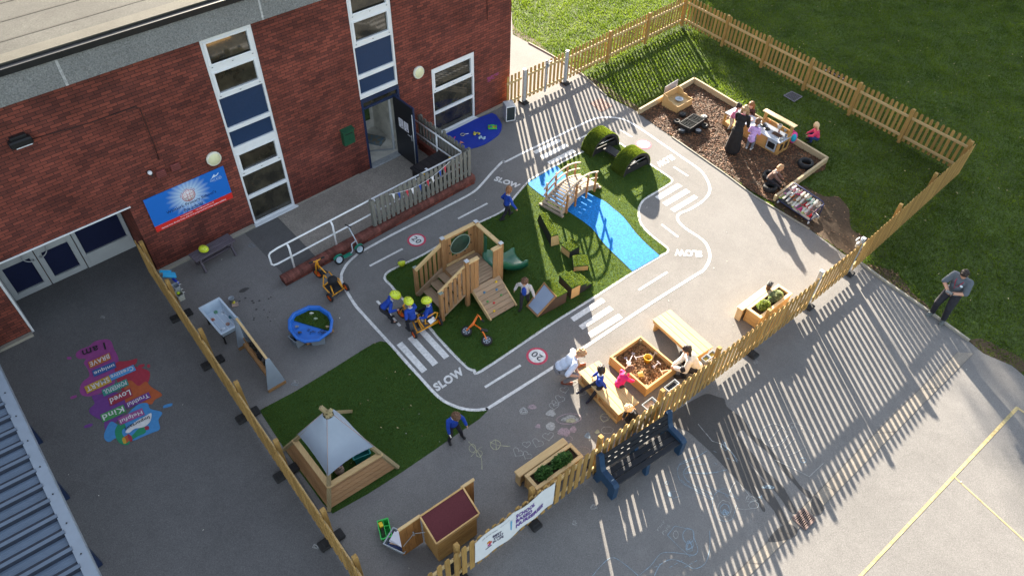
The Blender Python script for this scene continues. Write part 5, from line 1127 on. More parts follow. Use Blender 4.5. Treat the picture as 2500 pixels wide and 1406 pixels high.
# slide
mb = MB(); prof = [(.96, .52), (1.06, .51), (1.16, .47), (1.30, .36), (1.46, .24), (1.60, .16), (1.76, .13), (1.90, .13), (1.96, .11)]
yc, hw = .40, .22; L_ = []
for i, (x, z) in enumerate(prof):
    sh = .16+(.05 if 1.0 < x < 1.4 else 0)+(.03 if x > 1.8 else 0); yy = yc-.05*max(0, x-1.2)
    fl = hw+.03*(x > 1.7)
    L_.append([V((x, yy-fl-.05, z-.03)), V((x, yy-fl-.05, z+sh)), V((x, yy-fl-.02, z+sh+.015)), V((x, yy-fl, z+sh)), V((x, yy-fl+.03, z+.03)), V((x, yy-fl+.09, z)), V((x, yy+fl-.09, z)), V((x, yy+fl-.03, z+.03)), V((x, yy+fl, z+sh)), V((x, yy+fl+.02, z+sh+.015)), V((x, yy+fl+.05, z+sh)), V((x, yy+fl+.05, z-.03))])
vs = [p for r in L_ for p in r]; k = 12; fs = []
for i in range(len(L_)-1):
    for j in range(k): fs.append([i*k+j, i*k+(j+1) % k, (i+1)*k+(j+1) % k, (i+1)*k+j])
fs += [list(range(k))[::-1], [(len(L_)-1)*k+j for j in range(k)]]; mb.add(vs, fs, 0, True)
mb.box((1.80, .38, .06), (.10, .46, .12), ch=.02); mb.build('slide', GSL, t)
# ---------------------------------------------------------------- arched bridge
b0 = V((1.26, 15.28, 0)); bx = V((1.11, 1.34, 0)).normalized(); by = math.atan2(bx.y, bx.x); BL, BW = 1.74, .64
t = thing('arched_bridge', 'arched wooden bridge with curved rails over the blue path', 'bridge', b0, by)
WPW = wood('whitewashed_wood', (.27, .21, .155), (.40, .33, .255), .8, .14, 30.)
POSTW = wood('bridge_post_wood', (.26, .12, .04), (.38, .20, .08), .7, .1, 28.)
def dz(x): return .10+.27*math.sin(math.pi*min(1, max(0, x/BL)))
n_ = 17
for i in range(n_):
    x = .05+(BL-.10)*i/(n_-1); a = V((x-.005, 0, dz(x-.005))); b = V((x+.005, 0, dz(x+.005))); T = M.Translation((x, BW/2, dz(x))) @ M.Rotation(-math.atan2(b.z-a.z, b.x-a.x), 4, 'Y')
    mb = MB(); mb.boxm(T, .082, BW-.02, .024, 0, .005); mb.build('plank', WPW, t)
for y in (0, BW):
    mb = MB(); k = 16; P = [(BL*i/k, dz(BL*i/k)) for i in range(k+1)]; w = .02
    vs = []; 
    for x, z in P: vs += [V((x, y-w, z+.03)), V((x, y+w, z+.03)), V((x, y+w, max(0, z-.15))), V((x, y-w, max(0, z-.15)))]
    fs = [[0, 1, 2, 3], [4*k+3, 4*k+2, 4*k+1, 4*k]]
    for i in range(k):
        for j in range(4): fs.append([4*i+j, 4*i+4+j, 4*i+4+(j+1) % 4, 4*i+(j+1) % 4])
    mb.add(vs, fs); mb.build('side_beam', WPW, t)
    yo = y-.045 if y == 0 else y+.045
    for x in (.206, .60, 1.11, 1.50):
        zt_ = dz(x)+.44; mb = MB(); mb.box((x, yo, zt_/2), (.05, .05, zt_), ch=.006); mb.build('post', POSTW, t)
    for h, nm in ((.46, 'handrail'), (.24, 'mid_rail')):
        mb = MB(); xs = [.02+(BL-.10)*i/14 for i in range(15)]; yi = y+.005 if y == 0 else y-.005
        for a, b in zip(xs, xs[1:]): mb.bar(V((a, yi, dz(a)+h)), V((b, yi, dz(b)+h)), .045, .030, ext=.002)
        if h > .4:
            for x in (.206, .60, 1.11, 1.50): mb.box((x, (yi+yo)/2, dz(x)+h-.005), (.035, .09, .02), ch=.004)
        mb.build(nm, WPW, t)
for x in (0, BL): mb = MB(); mb.box((x, BW/2, .03), (.08, BW+.20, .06)); mb.build('footing', WPW, t)
# ---------------------------------------------------------------- turf covered arches
adir = V((.77, .64, 0)).normalized(); ay = math.atan2(adir.y, adir.x)
DK = mat('dark_recycled_board', (.018, .019, .021), .6, .2, 8.)
for i, (lab, p) in enumerate((('turf covered arch at the road side end of the dark balance plank', V((2.28, 18.06, 0))), ('turf covered arch nearer the slow marking at the other end of the dark plank', V((3.14, 17.12, 0))))):
    t = thing('turf_arch', lab, 'arch', p, ay, 'turf covered play arches'); D = .50; S = 1.12; H = .58; th = .09
    k = 20; ang = [math.pi-math.pi*j/k for j in range(k+1)]; mb = MB(); vs = []
    for a in ang:
        cx, cz = S/2+S/2*math.cos(a), H*math.sin(a); ix, iz = S/2+(S/2-th)*math.cos(a), (H-th)*math.sin(a)
        vs += [V((cx, 0, cz)), V((cx, D, cz)), V((ix, D, iz)), V((ix, 0, iz))]
    fs = [[0, 1, 2, 3], [4*k+3, 4*k+2, 4*k+1, 4*k]]
    for j in range(k):
        for q in range(4): fs.append([4*j+q, 4*j+(q+1) % 4, 4*j+4+(q+1) % 4, 4*j+4+q])
    mb.add(vs, fs, 0, True); body = mb.build('arch_body', mat('arch_inside', (.02, .02, .02), .7), t)
    # turf skin as many small blades along the outside of the arch
    nb = 12000; a = rng.random(nb)*math.pi; yy = rng.random(nb)*(D+.02)-.01; ox, oz = S/2+(S/2+.003)*np.cos(a), (H+.003)*np.sin(a)
    nx_, nz_ = np.cos(a), np.sin(a); ln = .015*(.6+.8*rng.random(nb)); tw = rng.random(nb)*6.28; w = .009
    tx_, tz_ = -np.sin(a), np.cos(a); ca, sa = np.cos(tw)*w, np.sin(tw)*w; rj = rng.normal(0, .4, (nb, 2))
    P0 = np.stack([ox+tx_*ca, yy+sa, oz+tz_*ca], 1); P1 = np.stack([ox-tx_*ca, yy-sa, oz-tz_*ca], 1); P2 = np.stack([ox+nx_*ln+tx_*ln*rj[:, 0], yy+ln*rj[:, 1], oz+nz_*ln+tz_*ln*rj[:, 0]], 1)
    A3 = np.stack([P0, P1, P2], 1).reshape(-1, 3); me = bpy.data.meshes.new('turf_skin'); me.from_pydata(A3.tolist(), [], np.arange(3*nb).reshape(-1, 3).tolist()); me.materials.append(TB)
    o = bpy.data.objects.new('turf_skin', me); COL.objects.link(o); o.parent = t
    mb = MB()
    vs = []
    for aa in ang:
        cx, cz = S/2+(S/2+.004)*math.cos(aa), (H+.004)*math.sin(aa); vs += [V((cx, -.004, cz)), V((cx, D+.004, cz))]
    mb.add(vs, [[2*j, 2*j+1, 2*j+3, 2*j+2] for j in range(k)], 0, True); mb.build('turf_backing', mat('turf_base', (.05, .095, .012), .9, .2, 20.), t)
    mb = MB(); mb.box((S/2, .05, .10), (S-.16, .03, .20)); mb.box((S/2, D-.05, .10), (S-.16, .03, .20)); mb.build('base_board', DK, t)
    mb = MB(); mb.tube([V((.22, .06, .30)), V((S-.12, .06, .30))], .010, 6); mb.build('steel_bar', STEEL, t)
pa, pb = V((2.70, 18.30, .20)), V((3.46, 17.50, .20)); mb = MB(); mb.bar(pa, pb, .30, .05); tag(mb.build('balance_plank', DK), 'dark grey balance plank joining the two turf covered arches', 'plank')
# ---------------------------------------------------------------- turf topped blocks
def turf_block(lab, quad, h, spread=1.0, sides=DK, ends=NEWW, name='turf_block', slats=True):
    c = sum(quad, V())/4; t = thing(name, lab, 'play block', V((c.x, c.y, 0)), group='turf topped play blocks')
    q = [V((p.x, p.y, 0)) for p in quad]; cc = V((c.x, c.y, 0)); base = [cc+(p-cc)*spread for p in q]; mb = MB()
    vs = [b+V((0, 0, .01)) for b in base]+[p+V((0, 0, h-.035)) for p in q]
    mb.add(vs, [[3, 2, 1, 0], [4, 5, 6, 7]]+[[j, (j+1) % 4, 4+(j+1) % 4, 4+j] for j in range(4)]); mb.build('body', sides, t, w=True)
    mb = MB(); i0, i1 = 2, 3; a, b = base[i0], base[i1]; c_, d_ = q[i1], q[i0]; n = V((b.y-a.y, a.x-b.x, 0)).normalized(); n = n if n.dot(a-cc) > 0 else -n
    e = n*.004; mb.add([a+e+V((0, 0, .012)), b+e+V((0, 0, .012)), c_+e+V((0, 0, h-.04)), d_+e+V((0, 0, h-.04))], [[0, 1, 2, 3]]); mb.build('end_board', ends, t, w=True)
    q2 = [cc+(p-cc)*1.04 for p in q]; mb = MB(); mb.prism([(p.x, p.y) for p in q2], h-.035, h); mb.build('turf_lid', TURF, t, w=True)
    turf_top([q2], t, h)
    return t
def Q(g, pts, z): return [g(x, y, z) for x, y in pts]
turf_block('long tapered turf topped block nearest the arched bridge', Q(gBl, ((190, 110), (280, 98), (415, 355), (330, 378)), .30), .30, 1.22)
turf_block('small square turf topped block in the dappled shade between two others', Q(gBl, ((600, 415), (680, 505), (560, 570), (460, 490)), .24), .24, 1.05)
turf_block('small square turf topped block standing alone beside the steps block', Q(gBl, ((595, 625), (775, 615), (785, 735), (610, 750)), .20), .20, 1.0)
top = Q(gBl, ((430, 860), (510, 810), (690, 965), (585, 1020)), .40)
t = turf_block('turf topped steps block beside the white zebra stripes', [top[0], top[1], top[2], top[3]], .40, 1.0, mat('block_dark', (.03, .024, .018), .7), NEWW)
sd = (top[1]-top[0]); sd.z = 0; sd.normalize()
for i, (h, off) in enumerate(((.27, .23), (.14, .42))):
    q = [p+sd*off for p in (top[0], top[1], top[2], top[3])]; q = [V((p.x, p.y, 0)) for p in q]; mb = MB(); mb.prism([(p.x, p.y) for p in q], .005, h-.03); st_ = mb.build('step', DK, t, w=True)
    mb = MB(); mb.prism([(p.x, p.y) for p in q], h-.03, h); mb.build('step_turf', TURF, st_, w=True); turf_top([q], t, h)
rb = Q(gBl, ((245, 950), (350, 895), (525, 1060), (400, 1130)), .40)
t = turf_block('turf topped block with a sloping grey mirror board beside the boy in the white jacket', [rb[1], rb[2], rb[3], rb[0]], .40, 1.0, mat('block_brown', (.06, .04, .028), .7), NEWW)
a, b = rb[0], rb[3]; c_, d_ = gBl(165, 1380), gBl(25, 1245); mb = MB()
mb.add([a, b, c_, d_, V((a.x, a.y, 0)), V((b.x, b.y, 0))], [[0, 1, 2, 3][::-1], [0, 3, 4], [1, 5, 2], [0, 4, 5, 1]]); wd = mb.build('ramp_body', mat('block_brown', (.06, .04, .028)), t, w=True)
n = (b-a).cross(d_-a).normalized(); n = n if n.z > 0 else -n; e = n*.022
def qi(k, l): return (a.lerp(b, k)).lerp(d_.lerp(c_, k), l)
mb = MB(); mb.add([qi(.10, .04)+e, qi(.90, .04)+e, qi(.90, .93)+e, qi(.10, .93)+e], [[0, 1, 2, 3]]); mb.build('mirror_board', mat('mirror_grey', (.22, .27, .36), .30, .05, 3., spec=.5), wd, w=True)
mb = MB()
for k0, l0, k1, l1 in ((.05, 0, .05, 1), (.95, 0, .95, 1), (0, .97, 1, .97), (0, .02, 1, .02)): mb.bar(qi(k0, l0)+n*.016, qi(k1, l1)+n*.016, .04, .030, up=n)
mb.build('ramp_trim', PWOOD, wd, w=True)
# ---------------------------------------------------------------- den with grey canopy
F_, Rr, Lf = gTent(580, 1345), gTent(1370, 850), gTent(60, 640); Bk = Rr+Lf-F_; cen = (Rr+Lf)/2; apx = V((cen.x, cen.y, 1.62))
t = thing('play_den', 'timber play den with a pale grey fabric canopy and low plank walls', 'play den', V((cen.x, cen.y, 0)))
LOG = wood('log_wood', (.22, .17, .09), (.34, .28, .16), .75, .1, 20.)
for c_, ext in ((F_, -.03), (Rr, .20), (Lf, .14), (Bk, .0)):
    mb = MB(); d = (apx-c_).normalized(); mb.bar(c_, apx+d*ext, .075, .065, up=Z1.cross(d).cross(d)); mb.build('pole', LOG, t, w=True)
TP = lambda c_, k: c_.lerp(apx, k)
corn = [F_, Rr, Bk, Lf]
DENW = wood('den_plank', (.25, .135, .06), (.38, .23, .12), .7, .10, 22.)
for a, b in ((F_, Rr), (Lf, F_)):
    mb = MB(); n_ = 5
    for i in range(n_):
        k0, k1 = .02+.24*i/n_, .02+.24*(i+1)/n_; p = [TP(a, k0), TP(b, k0), TP(b, k1-.003), TP(a, k1-.003)]; nn = (p[1]-p[0]).cross(p[3]-p[0]).normalized()*.02
        vs = p+[q-nn for q in p]; mb.add(vs, [[0, 1, 2, 3], [7, 6, 5, 4]]+[[j, 4+j, 4+(j+1) % 4, (j+1) % 4] for j in range(4)])
    mb.build('side_wall', DENW, t, w=True)
    mb = MB(); mb.bar(TP(a, .265), TP(b, .265), .11, .04, up=(Z1), ext=.03); mb.build('ledge', PALE, t, w=True)
mb = MB(); vs = []; fs = []
k = 8
for (a, b), tp in zip(((F_, Rr), (Rr, Bk), (Bk, Lf), (Lf, F_)), range(4)):
    ks = {0: (.40, .42), 1: (.42, .80), 2: (.80, .42), 3: (.42, .40)}[tp]; b0_ = len(vs)
    for i in range(k+1):
        for j in range(k+1):
            u, v = i/k, j/k; lo = TP(a, ks[0]).lerp(TP(b, ks[1]), u); sag = math.sin(math.pi*u)*.10*(1-v); hi = TP(a, .97).lerp(TP(b, .97), u)
            p = lo.lerp(hi, v); out = (V((cen.x, cen.y, p.z))-p); p = p+out*sag*.9+V((0, 0, sag*.5)); vs.append(p+(p-V((cen.x, cen.y, p.z))).normalized()*.075)
    for i in range(k):
        for j in range(k): q = b0_+i*(k+1)+j; fs.append([q, q+k+1, q+k+2, q+1])
mb.add(vs, fs, 0, True); cn = mb.build('canopy', mat('canopy_cloth', (.25, .295, .36), .8, .05, 3., bump=.08, bsc=60), t, w=True)
mb = MB()
for c_ in corn[:2]+corn[3:]: 
    o_ = (c_-V((cen.x, cen.y, 0))).normalized()*.082; mb.tube([TP(c_, .41)+o_, TP(c_, .97)+o_*.95], .008, 5)
mb.build('seam', mat('canopy_seam', (.30, .24, .23), .7), cn, w=True)
tl = thing('storage_tub', 'teal plastic tub inside the play den', 'tub', gTent(940, 690, .16), .5); mb = MB(); tub(mb, V((0, 0, -.15)), 0, .34, .26, .24); mb.build('shell', mat('teal_plastic', (.01, .17, .16), .4), tl)
tl = thing('soft_toy', 'pale brown soft toy with a purple hat under the den canopy', 'soft toy', gTent(690, 860, .14), 2.2)
mb = MB(); mb.ell((0, 0, -.04), (.12, .10, .10)); mb.ell((0, 0, .10), (.09, .08, .08)); mb.ell((.09, 0, .16), (.03, .03, .03)); mb.ell((-.09, 0, .16), (.03, .03, .03)); mb.build('body', mat('plush', (.30, .22, .17), .95, .15, 30.), tl)
mb = MB(); mb.ell((0, -.03, .16), (.08, .06, .04)); mb.build('hat', mat('plush_purple', (.08, .02, .14), .9), tl)
# ---------------------------------------------------------------- shed with red felt roof
zr = 1.10; q0, q1, q2, q3 = gS(625, 550, zr), gS(1150, 195, zr), gS(1370, 490, zr-.22), gS(865, 870, zr-.22)
x_ = (q1-q0); x_.z = 0; shy = math.atan2(x_.y, x_.x); t = thing('storage_shed', 'small wooden shed with a dark red felt roof and open doors', 'shed', V((q0.x, q0.y, 0)), shy)
iv = MW[t.name].inverted(); l1, l2, l3 = iv @ q1, iv @ q2, iv @ q3; LX = l1.x; LY = (l2.y+l3.y)/2+.0; h0, h1 = zr-.05, zr-.27
SHW = wood('shed_board', (.27, .145, .045), (.40, .245, .09), .7, .12, 24.)
mb = MB(); e = .04; sg = -1 if LY < 0 else 1
x0, x1, y0, y1 = e, LX-e, 0.0, LY-sg*e
nb = 7
for i in range(nb):
    za, zb_ = .04+(h1-.06)*i/nb, .04+(h1-.06)*(i+1)/nb-.006; mb.box(((x0+x1)/2, y1, (za+zb_)/2), (x1-x0, .02, zb_-za), ch=.004)
sw = mb.build('rear_wall', SHW, t)
for x in (x0, x1):
    mb = MB(); pr = [(y0, .04), (y1, .04), (y1, h1), (y0, h0)]; T = M(((0, 0, 1, x), (1, 0, 0, 0), (0, 1, 0, 0), (0, 0, 0, 1))); mb.prism(pr, -.01, .01, T=T); mb.build('side_wall', SHW, t)
mb = MB(); mb.box(((x0+x1)/2, (y0+y1)/2, .05), (x1-x0-.02, abs(y1-y0)-.02, .03)); mb.build('floor', SHW, t)
mb = MB(); mb.bar(V((LX/2, 0, zr-.012)), V((LX/2, LY, zr-.232)), LX, .022); rf = mb.build('roof', mat('red_felt', (.085, .018, .022), .9, .12, 40., bump=.25, bsc=120), t)
mb = MB()
for x in (0, LX): mb.bar(V((x, 0, zr-.012)), V((x, LY, zr-.232)), .03, .05)
mb.bar(V((0, 0, zr-.010)), V((LX, 0, zr-.010)), .03, .05); mb.bar(V((.016, LY, zr-.25)), V((LX-.016, LY, zr-.25)), .028, .09); mb.build('roof_trim', NEWW, rf)
for x_0, x_1, nm in ((-.42, .01, 0), (LX-.01, LX+.26, 1)):
    mb = MB(); k = 3
    for i in range(k): xa, xb = x_0+(x_1-x_0)*i/k, x_0+(x_1-x_0)*(i+1)/k-.004; mb.box(((xa+xb)/2, -sg*.03, .54), (xb-xa, .022, 1.0), ch=.003)
    d = mb.build('door', wood('door_board', (.20, .085, .025), (.33, .16, .05), .7, .12, 22.), t)
    mb = MB(); mb.box(((x_0+x_1)/2, -sg*.03, 1.055), (x_1-x_0+.02, .05, .04)); mb.build('door_top', PALE, d)
    if nm == 0:
        mb = MB(); ym = -sg*.03+sg*.02; mb.bar(V((x_0+.02, ym, .42)), V((x_0+.26, ym, .62)), .012, .012); mb.bar(V((x_0+.26, ym, .62)), V((x_0+.44, ym+sg*.10, .62)), .012, .012); mb.cyl((x_0+.25, ym, .62), (x_0+.25, ym+sg*.03, .62), .02, n=10); mb.cyl((x_0+.25, ym, .70), (x_0+.25, ym+sg*.03, .70), .014, n=10); mb.build('hasp', STEEL, d)
t = thing('caddy', 'bright green plastic caddy of pens beside the shed', 'caddy', gS(205, 745, .0), yaw_of(gS(165, 860), gS(280, 825)))
mb = MB(); cg = mat('caddy_green', (.035, .40, .07), .4); tub(mb, V((0, 0, 0)), 0, .20, .36, .16, .008); mb.box((0, .0, .09), (.012, .34, .15), ch=.002); mb.box((.05, .05, .09), (.1, .01, .13), ch=.002); mb.build('tray', cg, t)
mb = MB(); mb.box((-.05, .10, .12), (.07, .10, .10), yaw=.2, ch=.004); mb.build('yellow_card', mat('card_yellow', (.6, .42, .02), .6), t)
mb = MB()
for k in range(6): mb.bar(V((-.07+.012*k, -.12, .10)), V((-.06+.012*k, .05, .14)), .008, .008)
mb.build('pen', mat('pen_dark', (.05, .04, .03), .5), t)
t = thing('paper_box', 'clear plastic box of white papers in front of the open shed door', 'box', gS(375, 890, .0), yaw_of(gS(250, 900), gS(440, 990)))
mb = MB(); tub(mb, V((0, 0, 0)), 0, .42, .34, .17, .008); mb.build('shell', CLEAR, t)
for k in range(4):
    mb = MB(); mb.box((.02+random.uniform(-.03, .03), .02, .13+.02*k), (.30, .21, .015), yaw=random.uniform(-.25, .25), ch=.002); mb.build('paper', mat('paper_white', (.55, .56, .62), .7, .03) if k != 1 else mat('paper_peach', (.5, .34, .24), .7), t)
mb = MB(); mb.box((.0, -.11, .10), (.32, .05, .05), yaw=.1); mb.build('clipboard', mat('navy_clip', (.03, .05, .14), .5), t)
# ---------------------------------------------------------------- planters
LEAFG = leaf_mat('herb_leaf', (.030, .095, .018), (.07, .17, .035), 8., .5, .35); LEAFY = leaf_mat('herb_leaf_pale', (.16, .22, .03), (.24, .30, .08), 8., .5, .4); LEAFW = leaf_mat('herb_leaf_cream', (.18, .24, .12), (.36, .40, .26), 8., .4, .4)
def herb(lab, c, rx, ry, h, yaw, m, n, group):
    t = thing('herb_plant', lab, 'plant', c, yaw, group); mb = MB()
    for i in range(n):
        a = random.random()*6.28; r = math.sqrt(random.random()); x, y = math.cos(a)*r*rx, math.sin(a)*r*ry; z = h*(1-.6*r*r)*random.uniform(.35, 1.0); s = random.uniform(.020, .044)
        T = M.Translation((x, y, z)) @ M.Rotation(random.random()*6.28, 4, 'Z') @ M.Rotation(random.uniform(-.7, .7), 4, 'X'); l = s*1.6
        mb.add([T @ V(p) for p in ((0, 0, 0), (l*.5, s*.55, .006), (l, 0, -.004), (l*.5, -s*.55, .006))], [[0, 1, 2], [0, 2, 3]])
    mb.build('foliage', m, t); mb = MB()
    for i in range(9): a = random.random()*6.28; r = random.random()*.6; mb.bar(V((0, 0, -.02)), V((math.cos(a)*rx*r, math.sin(a)*ry*r, h*.8)), .006, .006)
    mb.build('stem', mat('stem_green', (.06, .10, .03), .7), t); return t
def planter(lab, g, pl, rim, zs, zr_, base_h, wd):
    q = [g(x, y, zr_) for x, y in rim]; p = [g(x, y, zs) for x, y in pl]; x = (q[1]-q[0]); yw = math.atan2(x.y, x.x); t = thing('planter', lab, 'planter', V((q[0].x, q[0].y, 0)), yw); iv = MW[t.name].inverted(); l = [iv @ v for v in q]; s = [iv @ v for v in p]
    LX = l[1].x; LY = (l[2].y+l[3].y)/2; sg = 1 if LY > 0 else -1; mb = MB(); w = .075
    for a, b in (((0, LY*.5), (0, 0)),): pass
    mb.box((LX/2, sg*w/2, zr_-.02), (LX, w, .04)); mb.box((LX/2, LY-sg*w/2, zr_-.02), (LX, w, .04)); mb.box((w/2, LY/2, zr_-.02), (w, abs(LY)-2*w-.004, .04)); mb.box((LX-w/2, LY/2, zr_-.02), (w, abs(LY)-2*w-.004, .04)); mb.build('rim', wd, t)
    mb = MB(); n_ = 3
    for i in range(n_):
        z0, z1 = .01+(zr_-.05)*i/n_, .01+(zr_-.05)*(i+1)/n_-.005; zc_ = (z0+z1)/2; hh = z1-z0
        mb.box((LX/2, sg*.035, zc_), (LX-.02, .03, hh)); mb.box((LX/2, LY-sg*.035, zc_), (LX-.02, .03, hh)); mb.box((.035, LY/2, zc_), (.03, abs(LY)-.10, hh)); mb.box((LX-.035, LY/2, zc_), (.03, abs(LY)-.10, hh))
    mb.build('side_boards', NEWW, t); mb = MB(); mb.box((LX/2, LY/2, zr_-.10), (LX-.1, abs(LY)-.1, .04)); mb.build('soil', SOIL, t)
    sx0, sx1 = min(s[0].x, s[3].x), max(s[1].x, s[2].x); sy0, sy1 = min(v.y for v in s), max(v.y for v in s); mb = MB(); mb.box(((sx0+sx1)/2, (sy0+sy1)/2, zs-.02), (sx1-sx0, (sy1-sy0)*.85, .04), ch=.012); mb.box(((sx0+sx1)/2, (sy0+sy1)/2, (zs-.04)/2), (sx1-sx0-.1, .05, zs-.05)); mb.box((sx0+.06, (sy0+sy1)/2, (zs-.04)/2), (.04, (sy1-sy0)*.75, zs-.05)); mb.box((sx1-.06, (sy0+sy1)/2, (zs-.04)/2), (.04, (sy1-sy0)*.75, zs-.05)); mb.build('bench_seat', wd, t)
    return t, LX, LY, yw
t, LX, LY, yw = planter('wooden planter bench of dark green herbs beside the white banner', gG, ((55, 570), (435, 285), (490, 335), (105, 608)), ((130, 592), (505, 328), (618, 438), (240, 705)), .42, .42, 0, PALE)
herb('dark green herb clump at the banner end of the planter', MW[t.name] @ V((LX*.28, LY*.5, .34)), .17, .11, .22, yw, LEAFG, 1300, 'herbs in the front planter'); herb('dark green herb clump at the far end of the banner side planter', MW[t.name] @ V((LX*.66, LY*.5, .34)), .23, .11, .24, yw, LEAFG, 1700, 'herbs in the front planter')
PALE2 = wood('sunlit_pale_wood', (.50, .36, .19), (.62, .47, .28), .65, .05, 26.)
t, LX, LY, yw = planter('pale wooden planter bench of light green herbs by the single gate', gPl, ((80, 400), (400, 162), (470, 215), (135, 440)), ((190, 418), (548, 148), (702, 258), (345, 545)), .42, .42, 0, PALE2)
herb('yellow green herb clump at the near end of the sunlit planter', MW[t.name] @ V((LX*.30, LY*.5, .36)), .17, .11, .20, yw, LEAFY, 1100, 'herbs in the sunlit planter'); herb('cream edged herb clump at the far end of the sunlit planter', MW[t.name] @ V((LX*.68, LY*.5, .36)), .20, .11, .21, yw, LEAFW, 1400, 'herbs in the sunlit planter')
p = gPl(435, 205, .42); t = thing('lunch_bag', 'brown bag with a black flap on the seat of the sunlit planter', 'bag', V((p.x, p.y, .42)), yw+.2)
mb = MB(); mb.box((0, 0, .08), (.15, .10, .16), ch=.02); mb.build('body', mat('brown_bag', (.06, .028, .015), .5), t); mb = MB(); mb.box((0, 0, .175), (.16, .12, .03), ch=.01); mb.tube([V((-.06, 0, .19)), V((0, 0, .22)), V((.06, 0, .19))], .01, 6); mb.build('flap', BLACKP, t)
# ---------------------------------------------------------------- low tables and sand pit
def lowtable(lab, g, tops, h, slats, shelf):
    q = [g(x, y, h) for x, y in tops]; xd = (q[2]-q[1])+(q[3]-q[0]); yd = (q[1]-q[0])+(q[2]-q[3]); LX = xd.length/2; LY = yd.length/2; c = sum(q, V())/4; yw = math.atan2(xd.y, xd.x)
    t = thing('low_table', lab, 'table', V((c.x, c.y, 0)), yw); mb = MB(); w = LY/slats
    for i in range(slats): mb.box((0, -LY/2+w*(i+.5), h-.018), (LX, w-.006, .036), ch=.004)
    mb.build('table_top', PALE, t)
    for x in (-1, 1):
        mb = MB(); mb.box((x*(LX/2-.07), 0, (h-.04)/2), (.05, LY-.10, h-.045)); mb.build('leg_panel', NEWW, t)
    mb = MB()
    for y in (-1, 1):
        mb.box((0, y*(LY/2-.03), h-.075), (LX-.04, .03, .07)); 
        if shelf: mb.box((0, y*(LY/2-.03), .06), (LX-.04, .03, .09)); mb.box((0, y*(LY/2-.03), h/2), (.06, .03, h-.24))
    mb.build('side_rail', NEWW, t)
    if shelf:
        mb = MB(); mb.box((0, 0, .09), (LX-.1, LY-.12, .02)); mb.build('shelf', NEWW, t)
    return t
lowtable('low slatted timber table with the boy sitting on it, left of the sand pit', gMan, ((475, 520), (765, 295), (1400, 970), (1095, 1170)), .38, 4, True)
lowtable('low slatted timber table in full sun to the right of the sand pit', gF, ((850, 475), (990, 378), (1338, 690), (1200, 785)), .38, 4, False)
q = [gF(x, y, .28) for x, y in ((497, 770), (755, 590), (1052, 858), (800, 1040))]; c = sum(q, V())/4; xd = (q[1]-q[0])+(q[2]-q[3]); yd = (q[3]-q[0])+(q[2]-q[1]); LX, LY = xd.length/2, yd.length/2; yw = math.atan2(xd.y, xd.x)
t = thing('sand_pit', 'square timber sand pit full of brown bark and sand beside the front fence', 'sand pit', V((c.x, c.y, 0)), yw)
for y in (-1, 1):
    mb = MB(); mb.box((0, y*(LY/2-.03), .145), (LX, .045, .27)); mb.build('side_board', NEWW, t)
for x in (-1, 1):
    mb = MB(); mb.box((x*(LX/2-.03), 0, .145), (.045, LY-.11, .27)); mb.build('side_board', NEWW, t)
for x in (-1, 1):
    for y in (-1, 1): mb = MB(); mb.box((x*(LX/2-.085), y*(LY/2-.085), .14), (.06, .06, .25)); mb.build('corner_post', LOG, t)
mb = MB(); nx = 22
vs = [V((-LX/2+.05+(LX-.1)*i/nx, -LY/2+.05+(LY-.1)*j/nx, .13+.035*math.sin(i*.9)*math.cos(j*.7)+random.uniform(-.02, .02))) for j in range(nx+1) for i in range(nx+1)]
mb.add(vs, [[j*(nx+1)+i, j*(nx+1)+i+1, (j+1)*(nx+1)+i+1, (j+1)*(nx+1)+i] for j in range(nx) for i in range(nx)]); mb.build('sand', mat('pit_bark', (.12, .055, .025), .9, .4, 7., bump=.6, bsc=25, col2=(.26, .13, .055)), t)
MWS = MW[t.name]; pit = [MWS @ V((sx*(LX/2-.06), sy*(LY/2-.06), 0)) for sx, sy in ((-1, -1), (1, -1), (1, 1), (-1, 1))]
chips('pit_bark_chips', pit, 1500, mat('pit_chip', (.17, .08, .035), .85, .35, 3., isl=.6, col2=(.30, .16, .07)), (.02, .010, .005), .13, .05)
TOYG = mat('toy_grey_pink', (.36, .30, .30), .5); YB = mat('yellow_bucket', (.60, .36, .02), .45)
def spade(lab, g, a, b, m, z=.19, kind='spade'):
    p, q = g(a[0], a[1], z), g(b[0], b[1], z+.04); t = thing('toy_'+kind, lab, kind, (p+q)/2); mb = MB(); mb.bar(p, q, .020, .016); mb.build('shaft', m, t, w=True); d = (q-p).normalized(); n = V((-d.y, d.x, 0)); mb = MB()
    if kind == 'spade': mb.bar(q-d*.02, q+d*.09, .09, .012)
    else:
        mb.bar(q-n*.06, q+n*.06, .02, .02)
        for k in (-1, 0, 1): mb.bar(q+n*.05*k, q+n*.05*k-V((0, 0, .05)), .012, .012)
    mb.build('head', m, t, w=True); mb = MB(); mb.bar(p-n*.04, p+n*.04, .02, .02); mb.bar(p-n*.035, p-n*.02+d*.05, .014, .014); mb.bar(p+n*.035, p+n*.02+d*.05, .014, .014); mb.build('grip', m, t, w=True)
spade('pale toy spade with a D grip leaning in the sand pit nearest the left board', gSand, (255, 395), (300, 480), TOYG); spade('pale toy spade standing beside the yellow bucket and rake', gSand, (360, 335), (305, 450), TOYG); spade('pink grey toy rake lying towards the far corner of the sand pit', gSand, (590, 350), (385, 395), TOYG, kind='rake'); spade('peach toy spade behind the yellow bucket', gSand, (605, 385), (655, 330), mat('toy_peach', (.5, .34, .22), .5)); spade('small pale toy rake in the middle of the sand pit', gSand, (620, 520), (695, 460), TOYG, kind='rake'); spade('peach toy rake near the fence side of the sand pit', gSand, (880, 545), (725, 575), MATS['toy_peach'], kind='rake')
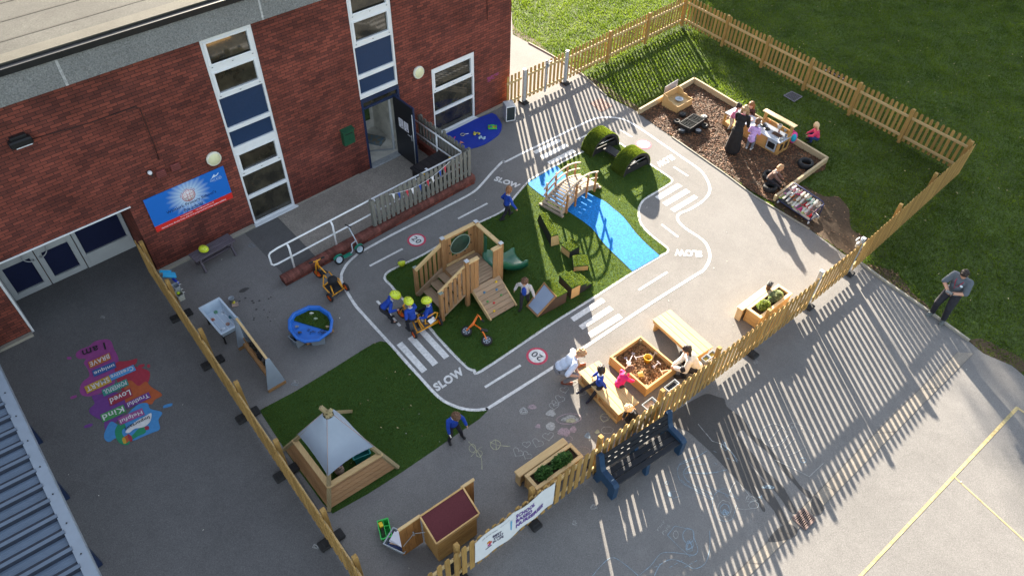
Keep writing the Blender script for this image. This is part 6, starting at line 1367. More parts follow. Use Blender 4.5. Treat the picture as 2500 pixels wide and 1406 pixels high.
p = gSand(545, 420, .2); t = thing('bucket', 'yellow toy bucket standing upright in the sand pit', 'bucket', p-V((0, 0, .06))); mb = MB(); mb.lathe([(.0, 0), (.075, 0), (.09, .13), (.097, .13), (.097, .145), (.085, .145), (.07, .01), (0, .01)], n=24); mb.build('pail', YB, t); mb = MB(); mb.tube([V((.095*math.cos(a), .095*math.sin(a)*1, .14+.0*a)) for a in [math.pi*i/10 for i in range(11)]], .006, 6); mb.build('handle', YB, t)
p = gSand(425, 620, .2); t = thing('bucket', 'yellow toy bucket tipped over beside the girl in pink', 'bucket', T=M.Translation(p) @ M.Rotation(1.2, 4, 'Y')); mb = MB(); mb.lathe([(.0, 0), (.05, 0), (.065, .10), (.07, .10), (.06, .11), (.045, .01), (0, .01)], n=20); mb.build('pail', mat('pale_yellow', (.55, .48, .16), .4), t)
# ---------------------------------------------------------------- benches
q = [gK(x, y, .44) for x, y in ((1362, 720), (1660, 570), (1722, 612), (1440, 778))]; xd = (q[1]-q[0])+(q[2]-q[3]); yd = (q[3]-q[0])+(q[2]-q[1]); c = sum(q, V())/4; LX, LY = xd.length/2, yd.length/2; byw = math.atan2(xd.y, xd.x)
PURP = wood('grey_plastic_plank', (.075, .062, .075), (.115, .098, .115), .7, .10, 18., knots=False)
t = thing('bench', 'dark grey plank bench against the brick wall with a yellow helmet on it', 'bench', V((c.x, c.y, 0)), byw)
mb = MB()
for i in range(3): mb.box((0, -LY/2+LY/3*(i+.5), .42), (LX, LY/3-.012, .04), ch=.008)
mb.build('seat', PURP, t)
for x in (-1, 1):
    for y in (-1, 1): mb = MB(); mb.bar(V((x*(LX/2-.13), y*.06, .40)), V((x*(LX/2-.13), y*(LY/2+.02), 0)), .05, .08); mb.build('leg', PURP, t)
    mb = MB(); mb.box((x*(LX/2-.13), 0, .375), (.06, LY-.02, .05)); mb.build('crossbar', PURP, t)
mb = MB(); mb.box((0, 0, .17), (LX-.26, .08, .04)); mb.build('stretcher', PURP, t)
HEL = mat('helmet_yellow', (.50, .58, .03), .3, .05, 4., spec=.5)
def helmet_mesh(mbs, T, r=.115):
    shell, vents = mbs; nu, nv = 22, 9; vs = []
    for i in range(nv+1):
        ph = math.pi*.56*i/nv
        for j in range(nu):
            a = 2*math.pi*j/nu; rr = 1-.04*math.cos(2*a); cut = .06*math.cos(a)*(i/nv)**3
            vs.append(T @ V((r*.90*math.sin(ph)*math.cos(a)*rr, r*1.12*math.sin(ph)*math.sin(a), r*.95*math.cos(ph)+r*cut*.8)))
    fs = []
    for i in range(nv):
        for j in range(nu): fs.append([i*nu+j, (i+1)*nu+j, (i+1)*nu+(j+1) % nu, i*nu+(j+1) % nu])
    shell.add(vs, fs, 0, True)
    vs2 = [v for v in vs[-nu:]]; cen_ = sum(vs2, V())/nu; shell.add(vs2+[cen_+(v-cen_)*.82 for v in vs2], [[j, nu+j, nu+(j+1) % nu, (j+1) % nu] for j in range(nu)], 0, True)
    for a, ph in ((0, .30), (.9, .34), (1.8, .34), (2.7, .34), (3.6, .34), (4.5, .34), (5.4, .34), (1.57, .75), (4.71, .75), (.9, .8), (2.2, .8), (4.1, .8), (5.4, .8), (0, 0)):
        d = V((.90*math.sin(ph)*math.cos(a), 1.12*math.sin(ph)*math.sin(a), .95*math.cos(ph))); nrm = d.normalized(); c = d*r*1.006; u = nrm.orthogonal().normalized(); w = nrm.cross(u); s = r*.07
        vents.add([T @ (c+u*s*math.cos(q_)*1.4+w*s*math.sin(q_)) for q_ in [i*1.047 for i in range(6)]], [[0, 1, 2, 3, 4, 5]])
def helmet(lab, T, shell_m=HEL, r=.115):
    t = thing('helmet', lab, 'helmet', T=T); a, b = MB(), MB(); helmet_mesh((a, b), M.Identity(4), r); a.build('shell', shell_m, t); b.build('vent', BLACKP, t); mb = MB(); mb.tube([V((r*.8, 0, -.02)), V((r*.5, .02, -.09)), V((-r*.4, .02, -.09)), V((-r*.8, 0, -.02))], .006, 5); mb.build('strap', BLACKP, t); return t
p = gK(1490, 690, .50); helmet('lime yellow helmet resting on the dark grey plank bench', TF(V((p.x, p.y, .53)), byw+.5))
p = gI(1078, 1235, .06); helmet('lime and black helmet lying on its back at the turf edge', TF(V((p.x, p.y, .085)), .4) @ M.Rotation(2.2, 4, 'X'))
# dark blue bench outside the front fence
p0, p1 = gBe(345, 1310), gBe(1335, 650); d = (p1-p0); LX = d.length; t = thing('bench', 'dark blue moulded plastic bench with a backrest outside the front fence', 'bench', p0, math.atan2(d.y, d.x))
BLUEB = mat('bench_blue', (.014, .042, .088), .55, .15, 4., dirt=.2); BLKP = wood('black_plank', (.010, .012, .016), (.020, .022, .028), .6, .2, 12., knots=False)
for x in (0, LX):
    mb = MB(); T = M(((0, 0, 1, x), (1, 0, 0, 0), (0, 1, 0, 0), (0, 0, 0, 1))); mb.prism([(-.03, 0), (.10, 0), (.13, .22), (.38, .22), (.42, 0), (.55, 0), (.50, .36), (.60, .80), (.57, .86), (.50, .86), (.42, .58), (.36, .50), (.02, .50), (-.04, .44)], -.06, .06, T=T); mb.build('end_frame', BLUEB, t)
mb = MB(); T = M(((0, 0, 1, LX/2), (1, 0, 0, 0), (0, 1, 0, 0), (0, 0, 0, 1))); mb.prism([(.0, 0), (.10, 0), (.13, .24), (.40, .24), (.43, 0), (.52, 0), (.48, .36), (.57, .78), (.50, .78), (.40, .40), (.03, .34)], -.045, .045, T=T); mb.build('middle_frame', BLUEB, t)
for y, z in ((.07, .40), (.20, .395), (.33, .39)):
    mb = MB(); mb.box((LX/2, y, z), (LX-.12, .115, .04), ch=.008); mb.build('seat_slat', BLKP, t)
for y, z in ((.455, .54), (.495, .66), (.53, .78)):
    mb = MB(); mb.boxm(M.Translation((LX/2, y-.03, z)) @ M.Rotation(-.28, 4, 'X'), LX-.12, .035, .105, 0, .008); mb.build('back_slat', BLKP, t)
# dark planter or bench end by the left frame edge
mb = MB(); c = gM(10, 200); t = thing('bench', 'dark bench end at the left edge of the photograph beside the brick pier', 'bench', V((c.x-.1, c.y, 0)), byw)
mb.box((-.4, 0, .40), (1.0, .28, .05)); mb.build('seat', PURP, t); mb = MB(); mb.box((0, 0, .19), (.06, .24, .38)); mb.box((-.75, 0, .19), (.06, .24, .38)); mb.build('leg', PURP, t)
# ================================================================ TRIKES, TRAYS, MUD KITCHEN
def tubes(parent, name, m, paths, r=.016):
    mb = MB()
    for p in paths: mb.tube(p, r, 8)
    return mb.build(name, m, parent, w=True)
# yellow trike with a rear platform
c = gTr(520, 950); t = thing('tricycle', 'empty yellow tricycle with black fabric seat and platform by the low brick wall', 'tricycle', V((c.x, c.y, 0)))
rl, rr = gTr(512, 1300, .12), gTr(818, 1095, .12); ax = (rr-rl).normalized(); fwd = V((-ax.y, ax.x, 0)); fw_ = gTr(285, 835, .15)
fwd = fwd if fwd.dot(fw_-rl) > 0 else -fwd
wheel(t, rl, ax, .12, .05, mat('orange_rim', (.62, .10, .01), .45)); wheel(t, rr, ax, .12, .05, MATS['orange_rim'])
fa_ = (gTr(285, 835)-gTr(340, 760)); wheel(t, fw_, fwd.cross(Z1)+fwd*.25, .15, .045, MATS['orange_rim'])
a1, a2 = gTr(390, 870, .34), gTr(490, 805, .34); b1, b2 = gTr(385, 1085, .16), gTr(755, 1115, .16); e1, e2 = gTr(500, 1210, .14), gTr(580, 1235, .14)
head = gTr(260, 660, .48); h1, h2 = gTr(115, 650, .62), gTr(405, 525, .62); hb = (h1+h2)/2
tubes(t, 'frame', YEL, [[fw_+ax*.05, head+ax*.03, hb], [fw_-ax*.05, head-ax*.03, hb], [head, gTr(350, 745, .38), (a1+a2)/2], [a1, b1, e1], [a2, gTr(560, 890, .33), gTr(690, 950, .30), b2], [a1, gTr(455, 930, .30)], [b1, gTr(470, 1010, .28)], [e2, gTr(520, 1070, .26)], [b2, gTr(650, 970, .30)], [rl, rr]], .017)
tubes(t, 'handlebar', YEL, [[h1.lerp(h2, .2), hb-V((0, 0, .03)), h1.lerp(h2, .8)]]); tubes(t, 'grip', BLACKR, [[h1, h1.lerp(h2, .25)], [h2, h2.lerp(h1, .25)]], .022)
mb = MB(); q = [gTr(320, 790, .35), gTr(375, 745, .35), gTr(475, 810, .35), gTr(395, 868, .35)]; mb.add(q+[p-V((0, 0, .02)) for p in q], [[0, 1, 2, 3], [7, 6, 5, 4]]+[[j, 4+j, 4+(j+1) % 4, (j+1) % 4] for j in range(4)]); mb.ell(gTr(560, 955, .36), (.12, .13, .06), M.Rotation(.6, 3, 'Z')); mb.build('seat', FABK, t, w=True)
mb = MB(); q = [gTr(395, 1080, .17), gTr(480, 1000, .17), gTr(680, 980, .17), gTr(745, 1130, .17), gTr(585, 1225, .15), gTr(500, 1195, .15)]; mb.add(q+[p-V((0, 0, .015)) for p in q], [[0, 1, 2, 3, 4, 5], [11, 10, 9, 8, 7, 6]]+[[j, 6+j, 6+(j+1) % 6, (j+1) % 6] for j in range(6)]); mb.build('platform', FABK, t, w=True)
# trike with the three helmeted boys
c = gHe(900, 900); t = thing('tricycle', 'yellow tricycle with a railed rear seat ridden by boys in lime helmets', 'tricycle', V((c.x, c.y, 0)))
w1, w2 = gHe(855, 1180, .11), gHe(1440, 880, .11); ax = (w2-w1).normalized(); fwd = V((-ax.y, ax.x, 0)); fw_ = gHe(565, 700, .15); fwd = fwd if fwd.dot(fw_-w1) > 0 else -fwd
wheel(t, w1, ax, .115, .05, MATS['orange_rim']); wheel(t, w2, ax, .115, .05, MATS['orange_rim']); wheel(t, fw_, ax+fwd*.35, .15, .045, MATS['orange_rim'])
cA, cB, cC = gHe(820, 890, .24), gHe(935, 1140, .16), gHe(1410, 860, .16)
tubes(t, 'frame', YEL, [[cA, gHe(880, 1040, .17), cB, gHe(1000, 1110, .16), cC], [gHe(920, 830, .26), gHe(980, 960, .18), gHe(1035, 1065, .16)], [w1, w2], [gHe(920, 830, .28), gHe(760, 790, .34), gHe(625, 560, .44)], [fw_+ax*.05, gHe(625, 500, .56)], [fw_-ax*.05, gHe(610, 510, .56)], [gHe(870, 860, .26), gHe(880, 900, .22), gHe(930, 880, .24), gHe(920, 850, .28)]], .016)
tubes(t, 'back_rail', YEL, [[gHe(1180, 930, .17), gHe(1110, 940, .30), gHe(1110, 820, .42), gHe(1330, 680, .44), gHe(1390, 690, .42), gHe(1360, 800, .30), gHe(1310, 860, .17)], [gHe(1080, 1030, .17), gHe(970, 880, .28), gHe(935, 730, .40), gHe(985, 730, .38)]], .017)
tubes(t, 'handlebar', YEL, [[gHe(560, 600, .60), gHe(625, 500, .58), gHe(680, 340, .60)]], .016); tubes(t, 'grip', BLACKR, [[gHe(545, 610, .60), gHe(590, 560, .60)], [gHe(690, 300, .60), gHe(670, 360, .60)]], .021)
mb = MB(); q = [gHe(1000, 930, .17), gHe(1250, 790, .17), gHe(1370, 870, .165), gHe(1080, 1030, .165)]; mb.add(q+[p-V((0, 0, .02)) for p in q], [[0, 1, 2, 3], [7, 6, 5, 4]]+[[j, 4+j, 4+(j+1) % 4, (j+1) % 4] for j in range(4)]); mb.build('platform', mat('platform_grey', (.10, .085, .085), .7, .5, 14.), t, w=True)
mb = MB(); q = [gHe(1160, 870, .27), gHe(1290, 770, .27), gHe(1360, 840, .20), gHe(1230, 950, .19)]; mb.add(q+[p-V((0, 0, .012)) for p in q], [[0, 1, 2, 3], [7, 6, 5, 4]]+[[j, 4+j, 4+(j+1) % 4, (j+1) % 4] for j in range(4)]); mb.build('back_panel', mat('shiny_white', (.72, .72, .74), .2, .15, 6., spec=.6), t, w=True)
# orange balance bike lying on the turf
gO = gA; c = gO(950, 1020); t = thing('balance_bike', 'orange balance bike with black tyres lying on the dark turf', 'balance bike', V((c.x, c.y, 0)))
c1, c2 = gO(866, 1032, .08), gO(1033, 1108, .08); up = (CB*.8+V((0, 0, .5))+CU*.25).normalized()
for cc in (c1, c2): wheel(t, cc, up, .13, .05, mat('grey_hub', (.30, .33, .38), .4), BLACKR, 6)
tubes(t, 'frame', ORG, [[c1+up*.03, gO(920, 965, .22), gO(955, 905, .34)], [c1-up*.02, gO(925, 970, .18), gO(960, 900, .32)], [gO(930, 975, .2), gO(980, 1010, .2), gO(1010, 1055, .16), c2], [gO(920, 985, .2), gO(925, 960, .22)]], .018)
tubes(t, 'handlebar', ORG, [[gO(955, 895, .36), gO(975, 915, .36), gO(988, 940, .34)]], .015); tubes(t, 'grip', BLACKR, [[gO(985, 935, .34), gO(1010, 955, .30)]], .02)
mb = MB(); mb.bar(gO(985, 1020, .2), gO(1040, 1030, .16), .08, .03); mb.build('saddle', BLACKP, t, w=True)
# green scooter leaning on the low wall
c = gTr(860, 520); t = thing('scooter', 'green and grey scooter with white wheels leaning on the low brick wall', 'scooter', V((c.x, c.y, 0)))
s1, s2 = gTr(685, 575, .13), gTr(1075, 375, .13); d = (s2-s1).normalized(); up = V((-d.y, d.x, 0)); up = (up if up.dot(N) < 0 else -up); axs = (-up+Z1*.35)
for cc in (s1, s2): wheel(t, cc, axs, .13, .05, mat('white_hub', (.42, .50, .56), .4), BLACKR)
SGR = mat('scooter_green', (.012, .17, .11), .4)
lean = (up*.16)
tubes(t, 'frame', RIMG, [[s1, s1+d*.12+V((0, 0, -.02)), s1.lerp(s2, .5)+V((0, 0, -.04)), s1.lerp(s2, .68)+V((0, 0, .06)), s1.lerp(s2, .72)+V((0, 0, .24))+lean*.3, s2+V((0, 0, .26))-d*.03+lean*.4], [s2, s2+V((0, 0, .24))+lean*.4-d*.02, s2+V((0, 0, .70))-d*.10+lean*1.3]], .016)
hm = s2+V((0, 0, .70))-d*.10+lean*1.3; hx = axs.normalized(); tubes(t, 'handlebar', BLACKR, [[hm-hx*.15, hm+hx*.15]], .016)
mb = MB(); mb.bar(s1+d*.13, s1.lerp(s2, .60), .11, .022); mb.build('deck', SGR, t, w=True)
for cc in (s1, s2):
    mb = MB(); pr = [cc+(-d*math.cos(a)+V((0, 0, 1))*math.sin(a))*.15 for a in [.5+i*.3 for i in range(7)]]
    for p, q in zip(pr, pr[1:]): mb.bar(p, q, .07, .012, up=Z1)
    mb.build('mudguard', SGR, t, w=True)
# clear water tray on a black stand
q = [gU(360, 372, .50), gU(592, 252, .50), gU(748, 548, .50), gU(556, 656, .50)]; xd = (q[1]-q[0])+(q[2]-q[3]); yd = (q[3]-q[0])+(q[2]-q[1]); LX, LY = xd.length/2, yd.length/2; c = sum(q, V())/4; yw = math.atan2(xd.y, xd.x)
t = thing('water_tray', 'clear plastic water tray on a black wheeled stand with toys in it', 'water tray', V((c.x, c.y, 0)), yw)
TRAY = mat('tray_plastic', (.40, .48, .56), .22, .08, 3., spec=.5)
mb = MB(); tub(mb, V((0, 0, .30)), 0, LX*.92, LY*.92, .20, .012, 0, .88); mb.box((0, -LY/2+.02, .505), (LX, .05, .02), ch=.006); mb.box((0, LY/2-.02, .505), (LX, .05, .02), ch=.006); mb.box((-LX/2+.02, 0, .505), (.05, LY-.1, .02), ch=.006); mb.box((LX/2-.02, 0, .505), (.05, LY-.1, .02), ch=.006); sh = mb.build('tray', TRAY, t)
mb = MB()
for x in (-.12, 0, .12): mb.box((x*1.2, 0, .310), (.02, LY*.62, .008), ch=.002)
for x, y in ((-.13, .2), (.13, .22), (-.1, -.22)): mb.lathe([(.055, .306), (.05, .314), (0, .314)], c=(x, y, 0), n=16)
mb.build('moulded_rib', mat('tray_rib', (.52, .58, .64), .3), sh)
mb = MB(); mb.box((0, -LY*.36, .27), (LX*.85, .04, .04)); mb.box((0, LY*.36, .27), (LX*.85, .04, .04))
for x in (-1, 1):
    for y in (-1, 1): mb.box((x*LX*.38, y*LY*.36, .17), (.035, .035, .22)); mb.box((x*LX*.38, y*LY*.36, .08), (.02, .06, .04))
mb.build('stand', BLACKP, t)
for x in (-1, 1):
    for y in (-1, 1): mb = MB(); mb.cyl((x*LX*.38-.015, y*LY*.36+.02, .04), (x*LX*.38+.015, y*LY*.36+.02, .04), .04, n=14); mb.build('castor', BLACKR, t)
for lab, x, y, col in (('pink round toy at the bottom of the water tray', 490, 495, (.42, .18, .13)), ('peach ring toy at the bottom of the water tray', 640, 538, (.38, .22, .16)), ('teal round toy at the bottom of the water tray', 668, 468, (.02, .16, .20)), ('pale green curved toy at the bottom of the water tray', 520, 420, (.12, .30, .18))):
    p = gU(x, y, .315); t = thing('toy_figure', lab, 'toy', p); mb = MB(); mb.lathe([(.025, 0), (.045, .0), (.045, .02), (.025, .02)], n=16, closed=True); mb.ell((.02, 0, .02), (.022, .016, .02)); mb.build('body', mat('wt%d' % x, col, .4), t)
p = gU(690, 325); t = thing('toy_bucket', 'small clear beaker with a yellow scoop on the ground beside the water tray', 'bucket', p)
mb = MB(); mb.lathe([(0, 0), (.05, 0), (.07, .17), (.076, .17), (.066, .176), (.045, .01), (0, .01)], n=20); mb.build('beaker', CLEAR, t); mb = MB(); mb.ell((.03, -.02, .05), (.045, .04, .05)); mb.build('scoop', mat('scoop_yellow', (.48, .42, .04), .5), t)
p = gU(715, 350); t = thing('sponge', 'small pinkish rectangular sponge dish beside the clear beaker', 'dish', p, .4); mb = MB(); tub(mb, V((0, 0, 0)), 0, .14, .11, .03); mb.build('dish', mat('dish_pink', (.40, .30, .26), .6), t)
# gear play stand
gG2 = crop(560, 730, 3.413); f0, f1, n0_, n1_ = gG2(80, 425), gG2(205, 350), gG2(325, 775), gG2(470, 690); zt_ = .95; tp_f, tp_n = gG2(65, 150, zt_), gG2(315, 497, zt_); c = (f0+n1_)/2
bm0, bm1 = (f0+f1)/2, (n0_+n1_)/2
t = thing('gear_stand', 'tall timber gear play frame with grey triangular end boards', 'play frame', V((c.x, c.y, 0)))
def endboard(a, b, tp):
    d = (b-a).normalized(); out = (bm1-bm0).normalized(); mb = MB(); w = .05
    tp = V((((a+b)/2).x, ((a+b)/2).y, zt_)); vs = [a+V((0, 0, .08)), b+V((0, 0, .08)), tp+d*w, tp+d*w*.5+V((0, 0, .03)), tp-d*w*.5+V((0, 0, .03)), tp-d*w]; m = len(vs); e = out*.014
    mb.add([v-e for v in vs]+[v+e for v in vs], [list(range(m)), list(range(m, 2*m))[::-1]]+[[j, m+j, m+(j+1) % m, (j+1) % m] for j in range(m)]); o = mb.build('end_board', GREYB, t, w=True)
    mb = MB(); mb.bar(a+V((0, 0, .04)), b+V((0, 0, .04)), .07, .08); mb.build('foot_beam', PWOOD, t, w=True); return tp
ta, tb = endboard(f0, f1, tp_f), endboard(n0_, n1_, tp_n)
mb = MB(); mb.bar(ta+V((0, 0, -.01)), tb+V((0, 0, -.01)), .05, .045); mb.build('top_beam', PALE, t, w=True)
mb = MB(); mb.bar(bm0+V((0, 0, .10)), bm1+V((0, 0, .10)), .14, .06); mb.bar(bm0+V((0, 0, .24)), bm1+V((0, 0, .24)), .03, .12); mb.build('base_beam', PWOOD, t, w=True)
dd = (bm1-bm0); nn = V((-dd.y, dd.x, 0)).normalized(); mb = MB(); p = [bm0+dd*.06+V((0, 0, .30)), bm1-dd*.06+V((0, 0, .30)), tb-dd*.06-V((0, 0, .04)), ta+dd*.06-V((0, 0, .04))]; mb.add([v-nn*.006 for v in p]+[v+nn*.006 for v in p], [[0, 1, 2, 3], [7, 6, 5, 4]]+[[j, 4+j, 4+(j+1) % 4, (j+1) % 4] for j in range(4)])
mb.build('gear_board', mat('clear_board', (.12, .14, .17), .15, .1, 3., trans=.85), t, w=True)
for k, z, r in ((.48, .62, .10), (.58, .44, .075), (.70, .70, .06), (.34, .50, .06), (.52, .84, .03), (.80, .52, .05)):
    cc = bm0+dd*k+V((0, 0, z)); mb = MB(); T = frame(cc-nn*.03, cc+nn*.03); T2 = T @ M(((0, 0, 1, 0), (1, 0, 0, 0), (0, 1, 0, 0), (0, 0, 0, 1)))
    for w0 in (.0, .065): mb.lathe([(r*.72, w0), (r, w0), (r, w0+.015), (r*.72, w0+.015)], n=20, T=T2, closed=True)
    for i in range(8): a = i*.785; mb.boxm(T2 @ M.Translation((r*1.02*math.cos(a), r*1.02*math.sin(a), .04)) @ M.Rotation(a, 4, 'Z'), .03, .022, .08)
    mb.cyl(cc-nn*.045, cc+nn*.055, .02, n=10); mb.build('gear', BLACKP, t, w=True)
# blue octagonal tray
zt_ = .40; pts = [gL(x, y, zt_) for x, y in ((1250, 352), (1340, 354), (1425, 410), (1452, 470), (1440, 562), (1335, 640), (1215, 655), (1145, 625), (1082, 548), (1080, 470), (1120, 412))]; c = sum(pts, V())/len(pts)
t = thing('activity_tray', 'blue octagonal activity tray half filled with artificial turf on grey crates', 'activity tray', V((c.x, c.y, 0)))
TB_L = mat('tray_blue', (.014, .12, .46), .4, .08, 4., spec=.45); n = len(pts); iv = MW[t.name].inverted(); P = [iv @ p for p in pts]
def rg(k, z): return [V((p.x*k, p.y*k, z)) for p in P]
R6 = [rg(.80, .28), rg(.97, .36), rg(1.0, .37), rg(1.0, .40), rg(.97, .41), rg(.90, .41), rg(.87, .39), rg(.82, .30)]
vs = [p for r in R6 for p in r]; fs = [list(range(n))[::-1], [7*n+j for j in range(n)]]
for k in range(7):
    for j in range(n): fs.append([k*n+j, k*n+(j+1) % n, (k+1)*n+(j+1) % n, (k+1)*n+j])
mb = MB(); mb.add(vs, fs); mb.build('tray', TB_L, t)
half = [P[j]*.85 for j in (10, 0, 1, 2, 3, 4)]; half = [iv @ gL(1115, 468, .33)]+[V((p.x, p.y, 0)) for p in half]+[iv @ gL(1408, 555, .33)]
mb = MB(); mb.prism([(p.x, p.y) for p in half], .302, .325); mb.build('turf_mat', TURF, t); wp = [MW[t.name] @ V((p.x, p.y, 0)) for p in half]; turf_top([wp], t, .325, 5200)
for lab, x, y, yw_ in (('grey plastic crate under the blue tray at its front left', 1170, 690, .9), ('grey plastic crate under the blue tray at its front right', 1325, 680, .25)):
    p = gL(x, y); tt = thing('crate', lab, 'crate', V((p.x, p.y+.12, 0)), yw_, 'grey crates under the blue tray'); mb = MB(); tub(mb, V((0, 0, 0)), 0, .34, .26, .27, .012); mb.build('shell', mat('crate_grey', (.19, .22, .25), .5), tt); mb = MB(); mb.box((0, 0, .10), (.28, .20, .03)); mb.build('inside', BLACKP, tt)
for lab, x, y in (('short log under the front rim of the blue tray', 1250, 690), ('split log under the right rim of the blue tray', 1405, 610)):
    p = gL(x, y); mb = MB(); mb.cyl(p+V((-.06, .05, .09)), p+V((.10, .16, .09)), .075, n=12); tag(mb.build('log', PWOOD), lab, 'log')
for lab, x, y, k in (('bundle of dark twigs on the blue half of the tray', 1240, 575, 7), ('dark twigs along the front rim of the blue tray', 1340, 590, 5)):
    mb = MB(); p = gL(x, y, .315)
    for i in range(k): a = random.uniform(-.6, 1.4); L_ = random.uniform(.08, .2); q = p+V((random.uniform(-.1, .1), random.uniform(-.06, .06), .01)); mb.tube([q, q+V((math.cos(a)*L_*.5, math.sin(a)*L_*.5, .02)), q+V((math.cos(a+.2)*L_, math.sin(a+.2)*L_, .0))], .005, 5)
    tag(mb.build('twig_bundle', mat('twig', (.03, .022, .016), .8)), lab, 'twigs')
for nm, lab, x, y, col in (('toy_bug', 'small brown toy beetle on the blue half of the tray', 1175, 575, (.07, .05, .03)), ('toy_bug', 'grey toy insect on the blue half of the tray near the turf edge', 1152, 527, (.2, .2, .2)), ('toy_bug', 'pale green toy lump on the turf half of the tray', 1305, 462, (.3, .36, .25)), ('toy_bug', 'white curly toy worm on the turf half of the tray', 1272, 418, (.5, .5, .42)), ('toy_bug', 'pale brown toy snail by the turf edge of the tray', 1402, 528, (.36, .27, .16))):
    p = gL(x, y, .33); t2 = thing(nm, lab, 'toy', p); mb = MB(); mb.ell((0, 0, .01), (.04, .025, .02)); mb.ell((.04, 0, .012), (.018, .018, .015)); mb.build('body', mat('bug%d' % x, col, .6), t2); mb = MB()
    for i in (-1, 0, 1): mb.bar(V((.02*i, -.045, 0)), V((.02*i, .045, 0)), .006, .006)
    mb.build('leg', mat('bug%d' % x, col), t2)
# dark stains on the tarmac near the tray
mb = MB(); flat(mb, smooth([gL(680, 245), gL(700, 222), gL(740, 208), gL(768, 212), gL(750, 228), gL(715, 248)], 3, True), .0035)
for i in range(22): p = gL(random.uniform(640, 960), random.uniform(280, 560)); disc(mb, p, random.uniform(.008, .03), .0036+.00002*i, 9)
struct(mb.build('water_stain', WET))
# ---------------------------------------------------------------- mud kitchen
k0 = V((7.93, 18.49, 0)); kd = V((-.65, .76, 0)).normalized(); kyaw = math.atan2(kd.y, kd.x)   # x runs left along the front, y (local) away from the viewer is -y
t = thing('mud_kitchen', 'timber mud kitchen with grey worktop, sink, hob and oven door beside the bark bed', 'mud kitchen', k0, kyaw)
KW = wood('kitchen_wood', (.32, .17, .05), (.46, .28, .10), .6, .10, 24.); KTOP = mat('grey_worktop', (.34, .37, .42), .35, .08, 5., spec=.45)
KL, KD, KH = 1.02, -.56, .46; cx, cy = KL/2, KD/2
mb = MB(); mb.box((cx, cy, KH-.012), (KL+.02, abs(KD)+.04, .024), ch=.006); top_ = mb.build('worktop', KTOP, t)
mb = MB(); mb.box((cx, -.012, .06), (KL, .025, .10)); mb.box((.03, -.012, .27), (.06, .025, .34)); mb.box((.46, -.012, .27), (.06, .025, .34)); mb.box((KL-.03, -.012, .27), (.06, .025, .34)); mb.box((.73, -.02, .27), (.48, .02, .33)); mb.box((.0, cy, .05), (.03, abs(KD)-.05, .09)); mb.box((.0, cy, KH-.06), (.03, abs(KD)-.05, .06)); mb.box((.0, cy, .25), (.03, .05, .36)); mb.box((.0, KD+.03, .25), (.03, .05, .40)); mb.box((.0, -.05, .25), (.03, .05, .40)); mb.box((KL, cy, .24), (.025, abs(KD)-.03, .42)); mb.box((cx, KD, .24), (KL, .02, .42)); mb.build('carcass', KW, t)
mb = MB(); mb.box((.02, cy, .25), (.012, abs(KD)-.1, .33)); mb.build('dark_panel', BLACKP, t)
mb = MB(); mb.box((.245, .006, .25), (.34, .02, .35), ch=.006); od = mb.build('oven_door', mat('oven_grey', (.30, .33, .36), .4), t)
mb = MB(); mb.prism([(.14, .15), (.35, .15), (.37, .17), (.37, .33), (.35, .35), (.14, .35), (.12, .33), (.12, .17)], .017, .021, T=M(((1, 0, 0, 0), (0, 0, 1, 0), (0, 1, 0, 0), (0, 0, 0, 1)))); mb.build('oven_glass', BLACKP, od)
mb = MB(); mb.box((.245, .03, .405), (.24, .02, .02)); mb.build('handle', STEEL, od)
mb = MB(); mb.prism([(.17, -.40), (.47, -.40), (.50, -.36), (.50, -.22), (.47, -.18), (.17, -.18), (.14, -.22), (.14, -.36)], KH-.004, KH+.010); sk = mb.build('sink', STEEL, t)
mb = MB(); mb.prism([(.18, -.38), (.46, -.38), (.48, -.34), (.48, -.23), (.46, -.20), (.18, -.20), (.16, -.23), (.16, -.34)], KH+.008, KH+.014); mb.build('mud', mat('mud', (.07, .035, .022), .8, .5, 30.), sk)
for x, y in ((.70, -.30), (.90, -.36)):
    mb = MB(); mb.lathe([(.095, KH+.001), (.095, KH+.010), (0, KH+.010)], c=(x, y, 0), n=24); mb.build('hob_ring', BLACKP, t)
for x in (.03, KL-.03):
    mb = MB(); mb.box((x, KD+.06, (KH+.86)/2), (.045, .15, .86-KH)); mb.build('shelf_post', KW, t)
mb = MB(); mb.box((cx, KD+.06, .875), (KL+.14, .19, .03)); mb.build('top_shelf', PALE2, t)
mb = MB(); mb.box((cx, KD+.02, .60), (KL-.1, .05, .10)); mb.box((cx, KD+.07, .56), (KL-.1, .10, .02)); mb.build('back_shelf', KW, t)
t2 = thing('mud_kitchen', 'second mud kitchen unit with grey worktop where the woman in black stands', 'mud kitchen', k0+kd*1.06, kyaw); L2 = 1.05
mb = MB(); mb.box((L2/2, cy, KH-.02), (L2, abs(KD)+.02, .024), ch=.006); mb.build('worktop', KTOP, t2)
mb = MB(); mb.box((L2/2, -.012, .06), (L2, .025, .10)); mb.box((.18, -.015, .26), (.34, .02, .33)); mb.box((L2-.03, -.03, .22), (.06, .06, .43)); mb.box((L2-.03, KD+.03, .22), (.06, .06, .43)); mb.box((.03, KD+.03, .22), (.06, .06, .43)); mb.box((L2/2, KD, .38), (L2, .02, .10)); mb.box((L2/2, cy, .12), (L2-.1, abs(KD)-.06, .02)); mb.build('carcass', KW, t2)
mb = MB(); mb.cyl((.30, -.30, KH-.006), (.30, -.30, KH+.03), .10, n=20); mb.build('basin', mat('basin_pink', (.42, .26, .24), .5), t2)
TK = MW[t.name]; TK2 = MW[t2.name]
def small(nm, lab, cat, Tm, x, y, z, fn, m, group=None):
    tt = thing(nm, lab, cat, T=Tm @ M.Translation((x, y, z)), group=group); mb = MB(); fn(mb); mb.build('body', m, tt); return tt
